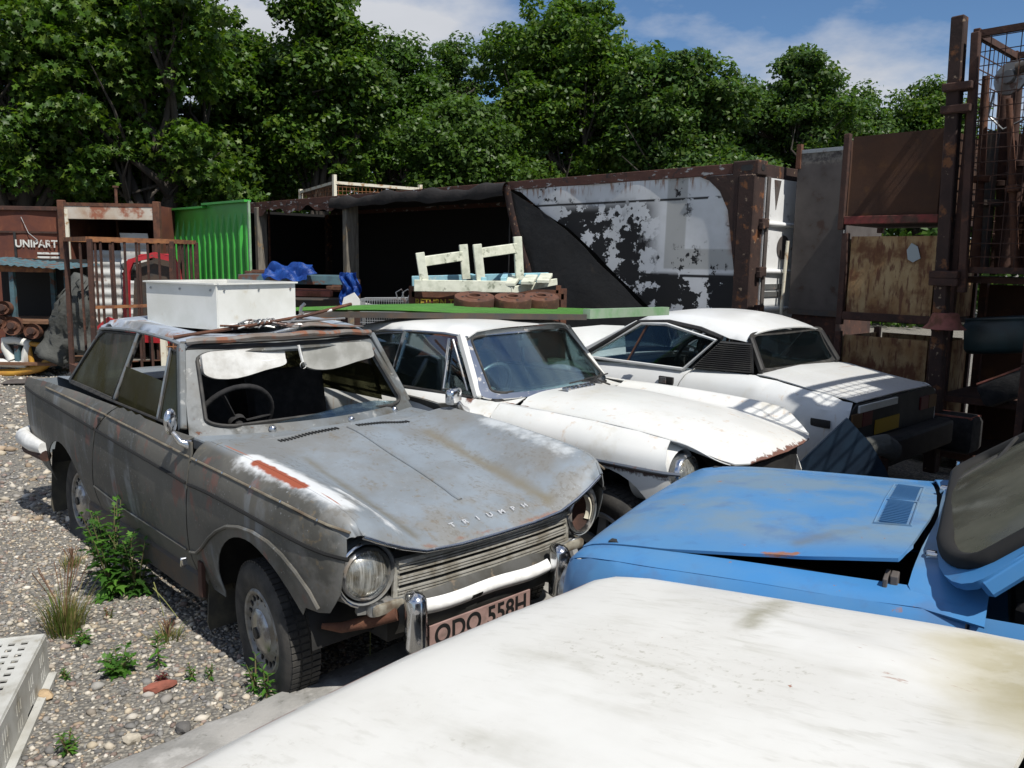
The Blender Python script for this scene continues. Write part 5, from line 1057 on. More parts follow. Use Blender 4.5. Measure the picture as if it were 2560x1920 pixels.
def blue():
    t = thing('blue_car', 'faded blue car with its bonnet sprung ajar along one side', 'car', BLU.o, BLU.yaw)
    xs = [.03, 0, -.06, -.16, -.35, -.6, -.85, -1.05, -1.3, -1.8, -2.4, -3.2]
    B = Body(xs, [([.52, .58, .62, .66]+[.70]*8, .22), ([.58, .64, .69, .72]+[.75]*8, .42), ([.60, .665, .71, .74]+[.765]*8, [.56, .58, .6, .6]+[.62]*8),
        ([.59, .655, .70, .73]+[.755]*8, [.62, .68, .71, .73]+[.745]*4+[.76]*4), ([.55, .62, .66, .685]+[.70]*8, [.65, .725, .765, .785, .80, .815, .825, .84, .85, .86, .86, .86]),
        ([.50, .56, .59, .60]+[.61]*8, [.655, .735, .782, .805, .825, .84, .852, .862, .87, .87, .87, .87]), ([.30]*12, [.66, .745, .80, .832, .862, .882, .897, .905, .91, .91, .91, .91]), ([0]*12, [.66, .75, .808, .845, .878, .90, .915, .92, .92, .92, .92, .92])])
    P = M['blue']
    for s in (-1, 1):
        sf = lambda x, z: B.side(x, z, 4.0, s); zt = lambda x: B.pt(x, 4.0)[2]-.002
        w_ = panel('front_wing', [(x, zt(x)) for x in (-1.14, -.8, -.6, -.4, -.2, -.1, -.03, .01)]+[(.026, .62), (.02, .42), (-.08, .32), (-.2, .30)]+arc(-.56, .29, .35, 5, 175, 14)+[(-1.14, .24)], sf, .05, P, t, thick=.006, smooth=40)
        panel('wing_top', [(-1.14, -.003), (-.5, -.003), (.01, -.003), (.015, .05), (.015, .10), (-.5, .10), (-1.14, .10)], lambda x, k: B.pt(x, 4.0+k/.102, s), .025, P, w_, thick=.004, smooth=60)
        panel('door', [(-1.155, .24), (-1.15, zt(-1.15)), (-1.5, zt(-1.5)), (-2.0, zt(-2.0)), (-2.0, .24)], sf, .15, P, t, thick=.008)
        panel('rear_quarter', [(-2.015, .24), (-2.015, zt(-2.0)), (-2.6, zt(-2.6)), (-3.15, zt(-3.1)), (-3.18, .4), (-2.96, .3)]+arc(-2.62, .29, .33, 5, 175, 10)+[(-2.28, .24)], sf, .15, P, t)
        bm = bmesh.new(); lathe(bm, [(.37, -.25), (.37, .25)], 18, rot_to((0, 1, 0), (-.56, s*.47, .30)), 0, R(180)); finish(bm, 'wheel_well', M['black'], w_, 60)
        for x in (-.56, -2.62): wheel(t, (x, s*.64, .28), .285, .15, 'disc', 0, 0, s)
        # gutter drain inside wing
        box_obj('inner_wing', [((-.55, s*.575, .70), (.85, .03, .22))], M['black'], t)
    # bonnet, lifted on the near side and kinked
    def bz(x, v):
        p = B.tp(x, v, 5.0, .62); k = max(0, min(1, (v+.2)/.82)); q = max(0, min(1, (-x-.30)/.68)); lift = .066*k*k*q**1.25*(1-.25*math.exp(-((x+.66)/.09)**2)); return (p[0], p[1]-(.02*math.exp(-((x+.66)/.07)**2) if v > .55 else 0), p[2]+.004+lift)
    bo = [(-.03, -.62), (-.005, -.5), (.005, -.35), (.012, -.15), (.012, .15), (.005, .35), (-.005, .5), (-.03, .62), (-.35, .62), (-.6, .62), (-.66, .62), (-.72, .62), (-.97, .62), (-1.0, .4), (-1.02, .2), (-1.03, 0), (-1.02, -.2), (-1.0, -.4), (-.97, -.62), (-.5, -.62)]
    bon = panel('bonnet', bo, bz, .045, P, t, thick=.010, smooth=40)
    tube_obj('bonnet_crease', [tuple(np.array(bz(x, -.50))+np.array((0, 0, .001))) for x in np.linspace(-.1, -.94, 14)], .005, P, bon, 5)
    for y0, y1 in ((.02, .30), (-.30, -.02)):
        bm = bmesh.new()
        for i in range(17): y = y0+(y1-y0)*i/16; bx(bm, tuple(np.array(bz(-.925, y))+np.array((0, 0, .003))), (.075, .008, .006))
        finish(bm, 'vent_slots', M['blue_dark'], bon)
        tube_obj('vent_rim', [tuple(np.array(bz(x, y))+np.array((0, 0, .002))) for x, y in ((-.875, y0-.015), (-.875, y1+.015), (-.975, y1+.015), (-.975, y0-.015))], .004, P, bon, 5, True)
    box_obj('engine_bay', [((-.55, 0, .45), (.9, 1.0, .3))], M['black'], t); box_obj('drain_channel', [((-.965, .60, .80), (.02, .05, .16)), ((-.945, .60, .80), (.012, .09, .15))], M['greymetal'], t, .003)
    bm = bmesh.new(); tube(bm, [(-.62, .53, .80), (-.70, .55, .815), (-.80, .54, .81)], .014, 8); finish(bm, 'bonnet_stay', M['rust'], t, 50)
    box_obj('bulkhead', [((-1.02, 0, .70), (.03, 1.25, .30))], M['dark_in'], t)
    panel('slam_panel', [(-.56, .45), (.56, .45), (.56, .68), (.3, .70), (-.3, .70), (-.56, .68)], lambda y, z: (.0-.04*(y/.56)**2, y, z), .1, P, t, thick=.01)
    box_obj('front_grille', [((.03, 0, .57), (.02, .85, .12))], M['black'], t); 
    for s in (-1, 1): lamp(t, (.03, s*.53, .60), (1, 0, 0), .08, M['chrome_dull'])
    box_obj('front_bumper', [((.09, 0, .43), (.06, 1.4, .1))], M['chrome_dull'], t, .02)
    # scuttle and windscreen
    panel('scuttle', [(-1.03, .70), (-1.0, .62), (-1.015, .4), (-1.035, .2), (-1.045, 0), (-1.035, -.2), (-1.015, -.4), (-.99, -.62), (-.985, -.70), (-1.18, -.745), (-1.20, -.3), (-1.18, 0), (-1.20, .3), (-1.18, .745)], lambda x, y: (x, y, .875+.045*(1-(y/.65)**2)+(-x-1.0)*.12-.035*max(0, (abs(y)-.55)/.15)), .06, P, t, thick=.006)
    f0 = patch((-1.085, .715, .90), (-1.085, -.715, .90), (-1.58, -.56, 1.30), (-1.58, .56, 1.30))
    def ws(u, v): p = np.array(f0(u, v)); k = 4*u*(1-u); p[0] += (.04*(1-v)+.06*v)*k; p[2] += .05*k*(1-v); return tuple(p)
    panel('windscreen', rrect(.03, .05, .97, .95, .16), ws, .06, M['glass_dusty'], t, thick=.005)
    tube_obj('windscreen_seal', [tuple(np.array(ws(u, v))+np.array((.004, 0, .002))) for u, v in rrect(.02, .035, .98, .965, .17, 7)], .024, M['seal'], t, 8, True)
    panel('windscreen_frame', rrect(-.03, -.02, 1.03, 1.05, .17, 6), lambda u, v: tuple(np.array(ws(u, v))-np.array((.004, 0, 0))), .05, P, t, [rrect(.03, .05, .97, .95, .16)], .02, 40)
    for y, a in ((.47, 1), (-.20, 1)):
        c = np.array((-1.05, y, .905 if y > .3 else .935)); g = part_empty('wiper', t)
        bm = bmesh.new(); bx(bm, c, (.045, .03, .03), bev=.008); finish(bm, 'wiper_spindle', M['chrome'], g, 40)
        bm = bmesh.new(); e = c+np.array((-.14, -.20, .10)); tube(bm, [c, c+np.array((-.05, -.08, .045)), e], .006, 6); tube(bm, [e+np.array((.02, .14, -.02)), e+np.array((-.06, -.14, .05))], .007, 6); finish(bm, 'wiper_blade', M['black'], g, 50)
    bm = bmesh.new(); tube(bm, [(-1.075, -.62, .90), (-1.075, -.62, .955)], .014, 8); finish(bm, 'washer_jet', M['chrome'], t, 50)
    for s in (-1, 1):
        bm = bmesh.new(); bar(bm, (-1.17, s*.715, .92), (-1.60, s*.575, 1.31), .05, .05, (0, 1, 0), .01); finish(bm, 'pillar', P, t)
        gl = patch((-2.4, s*.66, .89), (-1.30, s*.68, .89), (-1.66, s*.565, 1.25), (-2.2, s*.56, 1.25)); panel('side_glass', [(0, 0), (1, 0), (1, 1), (0, 1)], gl, .3, M['glass_dusty'], t, thick=.004)
        bm = bmesh.new(); bar(bm, (-2.42, s*.66, .88), (-2.22, s*.56, 1.26), .08, .05, (0, 1, 0), .01); finish(bm, 'rear_pillar', P, t)
    bm = bmesh.new(); grid(bm, 10, 10, lambda u, v: (-1.64-.62*u, -.57+1.14*v, 1.275+.05*math.sin(3.14*v)+.02*math.sin(3.14*u))); finish(bm, 'roof', P, t, 60)
    panel('boot_lid', [(-2.4, -.64), (-3.15, -.62), (-3.15, .62), (-2.4, .64)], lambda x, y: B.top(x, y, 5), .2, P, t)
    panel('tail_panel', [(-.68, .35), (.68, .35), (.68, .85), (-.68, .85)], lambda y, z: (-3.17, y, z), .2, P, t)
    bm = bmesh.new(); grid(bm, 4, 4, lambda u, v: (-2.25-.2*v, -.5+u, 1.26-.35*v)); finish(bm, 'rear_window', M['glass_dusty'], t)
    box_obj('floor_pan', [((-1.8, 0, .24), (1.7, 1.25, .03))], M['dark_in'], t); box_obj('dashboard', [((-1.34, 0, .80), (.2, 1.15, .12))], M['black'], t, .03)
    seat(t, -2.0, -.3, M['cloth_black']); seat(t, -2.0, .3, M['cloth_black'])
M['blue_dark'] = mat('blue_dark', (.02, .085, .2), .6)
blue()
def white():
    t = thing('white_car', 'white car with broad stained bonnet, rust along the bonnet edge beside the kerb', 'car', WHT.o, WHT.yaw)
    xs = [.035, .015, -.03, -.1, -.3, -.6, -.9, -1.08, -1.5, -2.2, -3.0]
    zc = [.835, .868, .893, .91, .945, .99, 1.035, 1.06, 1.07, 1.07, 1.06]
    B = Body(xs, [([.64, .67]+[.72]*9, .22), ([.66, .70, .73]+[.755]*8, .48), ([.66, .70, .735]+[.765]*8, [.70, .70, .70, .71, .72, .74, .76, .77, .77, .77, .77]),
        ([.65, .685, .715]+[.745]*8, [.80, .82, .832, .84, .865, .90, .935, .95, .96, .96, .95]), ([.62, .65, .67]+[.69]*8, [.825, .852, .872, .885, .915, .955, .995, 1.015, 1.02, 1.02, 1.01]),
        ([.5]*11, [a-.012 for a in zc]), ([.3]*11, zc), ([0]*11, [a+.008 for a in zc])])
    P = M['wht']
    def top(x, y):
        p = B.top(x, y, 3.0); r_ = .012*math.exp(-((y+.50+.35*(x+.5))/.05)**2)*max(0, min(1, (-x-.25)*4))*max(0, min(1, (x+1.0)*4)); d = -.018*math.exp(-((x+.98)/.10)**2-((y+.45)/.20)**2); return (x, y, p[2]+r_+d+.003*math.sin(x*6)*math.sin(y*5))
    e = lambda x: pch([-1.1, -.1, -.03, .015, .035], [.735, .735, .715, .675, .64], x)
    ed = [(x, -e(x)) for x in (-1.06, -.8, -.5, -.3, -.1, -.05, 0, .025)]+[(.03, -.45), (.035, -.2), (.035, 0), (.035, .2), (.03, .45)]+[(x, e(x)) for x in (.025, 0, -.05, -.1, -.3, -.5, -.8, -1.06)]
    rr = random.Random(2); ed = [(x+rr.uniform(-.002, .002), y) for x, y in ed]
    bon = panel('bonnet', ed, top, .04, P, t, thick=.012, smooth=50)
    for s in (-1, 1):
        sf = lambda x, z: B.side(x, z, 4.0, s)
        panel('front_wing', [(x, B.pt(x, 2.75)[2]) for x in (-1.06, -.6, -.3, -.1, 0)]+[(.02, .75), (.03, .5), (.0, .34), (-.2, .32)]+arc(-.62, .31, .37, 5, 175, 14)+[(-1.06, .26)], sf, .07, P, t)
        panel('door', [(-1.075, .26), (-1.075, .95), (-1.6, .96), (-2.1, .96), (-2.1, .26)], sf, .15, P, t); panel('rear_quarter', [(-2.115, .26), (-2.115, .96), (-2.9, .95), (-2.95, .4), (-2.8, .26)], sf, .15, P, t)
        wheel(t, (-.62, s*.66, .30), .30, .16, 'disc', 0, 0, s); wheel(t, (-2.45, s*.66, .30), .30, .16, 'disc', 0, 0, s)
        lamp(t, (.03, s*.52, .68), (1, 0, 0), .085, M['chrome_dull'])
        bm = bmesh.new(); bar(bm, (-1.22, s*.68, 1.03), (-1.62, s*.58, 1.42), .05, .05, (0, 1, 0), .01); finish(bm, 'pillar', P, t)
        gl = patch((-2.5, s*.68, 1.0), (-1.28, s*.69, 1.0), (-1.62, s*.585, 1.4), (-2.3, s*.58, 1.4)); panel('side_glass', [(0, 0), (1, 0), (1, 1), (0, 1)], gl, .3, M['glass_dusty'], t, thick=.004)
    panel('nose_panel', [(-.66, .36), (.66, .36), (.66, .80), (.5, .825), (-.5, .825), (-.66, .80)], lambda y, z: (.012-.02*(y/.66)**2, y, z), .1, P, t, thick=.01)
    box_obj('front_grille', [((.03, 0, .66), (.02, .8, .14))], M['black'], t); box_obj('front_bumper', [((.08, 0, .47), (.07, 1.45, .11))], M['chrome_dull'], t, .02)
    f0 = patch((-1.14, .68, 1.03), (-1.14, -.68, 1.03), (-1.58, -.57, 1.41), (-1.58, .57, 1.41), .04); panel('windscreen', rrect(.02, .03, .98, .97, .1), f0, .15, M['glass_dusty'], t, thick=.004)
    tube_obj('windscreen_seal', [f0(u, v) for u, v in rrect(.01, .02, .99, .98, .1)], .015, M['rubber'], t, 6, True)
    box_obj('scuttle', [((-1.12, 0, 1.025), (.10, 1.36, .05))], P, t, .01)
    bm = bmesh.new(); grid(bm, 8, 8, lambda u, v: (-1.6-.75*u, -.59+1.18*v, 1.42+.05*math.sin(3.14*v))); finish(bm, 'roof', P, t, 60)
    panel('boot_lid', [(-2.3, -.66), (-2.95, -.66), (-2.95, .66), (-2.3, .66)], lambda x, y: B.top(x, y, 4), .2, P, t); panel('tail_panel', [(-.7, .35), (.7, .35), (.7, .97), (-.7, .97)], lambda y, z: (-2.95, y, z), .2, P, t)
    bm = bmesh.new(); grid(bm, 4, 4, lambda u, v: (-2.35-.25*v, -.55+1.1*u, 1.42-.4*v)); finish(bm, 'rear_window', M['glass_dusty'], t)
    box_obj('floor_pan', [((-1.5, 0, .28), (2.6, 1.25, .03)), ((-1.05, 0, .65), (.03, 1.3, .6)), ((-.5, 0, .5), (.8, 1.0, .3))], M['dark_in'], t); seat(t, -2.0, -.3, M['cloth_black']); seat(t, -2.0, .3, M['cloth_black'])
white()
# ------------------------------------------------------------------ stillages and scrap on the right
SF = Frame(3.67, 6.91, 2.332)
def wires(bm, o, u, v, su, sv, r=.003):
    o, u, v = (np.array(a, float) for a in (o, u, v)); lu, lv = np.linalg.norm(u), np.linalg.norm(v)
    for i in range(1, int(lu/su)+1): a = o+u*min(1, i*su/lu); bar(bm, a, a+v, 2*r, 2*r, (1, .3, .2))
    for i in range(1, int(lv/sv)+1): a = o+v*min(1, i*sv/lv); bar(bm, a, a+u, 2*r, 2*r, (.2, .3, 1))
def stuff(o): o['kind'] = 'stuff'; return o
def bin_stillage(label, x0, x1, y0, z0, z1, mfront, loc=SF, depth=.85, tagm=False, flange=None, mpost='rust_dark'):
    t = thing('steel_stillage', label, 'stillage', loc.wld((x0, y0, z0)), loc.yaw, 'stacked steel stillages'); w = x1-x0; h = z1-z0
    panel('front_sheet', [(0.05, .1), (w-.05, .1), (w-.05, h), (.05, h)], lambda x, z: (x, -.01+.004*math.sin(x*16)+.003*math.sin(z*9), z), .12, M[mfront], t, thick=.004)
    for k, x in enumerate((0, w)):
        for y in (0, -depth):
            bm = bmesh.new(); bar(bm, (x, y, 0.0), (x, y, h+.03), .055, .055, (1, 0, 0), .005); finish(bm, 'corner_post', M[mpost], t)
        panel('side_sheet', [(-depth+.03, .1), (-.03, .1), (-.03, h-.02), (-depth+.03, h-.02)], lambda y, z: (x, y, z), .4, M[mfront], t, thick=.004)
    panel('back_sheet', [(.05, .1), (w-.05, .1), (w-.05, h-.02), (.05, h-.02)], lambda x, z: (x, -depth, z), .4, M[mfront], t, thick=.004)
    box_obj('base', [((w/2, -depth/2, .07), (w, depth, .05))], M[mpost], t, .005)
    box_obj('bottom_rail', [((w/2, .012, .085), (w-.06, .03, .07))], M[flange or mpost], t, .005)
    if tagm:
        bm = bmesh.new(); prism(bm, [(.17, h-.19), (.20, h-.09), (.255, h-.06), (.29, h-.12), (.275, h-.20), (.23, h-.225)], lambda x, z: (x, .003, z), lambda x, z: (x, .007, z)); finish(bm, 'paper_tag', M['tagpaper'], t)
    return t
M['tagpaper'] = mat('tagpaper', (.32, .36, .37), .7)
bin_stillage('bottom stillage of the rust-streaked stack behind the wedge-shaped coupe', .16, 1.0, -.06, .12, 1.07, 'rust_cream')
bin_stillage('rust-streaked cream stillage with a grey paper tag on its front', .16, 1.0, -.06, 1.16, 1.96, 'rust_cream', tagm=True)
bin_stillage('plain dark brown rusted stillage on top of the rust-streaked cream one', .18, 1.05, -.06, 2.02, 2.84, 'rust_sheet', flange='plum')
def grey_bin():
    t = thing('steel_bin', 'tall dull grey steel bin beside the container doors', 'bin', SF.wld((1.44, -.95, 0)), SF.yaw)
    panel('front_sheet', [(0, 1.2), (.55, 1.2), (.55, 2.87), (0, 2.87)], lambda x, z: (x, 0, z), .2, M['greymetal'], t); 
    for x in (0, .55): panel('side_sheet', [(-.9, 1.2), (0, 1.2), (0, 2.87), (-.9, 2.87)], lambda y, z: (x, y-.005, z), .4, M['greymetal'], t)
    box_obj('rim', [((.275, -.003, 2.87), (.57, .03, .04))], M['steel'], t, .004); box_obj('bottom_rail', [((.275, .0, 1.20), (.57, .04, .06))], M['dk_steel'], t)
    box_obj('lower_box', [((.275, -.45, .62), (.5, .86, 1.1))], M['rust_dark'], t, .01); bm = bmesh.new(); bar(bm, (.54, .0, 2.7), (.54, 0, 2.95), .05, .05, (1, 0, 0)); finish(bm, 'corner_post', M['rust'], t)
    bm = bmesh.new(); tube(bm, [(.66, .05, .0), (.62, .03, 1.2), (.60, .02, 1.95)], .018, 8); p = finish(bm, 'leaning_pole', M['cream_metal'], None, 50); p.location = t.location; p.rotation_euler = t.rotation_euler; tag(p, 'thin cream pole leaning on the tall grey steel bin', 'pole')
grey_bin()
def cage(label, o, w, d, z0, z1, loc, tall=None, meshes=('front', 'left', 'back', 'right'), sp=.105, mp='rust_dark', plates=(), group='mesh stillages', post=.05, feet=True):
    t = thing('mesh_cage', label, 'cage', loc.wld((*o, z0)), loc.yaw, group); h = z1-z0
    for x in (0, -w):
        for y in (0, -d):
            bm = bmesh.new(); bar(bm, (x, y, 0), (x, y, h+.04), post, post, (1, 0, 0), .005); finish(bm, 'corner_post', M[mp], t)
    for z in (.04, h):
        for a, b in (((0, 0), (-w, 0)), ((0, -d), (-w, -d)), ((0, 0), (0, -d)), ((-w, 0), (-w, -d))):
            bm = bmesh.new(); bar(bm, (*a, z), (*b, z), .04, .05); finish(bm, 'rail', M[mp], t)
    fs = dict(front=((0, 0), (-w, 0)), back=((0, -d), (-w, -d)), left=((0, 0), (0, -d)), right=((-w, 0), (-w, -d)))
    for m_ in meshes:
        a, b = fs[m_]; bm = bmesh.new(); wires(bm, (*a, .04), (b[0]-a[0], b[1]-a[1], 0), (0, 0, h-.04), sp, sp, .0035); stuff(finish(bm, 'wire_mesh', M[mp], t))
    for m_ in plates:
        a, b = fs[m_]; bm = bmesh.new(); bar(bm, (*a, h*.35), (*b, h*.35), .005, h*.6); finish(bm, 'sheet', M['rust_sheet'], t)
    box_obj('base', [((-w/2, -d/2, .03), (w, d, .03))], M[mp], t)
    return t
cage('tall rusty mesh cage full of long scrap, raised beside the thick post', (-.02, .14), 1.10, .95, 1.64, 3.50, SF, mp='rust_dark', plates=('back', 'right'))
def post():
    t = thing('rusty_post', 'thick rusty square post standing in front of the stillages', 'post', SF.wld((.0, .20, 0)), SF.yaw)
    bm = bmesh.new(); bar(bm, (0, 0, 0), (.10, 0, 3.64), .10, .10, (1, 0, 0), .008); finish(bm, 'shaft', M['post_rust'], t)
    bm = bmesh.new(); bar(bm, (-.11, .0, 1.5), (-.03, 0, 3.5), .06, .06, (1, 0, 0), .006); finish(bm, 'second_shaft', M['rust_dark'], t)
    for z in (1.58, 1.64, 2.93, 3.10): bm = bmesh.new(); bx(bm, (-.02+z*.022, .02, z), (.22, .14, .06), bev=.008); finish(bm, 'collar', M['rust_dark'], t)
    bm = bmesh.new(); lathe(bm, [(.165, 1.20), (.15, 1.215), (.125, 1.24), (.10, 1.32), (.085, 1.33), (.0, 1.33)], 28); finish(bm, 'flared_foot', M['pinkrust'], t, 30)
post()
# scrap standing in the tall cage
def scrap():
    rr = random.Random(21)
    for i, (x, y, ln, lean, r_, mm, lb) in enumerate(((-.12, -.15, 1.5, .05, .035, 'rust', 'rusty axle tube standing in the tall mesh cage beside the post'), (-.30, -.3, 1.75, -.10, .045, 'rust_dark', 'thick dark axle tube leaning in the tall mesh cage'), (-.42, -.12, 1.3, .16, .03, 'rust', 'rust-red shaft leaning across the tall mesh cage'), (-.60, -.3, 1.6, -.05, .05, 'plum', 'plum-red axle casing in the tall mesh cage'), (-.22, -.5, 1.6, .02, .04, 'rust_dark', 'dark shaft behind the axle tubes in the tall mesh cage'), (-.8, -.4, 1.7, .08, .05, 'rust', 'long rusty tube in the far corner of the tall mesh cage'), (-.16, -.7, 1.5, .12, .06, 'rust_dark', 'squat dark axle casing at the back of the tall mesh cage'), (-.36, -.62, 1.65, -.05, .055, 'rust', 'brown propshaft leaning at the back of the tall mesh cage'), (-.5, -.7, 1.4, .1, .07, 'rust_dark', 'thick black casing between the propshaft and the plum casing'), (-.10, -.35, 1.1, .0, .06, 'dk_steel', 'short dark steel tube behind the first axle tube'))):
        p = SF.wld((x, y+.14, 1.70)); bm = bmesh.new(); tube(bm, [(0, 0, 0), (lean*.5, 0, ln*.5), (lean, .02, ln)], [r_, r_*.9, r_*.8], 10)
        lathe(bm, [(r_, .0), (r_*1.9, .01), (r_*1.9, .05), (r_, .06)], 14, Matrix.Translation((lean*.45, 0, ln*.45))); o = finish(bm, 'axle_shaft', M[mm], None, 40, p, (0, 0, SF.yaw)); tag(o, lb, 'axle', 'axle tubes in the tall cage')
    p = SF.wld((-.22, -.05, 3.18)); t = thing('brake_hub', 'pale round brake hub with a looping cable on top of the tubes in the cage', 'hub', p, SF.yaw)
    bm = bmesh.new(); lathe(bm, [(.0, .03), (.05, .03), (.06, .0), (.13, -.01), (.135, -.03), (0, -.03)], 24, rot_to((.25, 1, .1))); finish(bm, 'disc', M['steel'], t, 40)
    bm = bmesh.new(); tube(bm, [(-.05, .02, .05), (-.14, .02, .07), (-.22, .0, .12)], .045, 10); finish(bm, 'arm', M['dk_steel'], t, 50)
    bm = bmesh.new(); tube(bm, [(.1, 0, -.1), (.12, .02, -.28), (.0, .03, -.40), (-.13, .02, -.34), (-.2, 0, -.2)], .009, 6); finish(bm, 'cable', M['steel'], t, 60)
    # heap below the cage
    for (x, y, z, s, mm, lb, nm, cat, rot) in ((-.30, -.30, 1.15, (.50, .45, .30), 'dark_teal', 'dark green moulded tank under the tall cage', 'plastic_tank', 'tank', .1),
                                              (-.14, .16, .36, (.36, .26, .30), 'cloth_black', 'worn black seat squab with reddish dusty top edge at the foot of the post', 'seat_squab', 'seat', 0),
                                              (-.46, -.05, .76, (.42, .3, .22), 'cloth_black', 'torn black seat cushion tilted under the green tank', 'seat_cushion', 'seat', .5)):
        t = thing(nm, lb, cat, SF.wld((x, y, z)), SF.yaw); bm = bmesh.new(); bx(bm, (0, 0, 0), s, Matrix.Rotation(rot, 4, 'Y'), bev=.05)
        for v in bm.verts: v.co += Vector((rr.uniform(-.006, .006), rr.uniform(-.006, .006), rr.uniform(-.006, .006)))
        finish(bm, 'body', M[mm], t, 40)
        bm = bmesh.new(); hx, hy, hz = s[0]/2-.03, s[1]/2-.02, s[2]/2-.01; RM = Matrix.Rotation(rot, 3, 'Y'); tube(bm, [RM@Vector(q) for q in ((-hx, hy, hz), (hx, hy, hz), (hx, -hy, hz), (-hx, -hy, hz))], .012, 6, True); finish(bm, 'piping', M['pinkrust' if mm != 'dark_teal' else 'dark_teal'], t, 50)
    t = thing('scrap_rack', 'low rusty rack holding dark scrap under the tall cage', 'rack', SF.wld((.05, -.05, 0)), SF.yaw)
    for x in (0, -1.1):
        for y in (0, -.8): bm = bmesh.new(); bar(bm, (x, y, 0), (x, y, 1.60), .06, .06, (1, 0, 0)); finish(bm, 'leg', M['rust_dark'], t)
    for z in (.12, .60, 1.60): bm = bmesh.new(); bx(bm, (-.55, -.4, z), (1.16, .86, .05)); finish(bm, 'shelf', M['rust_dark'], t)
    bm = bmesh.new(); bx(bm, (-.55, -.84, .8), (1.16, .02, 1.5)); finish(bm, 'back', M['rust_sheet'], t)
scrap()
# the row goes on beyond the picture edge and throws its mesh shadows over the white coupes
LV = ((.05, 1.0, 'lowest'), (1.05, 2.0, 'second'), (2.05, 3.2, 'third'), (3.25, 4.3, 'topmost'))
for (x, y, d_, nm, n_) in ((-.80, .92, .6, 'unseen narrow stack added to shade the tall cage', 4), (-1.42, 2.38, 1.40, 'stack facing the wedge coupe tail', 3), (-1.55, 3.42, 1.0, 'stack beside the blue car', 3)):  # narrow stack is unseen, added to shade the tall cage and scrap
    for k, (z0, z1, lv) in enumerate(LV[:n_]):
        c_ = cage(lv+' mesh stillage of the '+nm, (x, y), .9 if n_ == 4 else 1.1, d_, z0, z1, SF, plates=('left', 'front', 'back') if k < 2 or n_ == 4 else (('left', 'front') if d_ > 1.2 else ()), group='mesh stillages off to the side')  # upper sheets added to cast solid shade on the wedge coupe's tail
        if k == 2 and d_ > 1.3:
            bm = bmesh.new(); bar(bm, (-.02, -.75, .5), (-.02, -1.38, .5), .006, 1.05); finish(bm, 'shade_sheet', M['rust_sheet'], c_)  # extra sheet added out of view to darken the wedge coupe's boot
# blue board and grey bumper end between the white coupes
def blue_board():
    a = np.array([at(px, py, y=5.05) for px, py in ((1995, 1165), (2108, 1040), (2172, 1106), (2215, 1170))]); c = a[0]; bm = bmesh.new(); poly = [(p[0]-c[0], p[2]) for p in a]; poly = [(poly[0][0]-.1, .0)]+poly[:]+[(poly[-1][0]+.25, .0)]
    prism(bm, poly, lambda x, z: (x, 0+.25*(.9-z), z), lambda x, z: (x, .02+.25*(.9-z), z)); o = finish(bm, 'leaning_bodywork', mat('panel_blue', (.016, .04, .075), .7, var=((.01, .025, .05), 5)), None, None, (c[0], 4.95, 0)); tag(o, 'dark blue body panel leaning behind the wedge coupe tail', 'panel')
    p = at(2215, 1130, y=5.1); t = thing('bumper_end', 'grey curved bumper end below the yellow number plate', 'bumper', (p[0], p[1], 0)); bm = bmesh.new()
    tube(bm, [(-.12, .0, p[2]+.03), (-.02, -.02, p[2]+.05), (.06, .04, p[2]+.0), (.08, .15, p[2]-.06)], [.05, .055, .055, .045], 10, flat=1.3); finish(bm, 'bar', M['greyfabric'], t, 50)
    bm = bmesh.new(); bar(bm, (.0, .03, p[2]), (.0, .03, 0), .05, .05, (1, 0, 0)); finish(bm, 'bracket', M['rust_dark'], t)
blue_board()
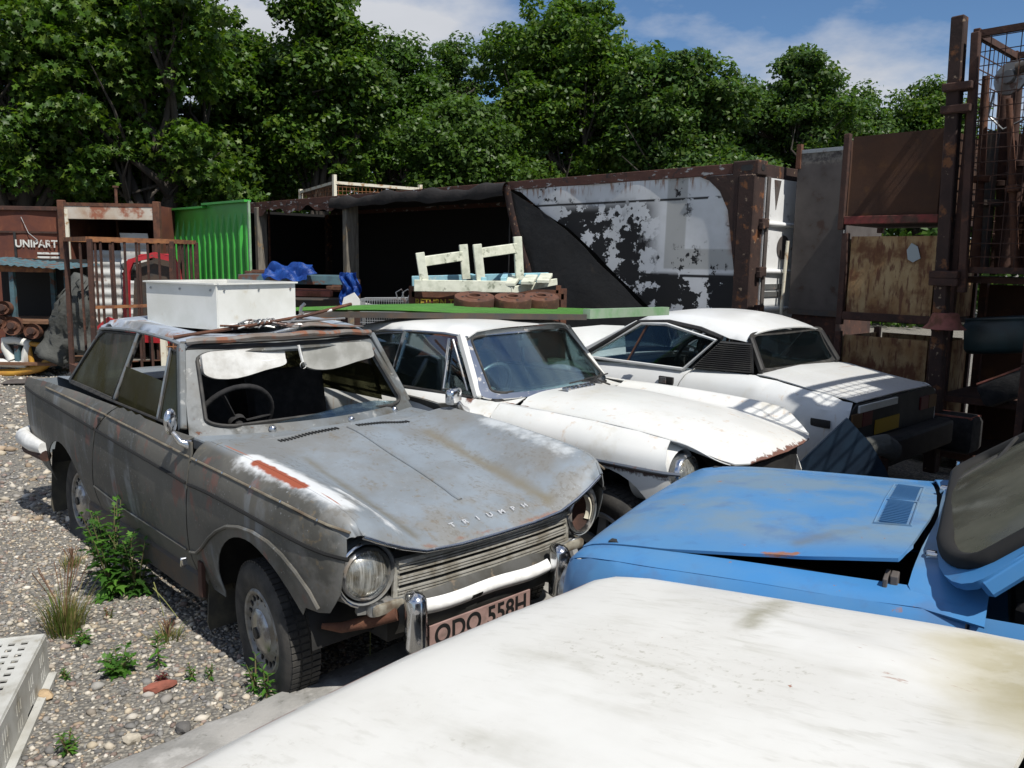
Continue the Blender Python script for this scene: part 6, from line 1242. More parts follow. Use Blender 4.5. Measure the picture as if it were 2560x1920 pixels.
# ------------------------------------------------------------------ far left clutter
def tag_text(name, txt, size, m, parent, p, rz=0, xs=1): return text_obj(name, txt, size, m, parent, Matrix.Translation(p)@Matrix.Rotation(rz, 4, 'Z')@Matrix.Rotation(R(90), 4, 'X'), .001, xs)
def left_yard():
    D = 13.0; X = lambda px: at(px, 640, y=D)[0]; Z = lambda py, d=D, px=200: at(px, py, y=d)[2]
    # rust-red steel box with white lettering
    t = thing('steel_box', 'rust-red steel box with white lettering on its front', 'box', (X(-60), D, 0)); w = X(163)-X(-60); h = Z(520)
    panel('front_sheet', [(0, .1), (w, .1), (w, h), (0, h)], lambda x, z: (x, .01*math.sin(x*6), z), .3, M['rust_box'], t); box_obj('side_sheet', [((w, .8, h/2), (.02, 1.6, h-.1))], M['rust_box'], t); box_obj('roof', [((w/2, .8, h), (w, 1.6, .03))], M['rust_dark'], t)
    box_obj('top_rail', [((w/2, -.02, h-.02), (w+.04, .06, .06))], M['rust_dark'], t, .005); box_obj('panel_joint', [((X(42)-X(-60), -.015, h*.42), (.035, .02, h*.84))], M['black'], t)
    box_obj('header_strip', [((w/2, -.012, h-.38), (w, .02, .03))], M['rust_dark'], t)
    c = X(106)-X(-60); zt = Z(612); wl = mat('white_lettering', (.62, .62, .58), .7, layers=[(RUST, .9, .9, [('n', 14, .55, .62)])])
    text_obj('lettering', 'UNIPART', .155, wl, t, Matrix.Translation((c-.07, -.025, zt))@Matrix.Rotation(R(90), 4, 'X'), .001, 1.0, 1.04, .03); box_obj('underline', [((c+.12, -.024, zt-.14), (.36, .006, .03)), ((c+.12, -.024, zt-.20), (.36, .006, .03))], wl, t)
    tag_text('stencil_number', '070033', .12, M['rust_orange'], t, (c+.1, -.025, Z(652)), 0, 1.1)
    tube_obj('loose_wire', [(X(62)-X(-60), -.03, Z(545)), (X(80)-X(-60), -.05, Z(585)), (X(100)-X(-60), -.04, Z(602))], .005, M['steel'], t, 5)
    # open-fronted container
    t = thing('open_container', 'open-fronted rust-red container with pale lintel and white boards inside', 'container', (X(170), D-.1, 0)); w = X(404)-X(170); h = Z(512)
    for x in (0, w): bm = bmesh.new(); bar(bm, (x, 0, 0), (x, 0, h+.06), .10, .10, (1, 0, 0), .01); finish(bm, 'corner_post', M['rust'], t)
    box_obj('lintel', [((w/2, -.01, Z(532)), (w-.1, .04, .2))], M['lintel'], t, .006); box_obj('top_rail', [((w/2, 0, h), (w, .08, .05))], M['rust'], t)
    box_obj('roof', [((w/2, 1.5, h-.03), (w, 3, .03))], M['rust_dark'], t)
    for x in (0, w): box_obj('side_wall', [((x, 1.5, h/2), (.03, 3, h))], M['rust_box'], t)
    box_obj('back_wall', [((w/2, 3, h/2), (w, .03, h))], M['rust_dark'], t); box_obj('cream_edge', [((.08, -.02, 1.7), (.05, .03, 1.3))], M['cream_metal'], t)
    bd = mat('corrugated_white', (.55, .56, .55), .6, var=((.42, .4, .36), 3), layers=[(RUST, .9, .7, [('n', 5, .6, .7)])])
    for k, (p0, p1, q0, q1, dd, lb) in enumerate(((205, 300, 625, 740, .35, 'lower white corrugated sheet inside the open-fronted container'), (292, 362, 580, 740, .25, 'taller white board stacked inside the open-fronted container'))):
        a, b = X(p0)-X(170), X(p1)-X(170); z1, z0 = Z(q0), Z(q1); o = panel('white_board', [(a, z0-.6), (b, z0-.6), (b, z1), (a, z1)], lambda x, z: (x, dd+.015*math.sin(z*40), z), .025 if k == 0 else .06, bd, None); o.location = (X(170), D-.1, 0); tag(o, lb, 'board')
    # green corrugated panels
    k0 = at(413, 640, y=1)[0]; P0 = at(632, 640, y=11.6); s_all = (k0*P0[1]-P0[0])/(-.69-k0*.724)
    for k, (q0, q1, top, yo, lb) in enumerate(((.44*s_all, s_all, 520, .06, 'green corrugated steel sheet next to the open-fronted container'), (0, .45*s_all, 512, 0, 'green corrugated steel sheet with a pale end strip by the dark container opening'))):
        t = thing('corrugated_panel', lb, 'panel', (P0[0]-.69*q1, P0[1]+.724*q1, 0), 2.332-math.pi, 'green corrugated sheets'); w = q1-q0; h = 2.44 if k else 2.40; n = int(w/.2)
        bm = bmesh.new(); prof = []
        for i in range(n): x = i*w/n; s = w/n; prof += [(x, 0), (x+s*.45, 0), (x+s*.58, -.05), (x+s*.80, -.05), (x+s*.93, 0)]
        prof.append((w, 0)); V = [[bm.verts.new((x+.02*z*(-1), y*min(1, max(.0, (h-.16-z)/.3+.0)) if z > h-.46 else y, z)) for z in (.3, 1.0, h-.46, h-.16, h)] for x, y in prof]
        for a, b in zip(V[:-1], V[1:]):
            for j in range(4): bm.faces.new((a[j], b[j], b[j+1], a[j+1]))
        finish(bm, 'sheet', M['green'], t); box_obj('top_flange', [((w/2-.05, -.03, h+.0), (w, .10, .03))], M['green'], t)
        if k: box_obj('end_strip', [((w-.04, -.02, h/2+.3), (.035, .03, h-.6))], M['green_grey'], t)
        box_obj('footing', [((w/2, .02, .17), (w, .06, .34))], M['rust_dark'], t)
    # poles behind
    for px, y0, y1, lb in ((296, 468, 520, 'thin rusty pole rising above the open-fronted container lintel'), (503, 473, 520, 'thin rusty pole rising behind the green sheets')):
        a = at(px, y0, y=14); bm = bmesh.new(); tube(bm, [(0, 0, 0), (0, 0, a[2])], .025, 8); bx(bm, (0, 0, a[2]), (.07, .07, .03)); o = finish(bm, 'scaffold_pole', M['rust'], None, 50, (a[0], 17.8 if px > 400 else 13.9, 0)); tag(o, lb, 'pole')
    # roll cage trolley
    Dt = 10.3; Xt = lambda px: at(px, 640, y=Dt)[0]; h = at(250, 600, y=Dt)[2]; t = thing('roll_cage', 'tall brown barred roll cage trolley in front of the open container', 'trolley', (Xt(163), Dt, 0)); w = Xt(425)-Xt(163); d = 1.0
    P4 = [(0, 0), (.67, -.75), (w, .0), (w+.02, .75)]
    for (x, y) in P4: bm = bmesh.new(); bar(bm, (x, y, .2), (x+.02, y, h), .05, .05, (1, 0, 0), .004); finish(bm, 'corner_post', M['rust_dark'], t)
    for a, b in (((0, 0), (.67, -.75)), ((.67, -.75), (w, 0)), ((0, 0), (w+.02, .75)), ((w, 0), (w+.02, .75))):
        bm = bmesh.new(); bar(bm, (*a, h), (*b, h), .045, .05); finish(bm, 'top_rail', M['rust_orange'], t)
        bm = bmesh.new(); bar(bm, (*a, .26), (*b, .26), .06, .12); finish(bm, 'base_rail', M['rust'], t)
    bm = bmesh.new(); bar(bm, (.67, -.75, h-.78), (w, 0, h-.78), .03, .035); finish(bm, 'mid_rail', M['rust_orange'], t)
    for a, b, n in (((.67, -.75), (w, 0), 7), ((0, 0), (w+.02, .75), 9), ((w, 0), (w+.02, .75), 6)):
        for i in range(1, n): q = i/n; x, y = a[0]+(b[0]-a[0])*q, a[1]+(b[1]-a[1])*q; bm = bmesh.new(); bar(bm, (x, y, .28), (x, y, h), .022, .022, (1, 0, 0)); finish(bm, 'cage_bar', M['rust_dark'], t)
    bm = bmesh.new(); f_ = [bm.verts.new((*p, .31)) for p in ((0, 0), (.67, -.75), (w, 0), (w+.02, .75))]; bm.faces.new(f_); bmesh.ops.solidify(bm, geom=bm.faces[:], thickness=.04); finish(bm, 'platform', M['rust'], t)
    for (x, y) in ((.05, -.05), (.68, -.65), (w-.05, 0)):
        bm = bmesh.new(); lathe(bm, [(.04, -.03), (.10, -.03), (.115, -.02), (.115, .02), (.10, .03), (.04, .03)], 20, rot_to((.3, 1, 0), (x, y, .115)), closed=True); finish(bm, 'castor', M['tyre'], t, 40)
    # red car panels inside the cage
    for (px, dep, pts, lb, nm) in ((365, 10.75, [(-.38, .55), (-.30, 1.45), (-.22, 1.62), (.15, 1.72), (.42, 1.66), (.48, 1.50), (.50, .55)], 'upright red car door with black window opening in the roll cage', 'salvaged_door'), (262, 10.2, [(-.12, .35), (-.15, .8), (.0, .92), (.16, .86), (.15, .35)], 'smaller crumpled red car panel beside the red door', 'crumpled_bodywork')):
        c = at(px, 640, y=dep); t2 = thing(nm, lb, 'panel', (c[0], dep, 0), R(-8)); inner = [(x*.76+.02, (z-1.05)*.72+1.17) for x, z in pts] if nm == 'salvaged_door' else None
        panel('skin', pts, lambda x, z: (x, .03*math.sin(z*3)+.06*x*x, z), .12, M['red'], t2, [inner] if inner else (), .03, 40)
        if inner: panel('inner_trim', [(x*.74+.02, (z-1.05)*.70+1.17) for x, z in pts], lambda x, z: (x, .05+.06*x*x, z), .15, M['dk_steel'], t2)
        bm = bmesh.new(); bar(bm, (0, .04, 0), (0, .03, .6), .05, .04, (1, 0, 0)); finish(bm, 'prop', M['dk_steel'], t2)
    # rolled grey fabric
    for (px, py0, py1, dep, r_, lb, lean) in ((120, 690, 900, 11.2, .22, 'rolled dirty grey carpet leaning beside the roll cage', .55), (205, 700, 880, 10.9, .17, 'creased grey seat cover bundle inside the roll cage', .1), (330, 655, 690, 11.5, .12, 'grey roll lying behind the red door', .0)):
        a = at(px, py1, y=dep); b = at(px, py0, y=dep); bm = bmesh.new(); rr = np.random.default_rng(px); n = 16; pts = []; rs = []
        for i in range(n+1): q = i/n; pts.append((lean*q, .06*math.sin(q*7), max(.05, a[2])+(b[2]-max(.05, a[2]))*q)); rs.append(r_*(1-.45*q)*(1+.06*rr.normal()))
        tube(bm, pts, rs, 28, up=(0, 1, 0), flat=.55)
        for v in bm.verts: ang = math.atan2(v.co.y, v.co.x-lean*.5); f_ = .03*math.sin(ang*9+v.co.z*2.5)+.018*math.sin(ang*17-v.co.z*4); v.co.x += f_*math.cos(ang); v.co.y += f_*math.sin(ang)
        o = finish(bm, 'fabric_roll', M['greyfabric'], None, 180, (a[0], dep, 0)); tag(o, lb, 'fabric roll')
    # rack with a teal sheet roof and hubs below
    Dr = 11.6; Xr = lambda px: at(px, 640, y=Dr)[0]; zt = at(60, 655, y=Dr)[2]; t = thing('scrap_rack', 'blue and rust legged rack with a teal sheet roof, hubs stored beneath', 'rack', (Xr(-60), Dr, 0)); w = Xr(165)-Xr(-60)
    bm = bmesh.new(); grid(bm, 30, 4, lambda u, v: (w*u*1.12, -.45+1.1*v, zt+.06*v-.08*u+.012*math.sin(u*80))); finish(bm, 'sheet_roof', M['teal'], t, 30)
    for x, y in ((.1, 0), (w*.53, -.3), (w*.95, .1), (w*.64, .45)): bm = bmesh.new(); bar(bm, (x, y, 0), (x, y, zt-.05), .06, .06, (1, 0, 0)); finish(bm, 'leg', M['teal'], t)
    for z in (.18, .75): bm = bmesh.new(); bx(bm, (w/2, .05, z), (w, .9, .04)); finish(bm, 'shelf', M['wood_brown'], t)
    box_obj('beam', [((w/2, -.32, zt-.09), (w, .05, .08))], M['rust_orange'], t); box_obj('back_board', [((w/2, .55, .85), (w, .03, 1.5))], M['dark_in'], t)
    for k, (px, py, r_, lb) in enumerate(((35, 815, .125, 'rust-brown wheel rim on the lower shelf of the teal rack'), (84, 828, .105, 'rusty spoked hub beside the brown wheel rim'), (12, 770, .09, 'small rusty hub above the brown wheel rim'), (3, 805, .10, 'dark hub at the outer edge of the teal rack shelf'))):
        p = at(px, py, y=11.2); t2 = thing('wheel_hub', lb, 'hub', p); bm = bmesh.new(); lathe(bm, [(.02, .05), (r_*.4, .05), (r_*.5, .02), (r_*.85, .03), (r_, .06), (r_, -.06), (.02, -.06)], 26, rot_to((.1, -1, .1))); finish(bm, 'rim', M['rust'], t2, 35)
        bm = bmesh.new(); lathe(bm, [(.05, .10), (.04, .11), (.0, .11)], 14, rot_to((.1, -1, .1))); finish(bm, 'cap', M['rust_dark'], t2, 40)
    # cut-off roof frame in white and yellow
    Dy = 10.9; p = at(60, 940, z=0); t = thing('cut_roof_frame', 'cut-off white and yellow car roof frame lying on the gravel', 'car part', (p[0], p[1], 0)); Q = lambda px, py, dy=0: tuple(at(px, py, y=p[1]+dy)-np.array((p[0], p[1], 0)))
    tube_obj('yellow_sill', [Q(-40, 935), Q(40, 932), Q(100, 920), Q(158, 880)], .06, M['yellow'], t, 8); tube_obj('yellow_pillar', [Q(158, 880), Q(130, 868), Q(95, 862), Q(70, 858)], .035, M['yellow'], t, 8)
    tube_obj('white_rail', [Q(-40, 905), Q(20, 908), Q(62, 912), Q(66, 880), Q(70, 858), Q(40, 850), Q(12, 852), Q(14, 870), Q(30, 900)], .06, M['white_metal'], t, 8); tube_obj('yellow_brace', [Q(70, 860), Q(85, 930)], .035, M['yellow'], t, 8); tube_obj('inner_brace', [Q(85, 925), Q(150, 885)], .02, M['yellow'], t, 8)
    p = at(170, 955, z=0); o = box_obj('painted_batten', [((0, 0, .03), (.14, .42, .03), .4)], M['wood_cream'], None, .004); o.location = p; tag(o, 'short white painted slat lying on gravel by the trolley castor', 'board')
    p = at(110, 958, z=0); o = box_obj('grey_sheet', [((0, 0, .03), (.9, .35, .012), .25)], M['greymetal'], None, .003); o.location = p; tag(o, 'flat grey metal sheet lying by the yellow roof frame', 'sheet')
left_yard()
# ------------------------------------------------------------------ middle: racks, baskets, timber
def middle():
    # stillage with white bags behind the saloon
    D = 7.9; X = lambda px, d=D: at(px, 640, y=d)[0]; Zp = lambda py, d=D, px=700: at(px, py, y=d)[2]
    t = thing('wire_stillage', 'orange-rusted wire stillage of white sacks seen through the saloon window', 'stillage', (X(400), D, 0)); w = X(500)-X(400); h = 1.05; w = 1.5
    for x in (0, .55, w):
        for y in (0, .8): bm = bmesh.new(); bar(bm, (x, y, 0), (x, y, h), .05, .05, (1, 0, 0)); finish(bm, 'corner_post', M['cream_metal'], t)
    for z in (.1, h): bm = bmesh.new(); bar(bm, (0, 0, z), (w, 0, z), .04, .05); bar(bm, (0, .8, z), (w, .8, z), .04, .05); finish(bm, 'rail', M['rust_orange'], t)
    bm = bmesh.new(); wires(bm, (0, 0, .1), (w, 0, 0), (0, 0, h-.1), .09, .09, .004); stuff(finish(bm, 'wire_mesh', M['rust_orange'], t))
    rr = random.Random(4)
    for i, (x, y, z) in enumerate(((.25, .3, .28), (.8, .35, .26), (1.25, .3, .3), (.35, .4, .62), (1.0, .4, .62), (.65, .35, .9))):
        bm = bmesh.new(); bmesh.ops.create_icosphere(bm, subdivisions=3, radius=.26)
        for v in bm.verts: k = 1+.10*math.sin(v.co.x*19+i)*math.sin(v.co.y*15)+.08*math.sin(v.co.z*23+i*2); v.co = Vector((v.co.x*1.1*k, v.co.y*.9*k, v.co.z*.75*k))
        o = finish(bm, 'white_sack', M['visor'], None, 80, (X(400)+x, D+y, z)); tag(o, 'bulging white sack packed in the orange-rusted wire stillage', 'sack', 'white sacks in the wire stillage')
    # rack of beams beside the white box
    D2 = 8.6; t = thing('beam_rack', 'low rack stacked with rusty beams behind the white box', 'rack', (X(600, D2), D2, 0)); w = X(872, D2)-X(600, D2)
    for x in (0.05, w-.05):
        for y in (0, .7): bm = bmesh.new(); bar(bm, (x, y, 0), (x, y, Zp(700, D2)), .06, .06, (1, 0, 0)); finish(bm, 'leg', M['rust_dark'], t)
    for z in (.25, .62): bm = bmesh.new(); bx(bm, (w/2, .35, z), (w, .75, .04)); finish(bm, 'shelf', M['rust_dark'], t)
    for k, (py, mm, x0, x1, hh, lb) in enumerate(((698, 'teal', 0, w, .09, 'pale blue-grey beam along the top of the rack'), (733, 'pinkrust', .1, w*.82, .06, 'pink-brown timber below the blue-grey beam'), (722, 'rust', w*.75, w, .06, 'short rusty beam end on the rack'), (760, 'dk_steel', 0, w, .08, 'dark steel beam low on the rack'), (688, 'rust', -.1, w*.5, .06, 'rusty flat beam at the back of the rack'))):
        z = Zp(py, D2); bm = bmesh.new(); bx(bm, ((x1-x0)/2, 0, 0), (x1-x0, .12, hh), bev=.004); bx(bm, ((x1-x0)/2, .10, .02), (x1-x0-.06, .06, hh*.7), bev=.003); o = finish(bm, 'steel_beam', M[mm], None, None, (X(600, D2)+x0, D2-.02+k*.13, z), (0, 0, -.02)); tag(o, lb, 'beam', 'beams on the rack')
    # blue tarp scraps
    for (px, py, sx, sz, lb, rx) in ((725, 690, .52, .30, 'crumpled blue plastic sheet on the beam rack', .55), (877, 725, .20, .34, 'blue plastic sheet hanging off the end of the rack', 1.45)):
        p = at(px, py, y=8.42); rg = random.Random(px); ph = [rg.uniform(0, 6) for _ in range(6)]; bm = bmesh.new()
        def cl(u, v):
            a_, b_ = (u-.5)*sx*(1-.35*abs(v-.5)), (v-.5)*sz; h_ = .05*abs(math.sin(u*7+ph[0]+v*3))+.035*abs(math.sin(v*8+ph[1]+u*4))+.02*math.sin(u*17+ph[2])*math.sin(v*13+ph[3]); return (a_+.02*math.sin(v*9+ph[4]), -h_*math.sin(rx)*1.0+b_*math.cos(rx), b_*math.sin(rx)+h_*math.cos(rx))
        grid(bm, 26, 18, cl); bmesh.ops.solidify(bm, geom=bm.faces[:], thickness=.004); o = finish(bm, 'plastic_sheet', M['bluetarp'], None, 28, p); tag(o, lb, 'plastic sheet')
    p = at(890, 762, y=8.2); bm = bmesh.new(); prism(bm, [(-.15, -.05), (.18, .0), (.05, .03), (-.02, .12), (-.12, .07)], lambda x, z: (x, 0, z), lambda x, z: (x, .03, z)); o = finish(bm, 'white_shard', M['white_metal'], None, None, p); tag(o, 'white plastic shard sticking up at the end of the rack', 'plastic scrap')
    # wire basket
    p = at(900, 765, y=7.6); t = thing('wire_basket', 'grey wire shopping basket standing behind the green roof sheet', 'basket', (p[0], 7.6, p[2]-.20)); w = .42
    bm = bmesh.new(); wires(bm, (0, 0, 0), (w, 0, 0), (0, 0, .26), .022, .05, .002); wires(bm, (0, .28, 0), (w, 0, 0), (0, 0, .26), .022, .05, .002); wires(bm, (w, 0, 0), (0, .28, 0), (0, 0, .26), .03, .05, .002); wires(bm, (0, 0, 0), (0, .28, 0), (0, 0, .26), .03, .05, .002); stuff(finish(bm, 'wire_mesh', M['steel'], t))
    tube_obj('rim', [(0, 0, .26), (w, 0, .27), (w, .28, .27), (0, .28, .26)], .006, M['steel'], t, 6, True)
    for x in (w-.07, w-.01): tube_obj('handle', [(x, 0, .25), (x-.02, 0, .33), (x+.03, 0, .36), (x+.05, 0, .33), (x+.02, 0, .25)], .006, M['steel'], t, 6)
    box_obj('crate_below', [((w/2, .14, -.45), (.5, .35, .88))], M['rust_dark'], None); o = bpy.context.scene.objects['crate_below']; o.name = 'steel_crate'; o.location = t.location; o.scale.z = (p[2]-.21)/.88*.98; o.location.z = (p[2]-.205)/2+.45*o.scale.z; tag(o, 'dark steel crate carrying the grey wire basket', 'crate')
    # stillage with yellow stencil under the timber
    D3 = 7.3; t = thing('stencilled_stillage', 'brown steel stillage with faded yellow stencil under painted timber frames', 'stillage', (X(1030, D3), D3, 0)); w = X(1412, D3)-X(1030, D3); h = Zp(738, D3, 1200)
    box_obj('front_sheet', [((w/2, 0, h-.3), (w-.06, .01, .56))], M['rust_box'], t); box_obj('back_sheet', [((w/2, .9, h-.3), (w-.06, .01, .56))], M['rust_box'], t)
    for x in (0, w):
        box_obj('side_sheet', [((x, .45, h-.3), (.01, .9, .5))], M['rust_box'], t)
        for y in (0, .9): bm = bmesh.new(); bar(bm, (x, y, 0), (x, y, h+.07), .05, .05, (1, 0, 0)); finish(bm, 'corner_post', M['rust'], t)
    for y in (0, .9): bm = bmesh.new(); bar(bm, (0, y, h), (w, y, h), .05, .05); finish(bm, 'top_rail', M['rust'], t)
    tag_text('stencil', 'RETURN TO', .085, mat('stencil_yellow', (.42, .3, .03), .8), t, (w*.17, -.012, Zp(757, D3, 1100)), 0, .85)
    # painted timber frames
    z0 = h+.03; c0 = X(1215, D3); t = thing('timber_frame', 'cream and pale blue painted timber frame with two upright hoops', 'frame', (c0, D3+.15, z0+.02), R(9)); mc, mb = M['wood_cream'], M['wood_blue']
    L_ = .65
    def beam(nm, a, b, w_, h_, m_): bm = bmesh.new(); bar(bm, a, b, w_, h_, bev=.004); return finish(bm, nm, m_, t)
    beam('long_rail', (-L_, -.22, .03), (.20, -.25, .03), .05, .10, mc); beam('long_rail', (-L_, .28, .05), (.62, .28, .10), .05, .10, mb)
    for k, x in enumerate((.26, .42, .56)): beam('slat', (x-.1, -.28, .05+.015*k), (x+.04, .26, .10+.015*k), .11, .03, mc)
    beam('end_rail', (.18, -.27, .0), (.66, .10, .07), .03, .06, mc); beam('end_rail', (-.05, -.23, .09), (-.12, .30, .11), .05, .04, mb); beam('end_rail', (.12, -.23, .09), (.22, .30, .12), .05, .04, mb)
    for x0, x1, hh, lean in ((-.56, -.17, .25, 0), (-.07, .32, .33, .05)):
        a0, a1 = np.array((x0, -.20, .06)), np.array((x1, .10, .08)); b0, b1 = a0+np.array((-.04, 0, hh)), a1+np.array((-.03, 0, hh+.06))
        beam('upright', a0, b0, .055, .075, mc); beam('upright', a1, b1, .055, .075, mc); beam('cross_rail', b0+np.array((.0, 0, -.08)), b1+np.array((0, 0, -.10)), .04, .085, mc)
    # cream mesh frame up on the container roof
    CF = Frame(2.43, 8.76, 2.332); t = thing('roof_cage', 'cream and rusty mesh frame lying on the container roof', 'cage', CF.wld((8.6, -.35, 2.735)), CF.yaw)
    # heights from the photograph: corner post tallest
    for (x, y, z) in ((0, 0, .42), (1.65, -.25, .26), (-.75, -1.35, .30)): bm = bmesh.new(); bar(bm, (x, y, 0), (x, y, z), .06, .06, (1, 0, 0)); finish(bm, 'post', M['cream_metal'], t)
    for a, b in (((0, 0, .28), (1.65, -.25, .20)), ((0, 0, .28), (-.75, -1.35, .22))): bm = bmesh.new(); bar(bm, a, b, .05, .05); finish(bm, 'rail', M['cream_metal'], t)
    bm = bmesh.new(); wires(bm, (0, 0, 0), (1.65, -.25, 0), (0, 0, .24), .07, .07, .004); wires(bm, (0, 0, 0), (-.75, -1.35, 0), (0, 0, .24), .07, .07, .004); stuff(finish(bm, 'wire_mesh', M['rust_orange'], t))
    # white bonnet edge peeping behind the hatchback coupe
    p = at(1490, 828, y=7.6); t = thing('spare_bonnet', 'spare white bonnet stored upright behind the hatchback coupe', 'car part', (p[0], 7.6, 0), .3); panel('skin', [(-.35, .55), (.35, .55), (.33, p[2]+.04), (.1, p[2]+.05), (-.3, p[2]+.02)], lambda x, z: (x, .15*(z-.5)+.1*x*x, z), .1, M['tr7'], t, thick=.01, smooth=40)
    bm = bmesh.new(); bar(bm, (0, .25, 0), (0, .05, .7), .05, .05, (1, 0, 0)); finish(bm, 'prop', M['wood_brown'], t)
middle()
# ------------------------------------------------------------------ things lying on the cars
def on_cars():
    # white sheet-metal box on the saloon roof
    A, Bq, Cq, Dq = [np.array(p) for p in ((-1.57, 4.40), (-1.283, 4.90), (-1.786, 5.19), (-2.073, 4.69))]
    zb = 1.302; hh = .24; t = thing('white_box', 'open white sheet-metal tray box sitting on the saloon roof', 'box', (A[0], A[1], zb)); pts = [q-A for q in (A, Bq, Cq, Dq)]
    for k in range(4):
        a, b = pts[k], pts[(k+1) % 4]; n = np.array([b[1]-a[1], -(b[0]-a[0])]); n /= np.linalg.norm(n); e = (b-a)/np.linalg.norm(b-a)*.004
        bm = bmesh.new(); prism(bm, [(0, 0), (1, 0), (1, 1), (0, 1)], lambda u, v: (*(a+e+(b-a-2*e)*u), hh*v), lambda u, v: (*(a+e+(b-a-2*e)*u-n*.012), hh*v)); s = finish(bm, 'side_panel', M['white_metal'], t)
        bm = bmesh.new(); bar(bm, (*(a+n*.004), hh+.004), (*(b+n*.004), hh+.004), .028, .008); finish(bm, 'rim_fold', M['white_metal'], s)
        for u in (.08, .5, .92): q = a+(b-a)*u+n*.004; bm = bmesh.new(); lathe(bm, [(.007, 0), (.005, .004), (0, .005)], 8, rot_to((n[0], n[1], 0), (*q, hh-.03))); finish(bm, 'screw', M['steel'], s)
    bm = bmesh.new(); f = [bm.verts.new((*p, .01)) for p in pts]; bm.faces.new(f); bmesh.ops.solidify(bm, geom=bm.faces[:], thickness=.008); finish(bm, 'floor', M['white_metal'], t)
    # wire and rod tangle on the front of the roof
    rr = random.Random(8); t = thing('rod_bundle', 'tangle of grey rods and bent wire lying across the saloon roof front', 'scrap', HER.wld((-1.0, 0, 1.33)), HER.yaw)
    tube_obj('long_rod', [(-.06, -.55, -.035), (.08, -.2, .02), (.05, .12, .055), (-.10, .5, .10)], .010, M['rust'], t, 6); tube_obj('white_strip', [(.03, -.22, .015), (.02, .05, .045), (-.02, .32, .075)], .008, M['white_plastic'], t, 6)
    tube_obj('thin_rod', [(.09, -.05, .03), (.06, .16, .03), (.02, .38, .03)], .006, M['steel'], t, 6); tube_obj('thin_rod', [(.10, -.02, .02), (.02, .12, .07)], .007, M['steel'], t, 6)
    tube_obj('hook', [(.03, .10, .03), (.03, .10, .075), (.035, .10, .10), (.05, .115, .12)], .009, M['chrome_dull'], t, 8)
    for i in range(16):
        x0, y0 = rr.uniform(-.02, .10), rr.uniform(-.42, .0); pts = [(x0, y0, rr.uniform(.0, .03)), (x0+rr.uniform(-.04, .04), y0+.07, rr.uniform(.01, .05)), (x0+rr.uniform(-.05, .05), y0+.14, rr.uniform(.0, .04)), (x0+rr.uniform(-.04, .04), y0+.17, .01)]
        tube_obj('bent_wire', pts, .0055, M['steel' if i % 3 else 'rust'], t, 5)
    for i in range(5): x, y = .06+rr.uniform(-.03, .03), -.20+.03*i; tube_obj('chain_link', [(x+.02*math.cos(a), y+.012*math.sin(a)*(1 if i % 2 else .4), .035+.012*math.sin(a)) for a in np.linspace(0, 5.6, 9)], .004, M['steel'], t, 5, True)
    # green corrugated sheet on the coupe roof
    C_ = [np.array(p, float) for p in ((-1.38, 5.16, 1.362), (.46, 5.20, 1.372), (1.16, 6.30, 1.335), (-.98, 6.55, 1.315))]
    t = thing('green_roof_sheet', 'green corrugated steel sheet laid flat over the hatchback coupe roof', 'sheet', C_[0]); n = 22
    def gs(u, v):
        p = C_[0]*(1-u)*(1-v)+C_[1]*u*(1-v)+C_[2]*u*v+C_[3]*(1-u)*v-C_[0]; k = (v*n) % 1; z = .022 if .3 < k < .75 else 0
        if v < .001 and u < .14: p[1] += .10*(1-u/.14)
        return (p[0], p[1], p[2]+z+.012*math.sin(u*6))
    bm = bmesh.new(); vs_ = sorted(set([i/n+q/n for i in range(n) for q in (0, .28, .32, .72, .78)]+[1.0])); us = np.linspace(0, 1, 21); V = [[bm.verts.new(gs(u, v)) for v in vs_] for u in us]
    for i in range(20):
        for j in range(len(vs_)-1): bm.faces.new((V[i][j], V[i+1][j], V[i+1][j+1], V[i][j+1]))
    bmesh.ops.solidify(bm, geom=bm.faces[:], thickness=.006); finish(bm, 'sheet', M['green_sheet'], t)
    bm = bmesh.new(); grid(bm, 12, 10, lambda u, v: tuple(np.array(gs(.01+.98*u, .01+.98*v))*np.array((1, 1, 0))+np.array((0, 0, (C_[0]*(1-u)*(1-v)+C_[1]*u*(1-v)+C_[2]*u*v+C_[3]*(1-u)*v-C_[0])[2]+.012*math.sin(u*6)-.010)))); finish(bm, 'reflection_blocker', M['dk_steel'], t)  # dark underside added to keep green out of the coupes' glass reflections
    bm = bmesh.new(); b0, b1 = C_[1]-C_[0], C_[2]-C_[0]; bar(bm, b0+np.array((0, 0, .0)), b1+np.array((0, 0, .0)), .05, .06); finish(bm, 'end_flange', M['green_grey'], t)
    bm = bmesh.new(); bar(bm, np.array((.05, 0, -.02)), b0+np.array((0, -.005, -.02)), .03, .035); finish(bm, 'edge_channel', M['dk_steel'], t)
    # brake drums
    for px, py, r_, lb in ((1186, 757, .145, 'rusty brake drum next to the timber frame end of the green sheet'), (1281, 757, .132, 'brown rusty brake drum in the middle of the trio on the green sheet'), (1352, 757, .13, 'paler rusty brake drum half hidden at the end of the trio on the green sheet')):
        d = 5.85 if px < 1340 else 6.05; p = at(px, py, y=d); t2 = thing('brake_drum', lb, 'brake drum', (p[0], d, 1.345+.02), 0, 'brake drums on the green sheet'); t2.rotation_euler = (R(13), R(2), 0)
        bm = bmesh.new(); lathe(bm, [(r_*.94, .0), (r_, .008), (r_, .065), (r_*.97, .078), (r_*.45, .08), (r_*.42, .088), (r_*.28, .088), (r_*.27, .05)], 36); finish(bm, 'drum', M['rust'], t2, 35)
        bm = bmesh.new(); lathe(bm, [(.0005, .055), (r_*.27, .055)], 18); finish(bm, 'hub_bore', M['black'], t2)
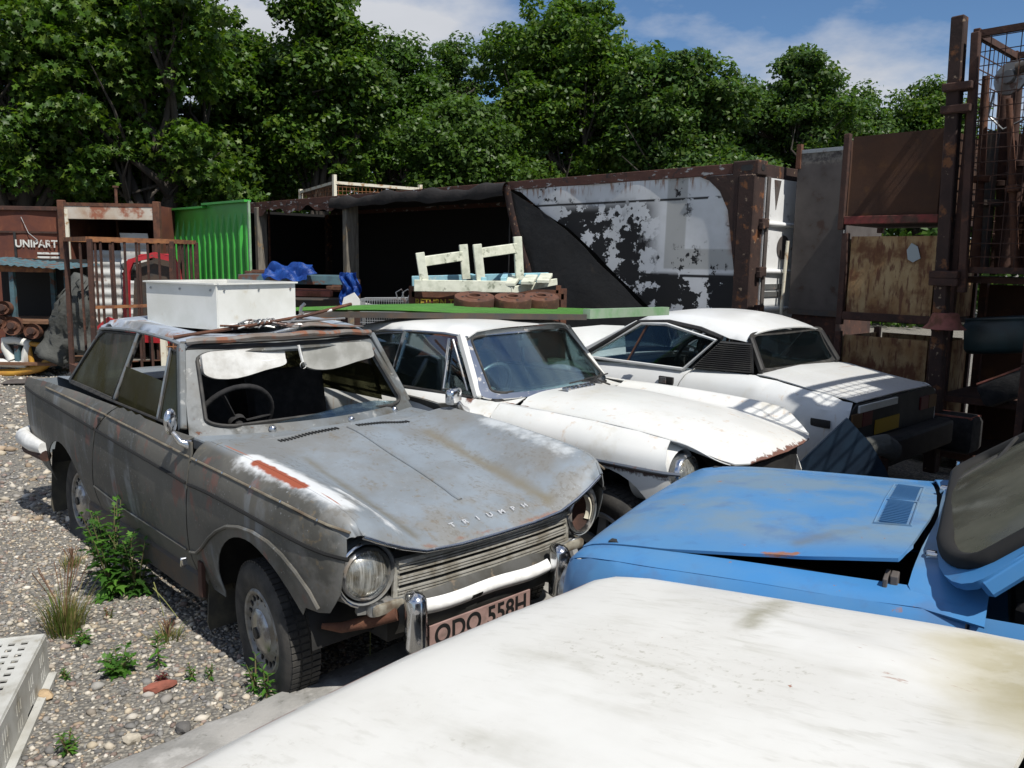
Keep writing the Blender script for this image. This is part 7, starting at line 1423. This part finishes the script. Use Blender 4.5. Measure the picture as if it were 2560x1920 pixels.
        for a in range(4): bm = bmesh.new(); lathe(bm, [(.009, .081), (.007, .084), (0, .084)], 8, Matrix.Translation((r_*.62*math.cos(a*1.57+.4), r_*.62*math.sin(a*1.57+.4), 0))); finish(bm, 'stud_hole', M['black'], t2)
on_cars()
# ------------------------------------------------------------------ perforated crate and plants
def crate():
    a = at(108, 1590, z=.17); b_ = at(0, 1800, z=.17); t = thing('perforated_crate', 'upturned grey plastic crate with square and slotted holes on the gravel', 'crate', (a[0], a[1], 0), math.atan2(a[1]-b_[1], a[0]-b_[0])); L_, W_, h = .95, .60, .17
    # local x runs away from the corner towards the camera-left side
    m = M['crate']; sh = []
    for i in range(16):
        for j in range(12):
            x, y = -.05-.052*i, .04+.045*j
            if x-.026 < -L_+.03 or y+.03 > W_-.03: continue
            sh.append([(x, y), (x-.026, y), (x-.026, y+.024), (x, y+.024)])
    panel('top', [(0, 0), (-L_, 0), (-L_, W_), (0, W_)], lambda x, y: (x, y, h), .2, m, t, sh, .006, None)
    slots = []
    for k in range(5):
        for q in range(3):
            for r_ in range(2): x = -.07-.18*k-.026*q; z = .095-.062*r_; slots.append([(x, z), (x-.011, z), (x-.011, z+.045), (x, z+.045)])
    panel('long_side', [(0, 0), (-.26, 0), (-.28, .028), (-.36, .028), (-.38, 0), (-.62, 0), (-L_, 0), (-L_, h), (0, h)], lambda x, z: (x, -.004+.025*(z-h), z), .3, m, t, slots, .006, None)
    slots2 = [[(y, z), (y+.011, z), (y+.011, z+.045), (y, z+.045)] for y in np.arange(.06, W_-.06, .035) for z in (.03, .095)]
    panel('end_side', [(0, 0), (W_, 0), (W_, h), (0, h)], lambda y, z: (.004-.025*(z-h), y, z), .3, m, t, slots2, .006, None); panel('end_side', [(0, 0), (W_, 0), (W_, h), (0, h)], lambda y, z: (-L_, y, z), .3, m, t, (), .006, None); panel('long_side', [(0, 0), (-L_, 0), (-L_, h), (0, h)], lambda x, z: (x, W_, z), .3, m, t, (), .006, None)
    bm = bmesh.new(); tube(bm, [(0, 0, h), (-L_, 0, h), (-L_, W_, h), (0, W_, h)], .010, 6, True); finish(bm, 'rim', m, t, 40); bm = bmesh.new(); bar(bm, (-.02, -.03, .01), (-L_+.02, -.03, .01), .03, .02); finish(bm, 'foot_rail', m, t)
crate()
WG = [(.05, .14, .018), (.07, .18, .022), (.04, .11, .015), (.09, .2, .03)]
def leaf_shape(kind):
    if kind == 'cut': return np.array([(0, 0), (.2, .07), (.34, .26), (.42, .1), (.58, .26), (.66, .08), (1, 0), (.66, -.08), (.58, -.26), (.42, -.1), (.34, -.26), (.2, -.07)])
    return np.array([(0, 0), (.25, .13), (.55, .15), (.8, .08), (1, 0), (.8, -.08), (.55, -.15), (.25, -.13)])
def weed(px, py, hgt, n_st, n_leaf, ll, label, name='weed_plant', kind='lance', spread=.3, cols=WG, seed=1, cat='plant', droop=.3):
    p = at(px, py, z=0); nr = np.random.default_rng(seed); t = thing(name, label, cat, (p[0], p[1], 0)); V = []; Fc = []; cc = []; bm = bmesh.new(); shp = leaf_shape(kind); k = len(shp)
    for s in range(n_st):
        az = nr.uniform(0, 6.28); ln = hgt*nr.uniform(.6, 1.05); tip = np.array([math.cos(az)*spread*ln*nr.uniform(.2, 1), math.sin(az)*spread*ln*nr.uniform(.2, 1), ln]); mid = tip*.5+np.array([0, 0, ln*.06])
        tube(bm, [(0, 0, -.01), tuple(mid), tuple(tip)], [.0045, .0035, .0015], 5)
        for i in range(n_leaf):
            q = (i+1)/n_leaf*.97+.02; c = (mid*(2*q) if q < .5 else mid+(tip-mid)*(2*q-1)); a = az+i*2.4+nr.uniform(-.4, .4); el = .75-.9*(1-q)*1.0+nr.uniform(-.3, .3); d = np.array([math.cos(a)*math.cos(el), math.sin(a)*math.cos(el), math.sin(el)]); sd = np.cross(d, [0, 0, 1]); sd /= np.linalg.norm(sd)+1e-6; up = np.cross(sd, d); L_ = ll*nr.uniform(.6, 1.1)*(1.1-.45*q)
            pts = c+(d*shp[:, 0:1]+sd*shp[:, 1:2])*L_-np.array([0, 0, 1])*(shp[:, 0:1]**2)*L_*droop; b0 = len(V); V += list(pts); cl = np.array(cols[nr.integers(0, len(cols))])*nr.uniform(.7, 1.25); cc += [cl]*k
            Fc += [(b0, b0+i2, b0+i2+1) for i2 in range(1, k-1)] if kind != 'cut' else [(b0+i_, b0+j_, b0+l_) for i_, j_, l_ in ((0, 1, 11), (1, 2, 3), (1, 3, 9), (1, 9, 11), (11, 9, 10), (3, 4, 5), (3, 5, 7), (3, 7, 9), (9, 7, 8), (5, 6, 7))]
    finish(bm, 'stem', M['stem'], t, 60); fast_mesh('leaves', np.array(V), np.array(Fc), M['weed'], t, np.array(cc))
M['stem'] = mat('stem', (.14, .09, .05), .8, var=((.08, .13, .03), 20))
weed(285, 1492, .46, 15, 17, .11, 'bushy bright green weed growing against the saloon sill', 'mugwort_bush', 'cut', .42, WG, 3)
weed(345, 1485, .36, 7, 15, .10, 'darker leafy weed in the shade of the saloon sill', 'mugwort_bush', 'cut', .4, [(.04, .11, .016), (.03, .08, .012)], 4)
weed(397, 1668, .15, 1, 26, .055, 'single upright willowherb stem on the gravel', seed=5, spread=.05)
weed(300, 1680, .075, 10, 8, .075, 'flat spreading dandelion rosette on the gravel', 'rosette', 'cut', 1.6, WG, 6); weed(215, 1610, .05, 8, 7, .055, 'small green rosette under the dry grass tuft', 'rosette', 'cut', 1.7, WG, 7)
weed(640, 1728, .13, 3, 12, .05, 'leafy weed sprouting against the flat front tyre', seed=8, spread=.45); weed(668, 1745, .14, 2, 13, .055, 'second weed sprouting at the flat front tyre', seed=9, spread=.2)
weed(480, 1700, .07, 3, 12, .03, 'tiny upright weed among gravel beside the rosette', seed=10, spread=.3); weed(525, 1700, .075, 3, 12, .03, 'tiny feathery weed nearer the tyre', seed=11, spread=.4)
weed(172, 1885, .075, 6, 10, .04, 'small dark green weed by the kerb end', seed=12, spread=.6); weed(275, 1545, .06, 4, 8, .03, 'little weed with reddish leaves near the bushy weed', seed=13, spread=.8, cols=[(.16, .04, .03), (.06, .11, .02)])
weed(402, 1700, .03, 5, 8, .035, 'low clump of dark red leaves on the gravel', seed=14, spread=1.4, cols=[(.15, .03, .035), (.11, .025, .03)]); weed(1085, 1625, .10, 2, 9, .05, 'small green weed below the number plate', seed=15, spread=.3); weed(165, 1700, .05, 5, 8, .03, 'thin weed beside the perforated crate', seed=16, spread=.7)
def grass(px, py, hgt, n, label, seed, spread=.5, cols=((.16, .19, .05), (.26, .22, .09), (.11, .17, .035), (.3, .24, .12))):
    p = at(px, py, z=0); nr = np.random.default_rng(seed); t = thing('grass_tuft', label, 'grass', (p[0], p[1], 0)); V = []; Fc = []; cc = []
    for i in range(n):
        az = nr.uniform(0, 6.28); r0 = nr.uniform(0, .07); b = np.array([math.cos(az)*r0, math.sin(az)*r0, 0]); a2 = az+nr.uniform(-.6, .6); ln = hgt*nr.uniform(.4, 1.1); out = spread*nr.uniform(.1, 1); tip = b+np.array([math.cos(a2)*out*ln, math.sin(a2)*out*ln, ln*nr.uniform(.7, 1)]); sd = np.array([-math.sin(a2), math.cos(a2), 0])*.0022; m_ = (b+tip)/2+np.array([0, 0, ln*.12]); k = len(V)
        V += [b-sd, b+sd, m_-sd*.8, m_+sd*.8, tip]; Fc += [(k, k+1, k+3), (k, k+3, k+2), (k+2, k+3, k+4)]; cc += [np.array(cols[nr.integers(0, len(cols))])*nr.uniform(.7, 1.2)]*5
    o = fast_mesh('blades', np.array(V), np.array(Fc), M['weed'], t, np.array(cc)); stuff(o)
    bm = bmesh.new()
    for i in range(14): az = nr.uniform(0, 6.28); e = nr.uniform(.1, .55)*hgt; tube(bm, [(0, 0, 0), (math.cos(az)*e*.4, math.sin(az)*e*.4, hgt*.7), (math.cos(az)*e, math.sin(az)*e, hgt*1.25)], [.0015, .0013, .0022], 4)
    finish(bm, 'seed_stalks', M['wood_brown'], t); 
grass(165, 1585, .26, 260, 'dry brown and green grass tuft beside the perforated crate', 31, .7); grass(180, 1420, .09, 90, 'small dry grass tuft beside the bushy weed', 32, .7); grass(420, 1600, .07, 120, 'low thin grass patch in front of the upright weed', 33, 1.2)
def stalks():
    for px, py, h_, lx, lb in ((410, 1540, .16, -.05, 'bare pale grass stalk leaning at the shadow edge'), (445, 1545, .14, -.12, 'bent green grass stalk beside the pale one'), (925, 1660, .18, .0, 'thin grass stalk in front of the dark under the bumper')):
        p = at(px, py, z=0); bm = bmesh.new(); tube(bm, [(0, 0, 0), (lx*.5, .01, h_*.55), (lx, .02, h_)], [.002, .0018, .003], 5); o = finish(bm, 'grass_stalk', M['stalk'], None, 60, p); tag(o, lb, 'grass')
M['stalk'] = mat('stalk', (.2, .21, .07), .8)
stalks()
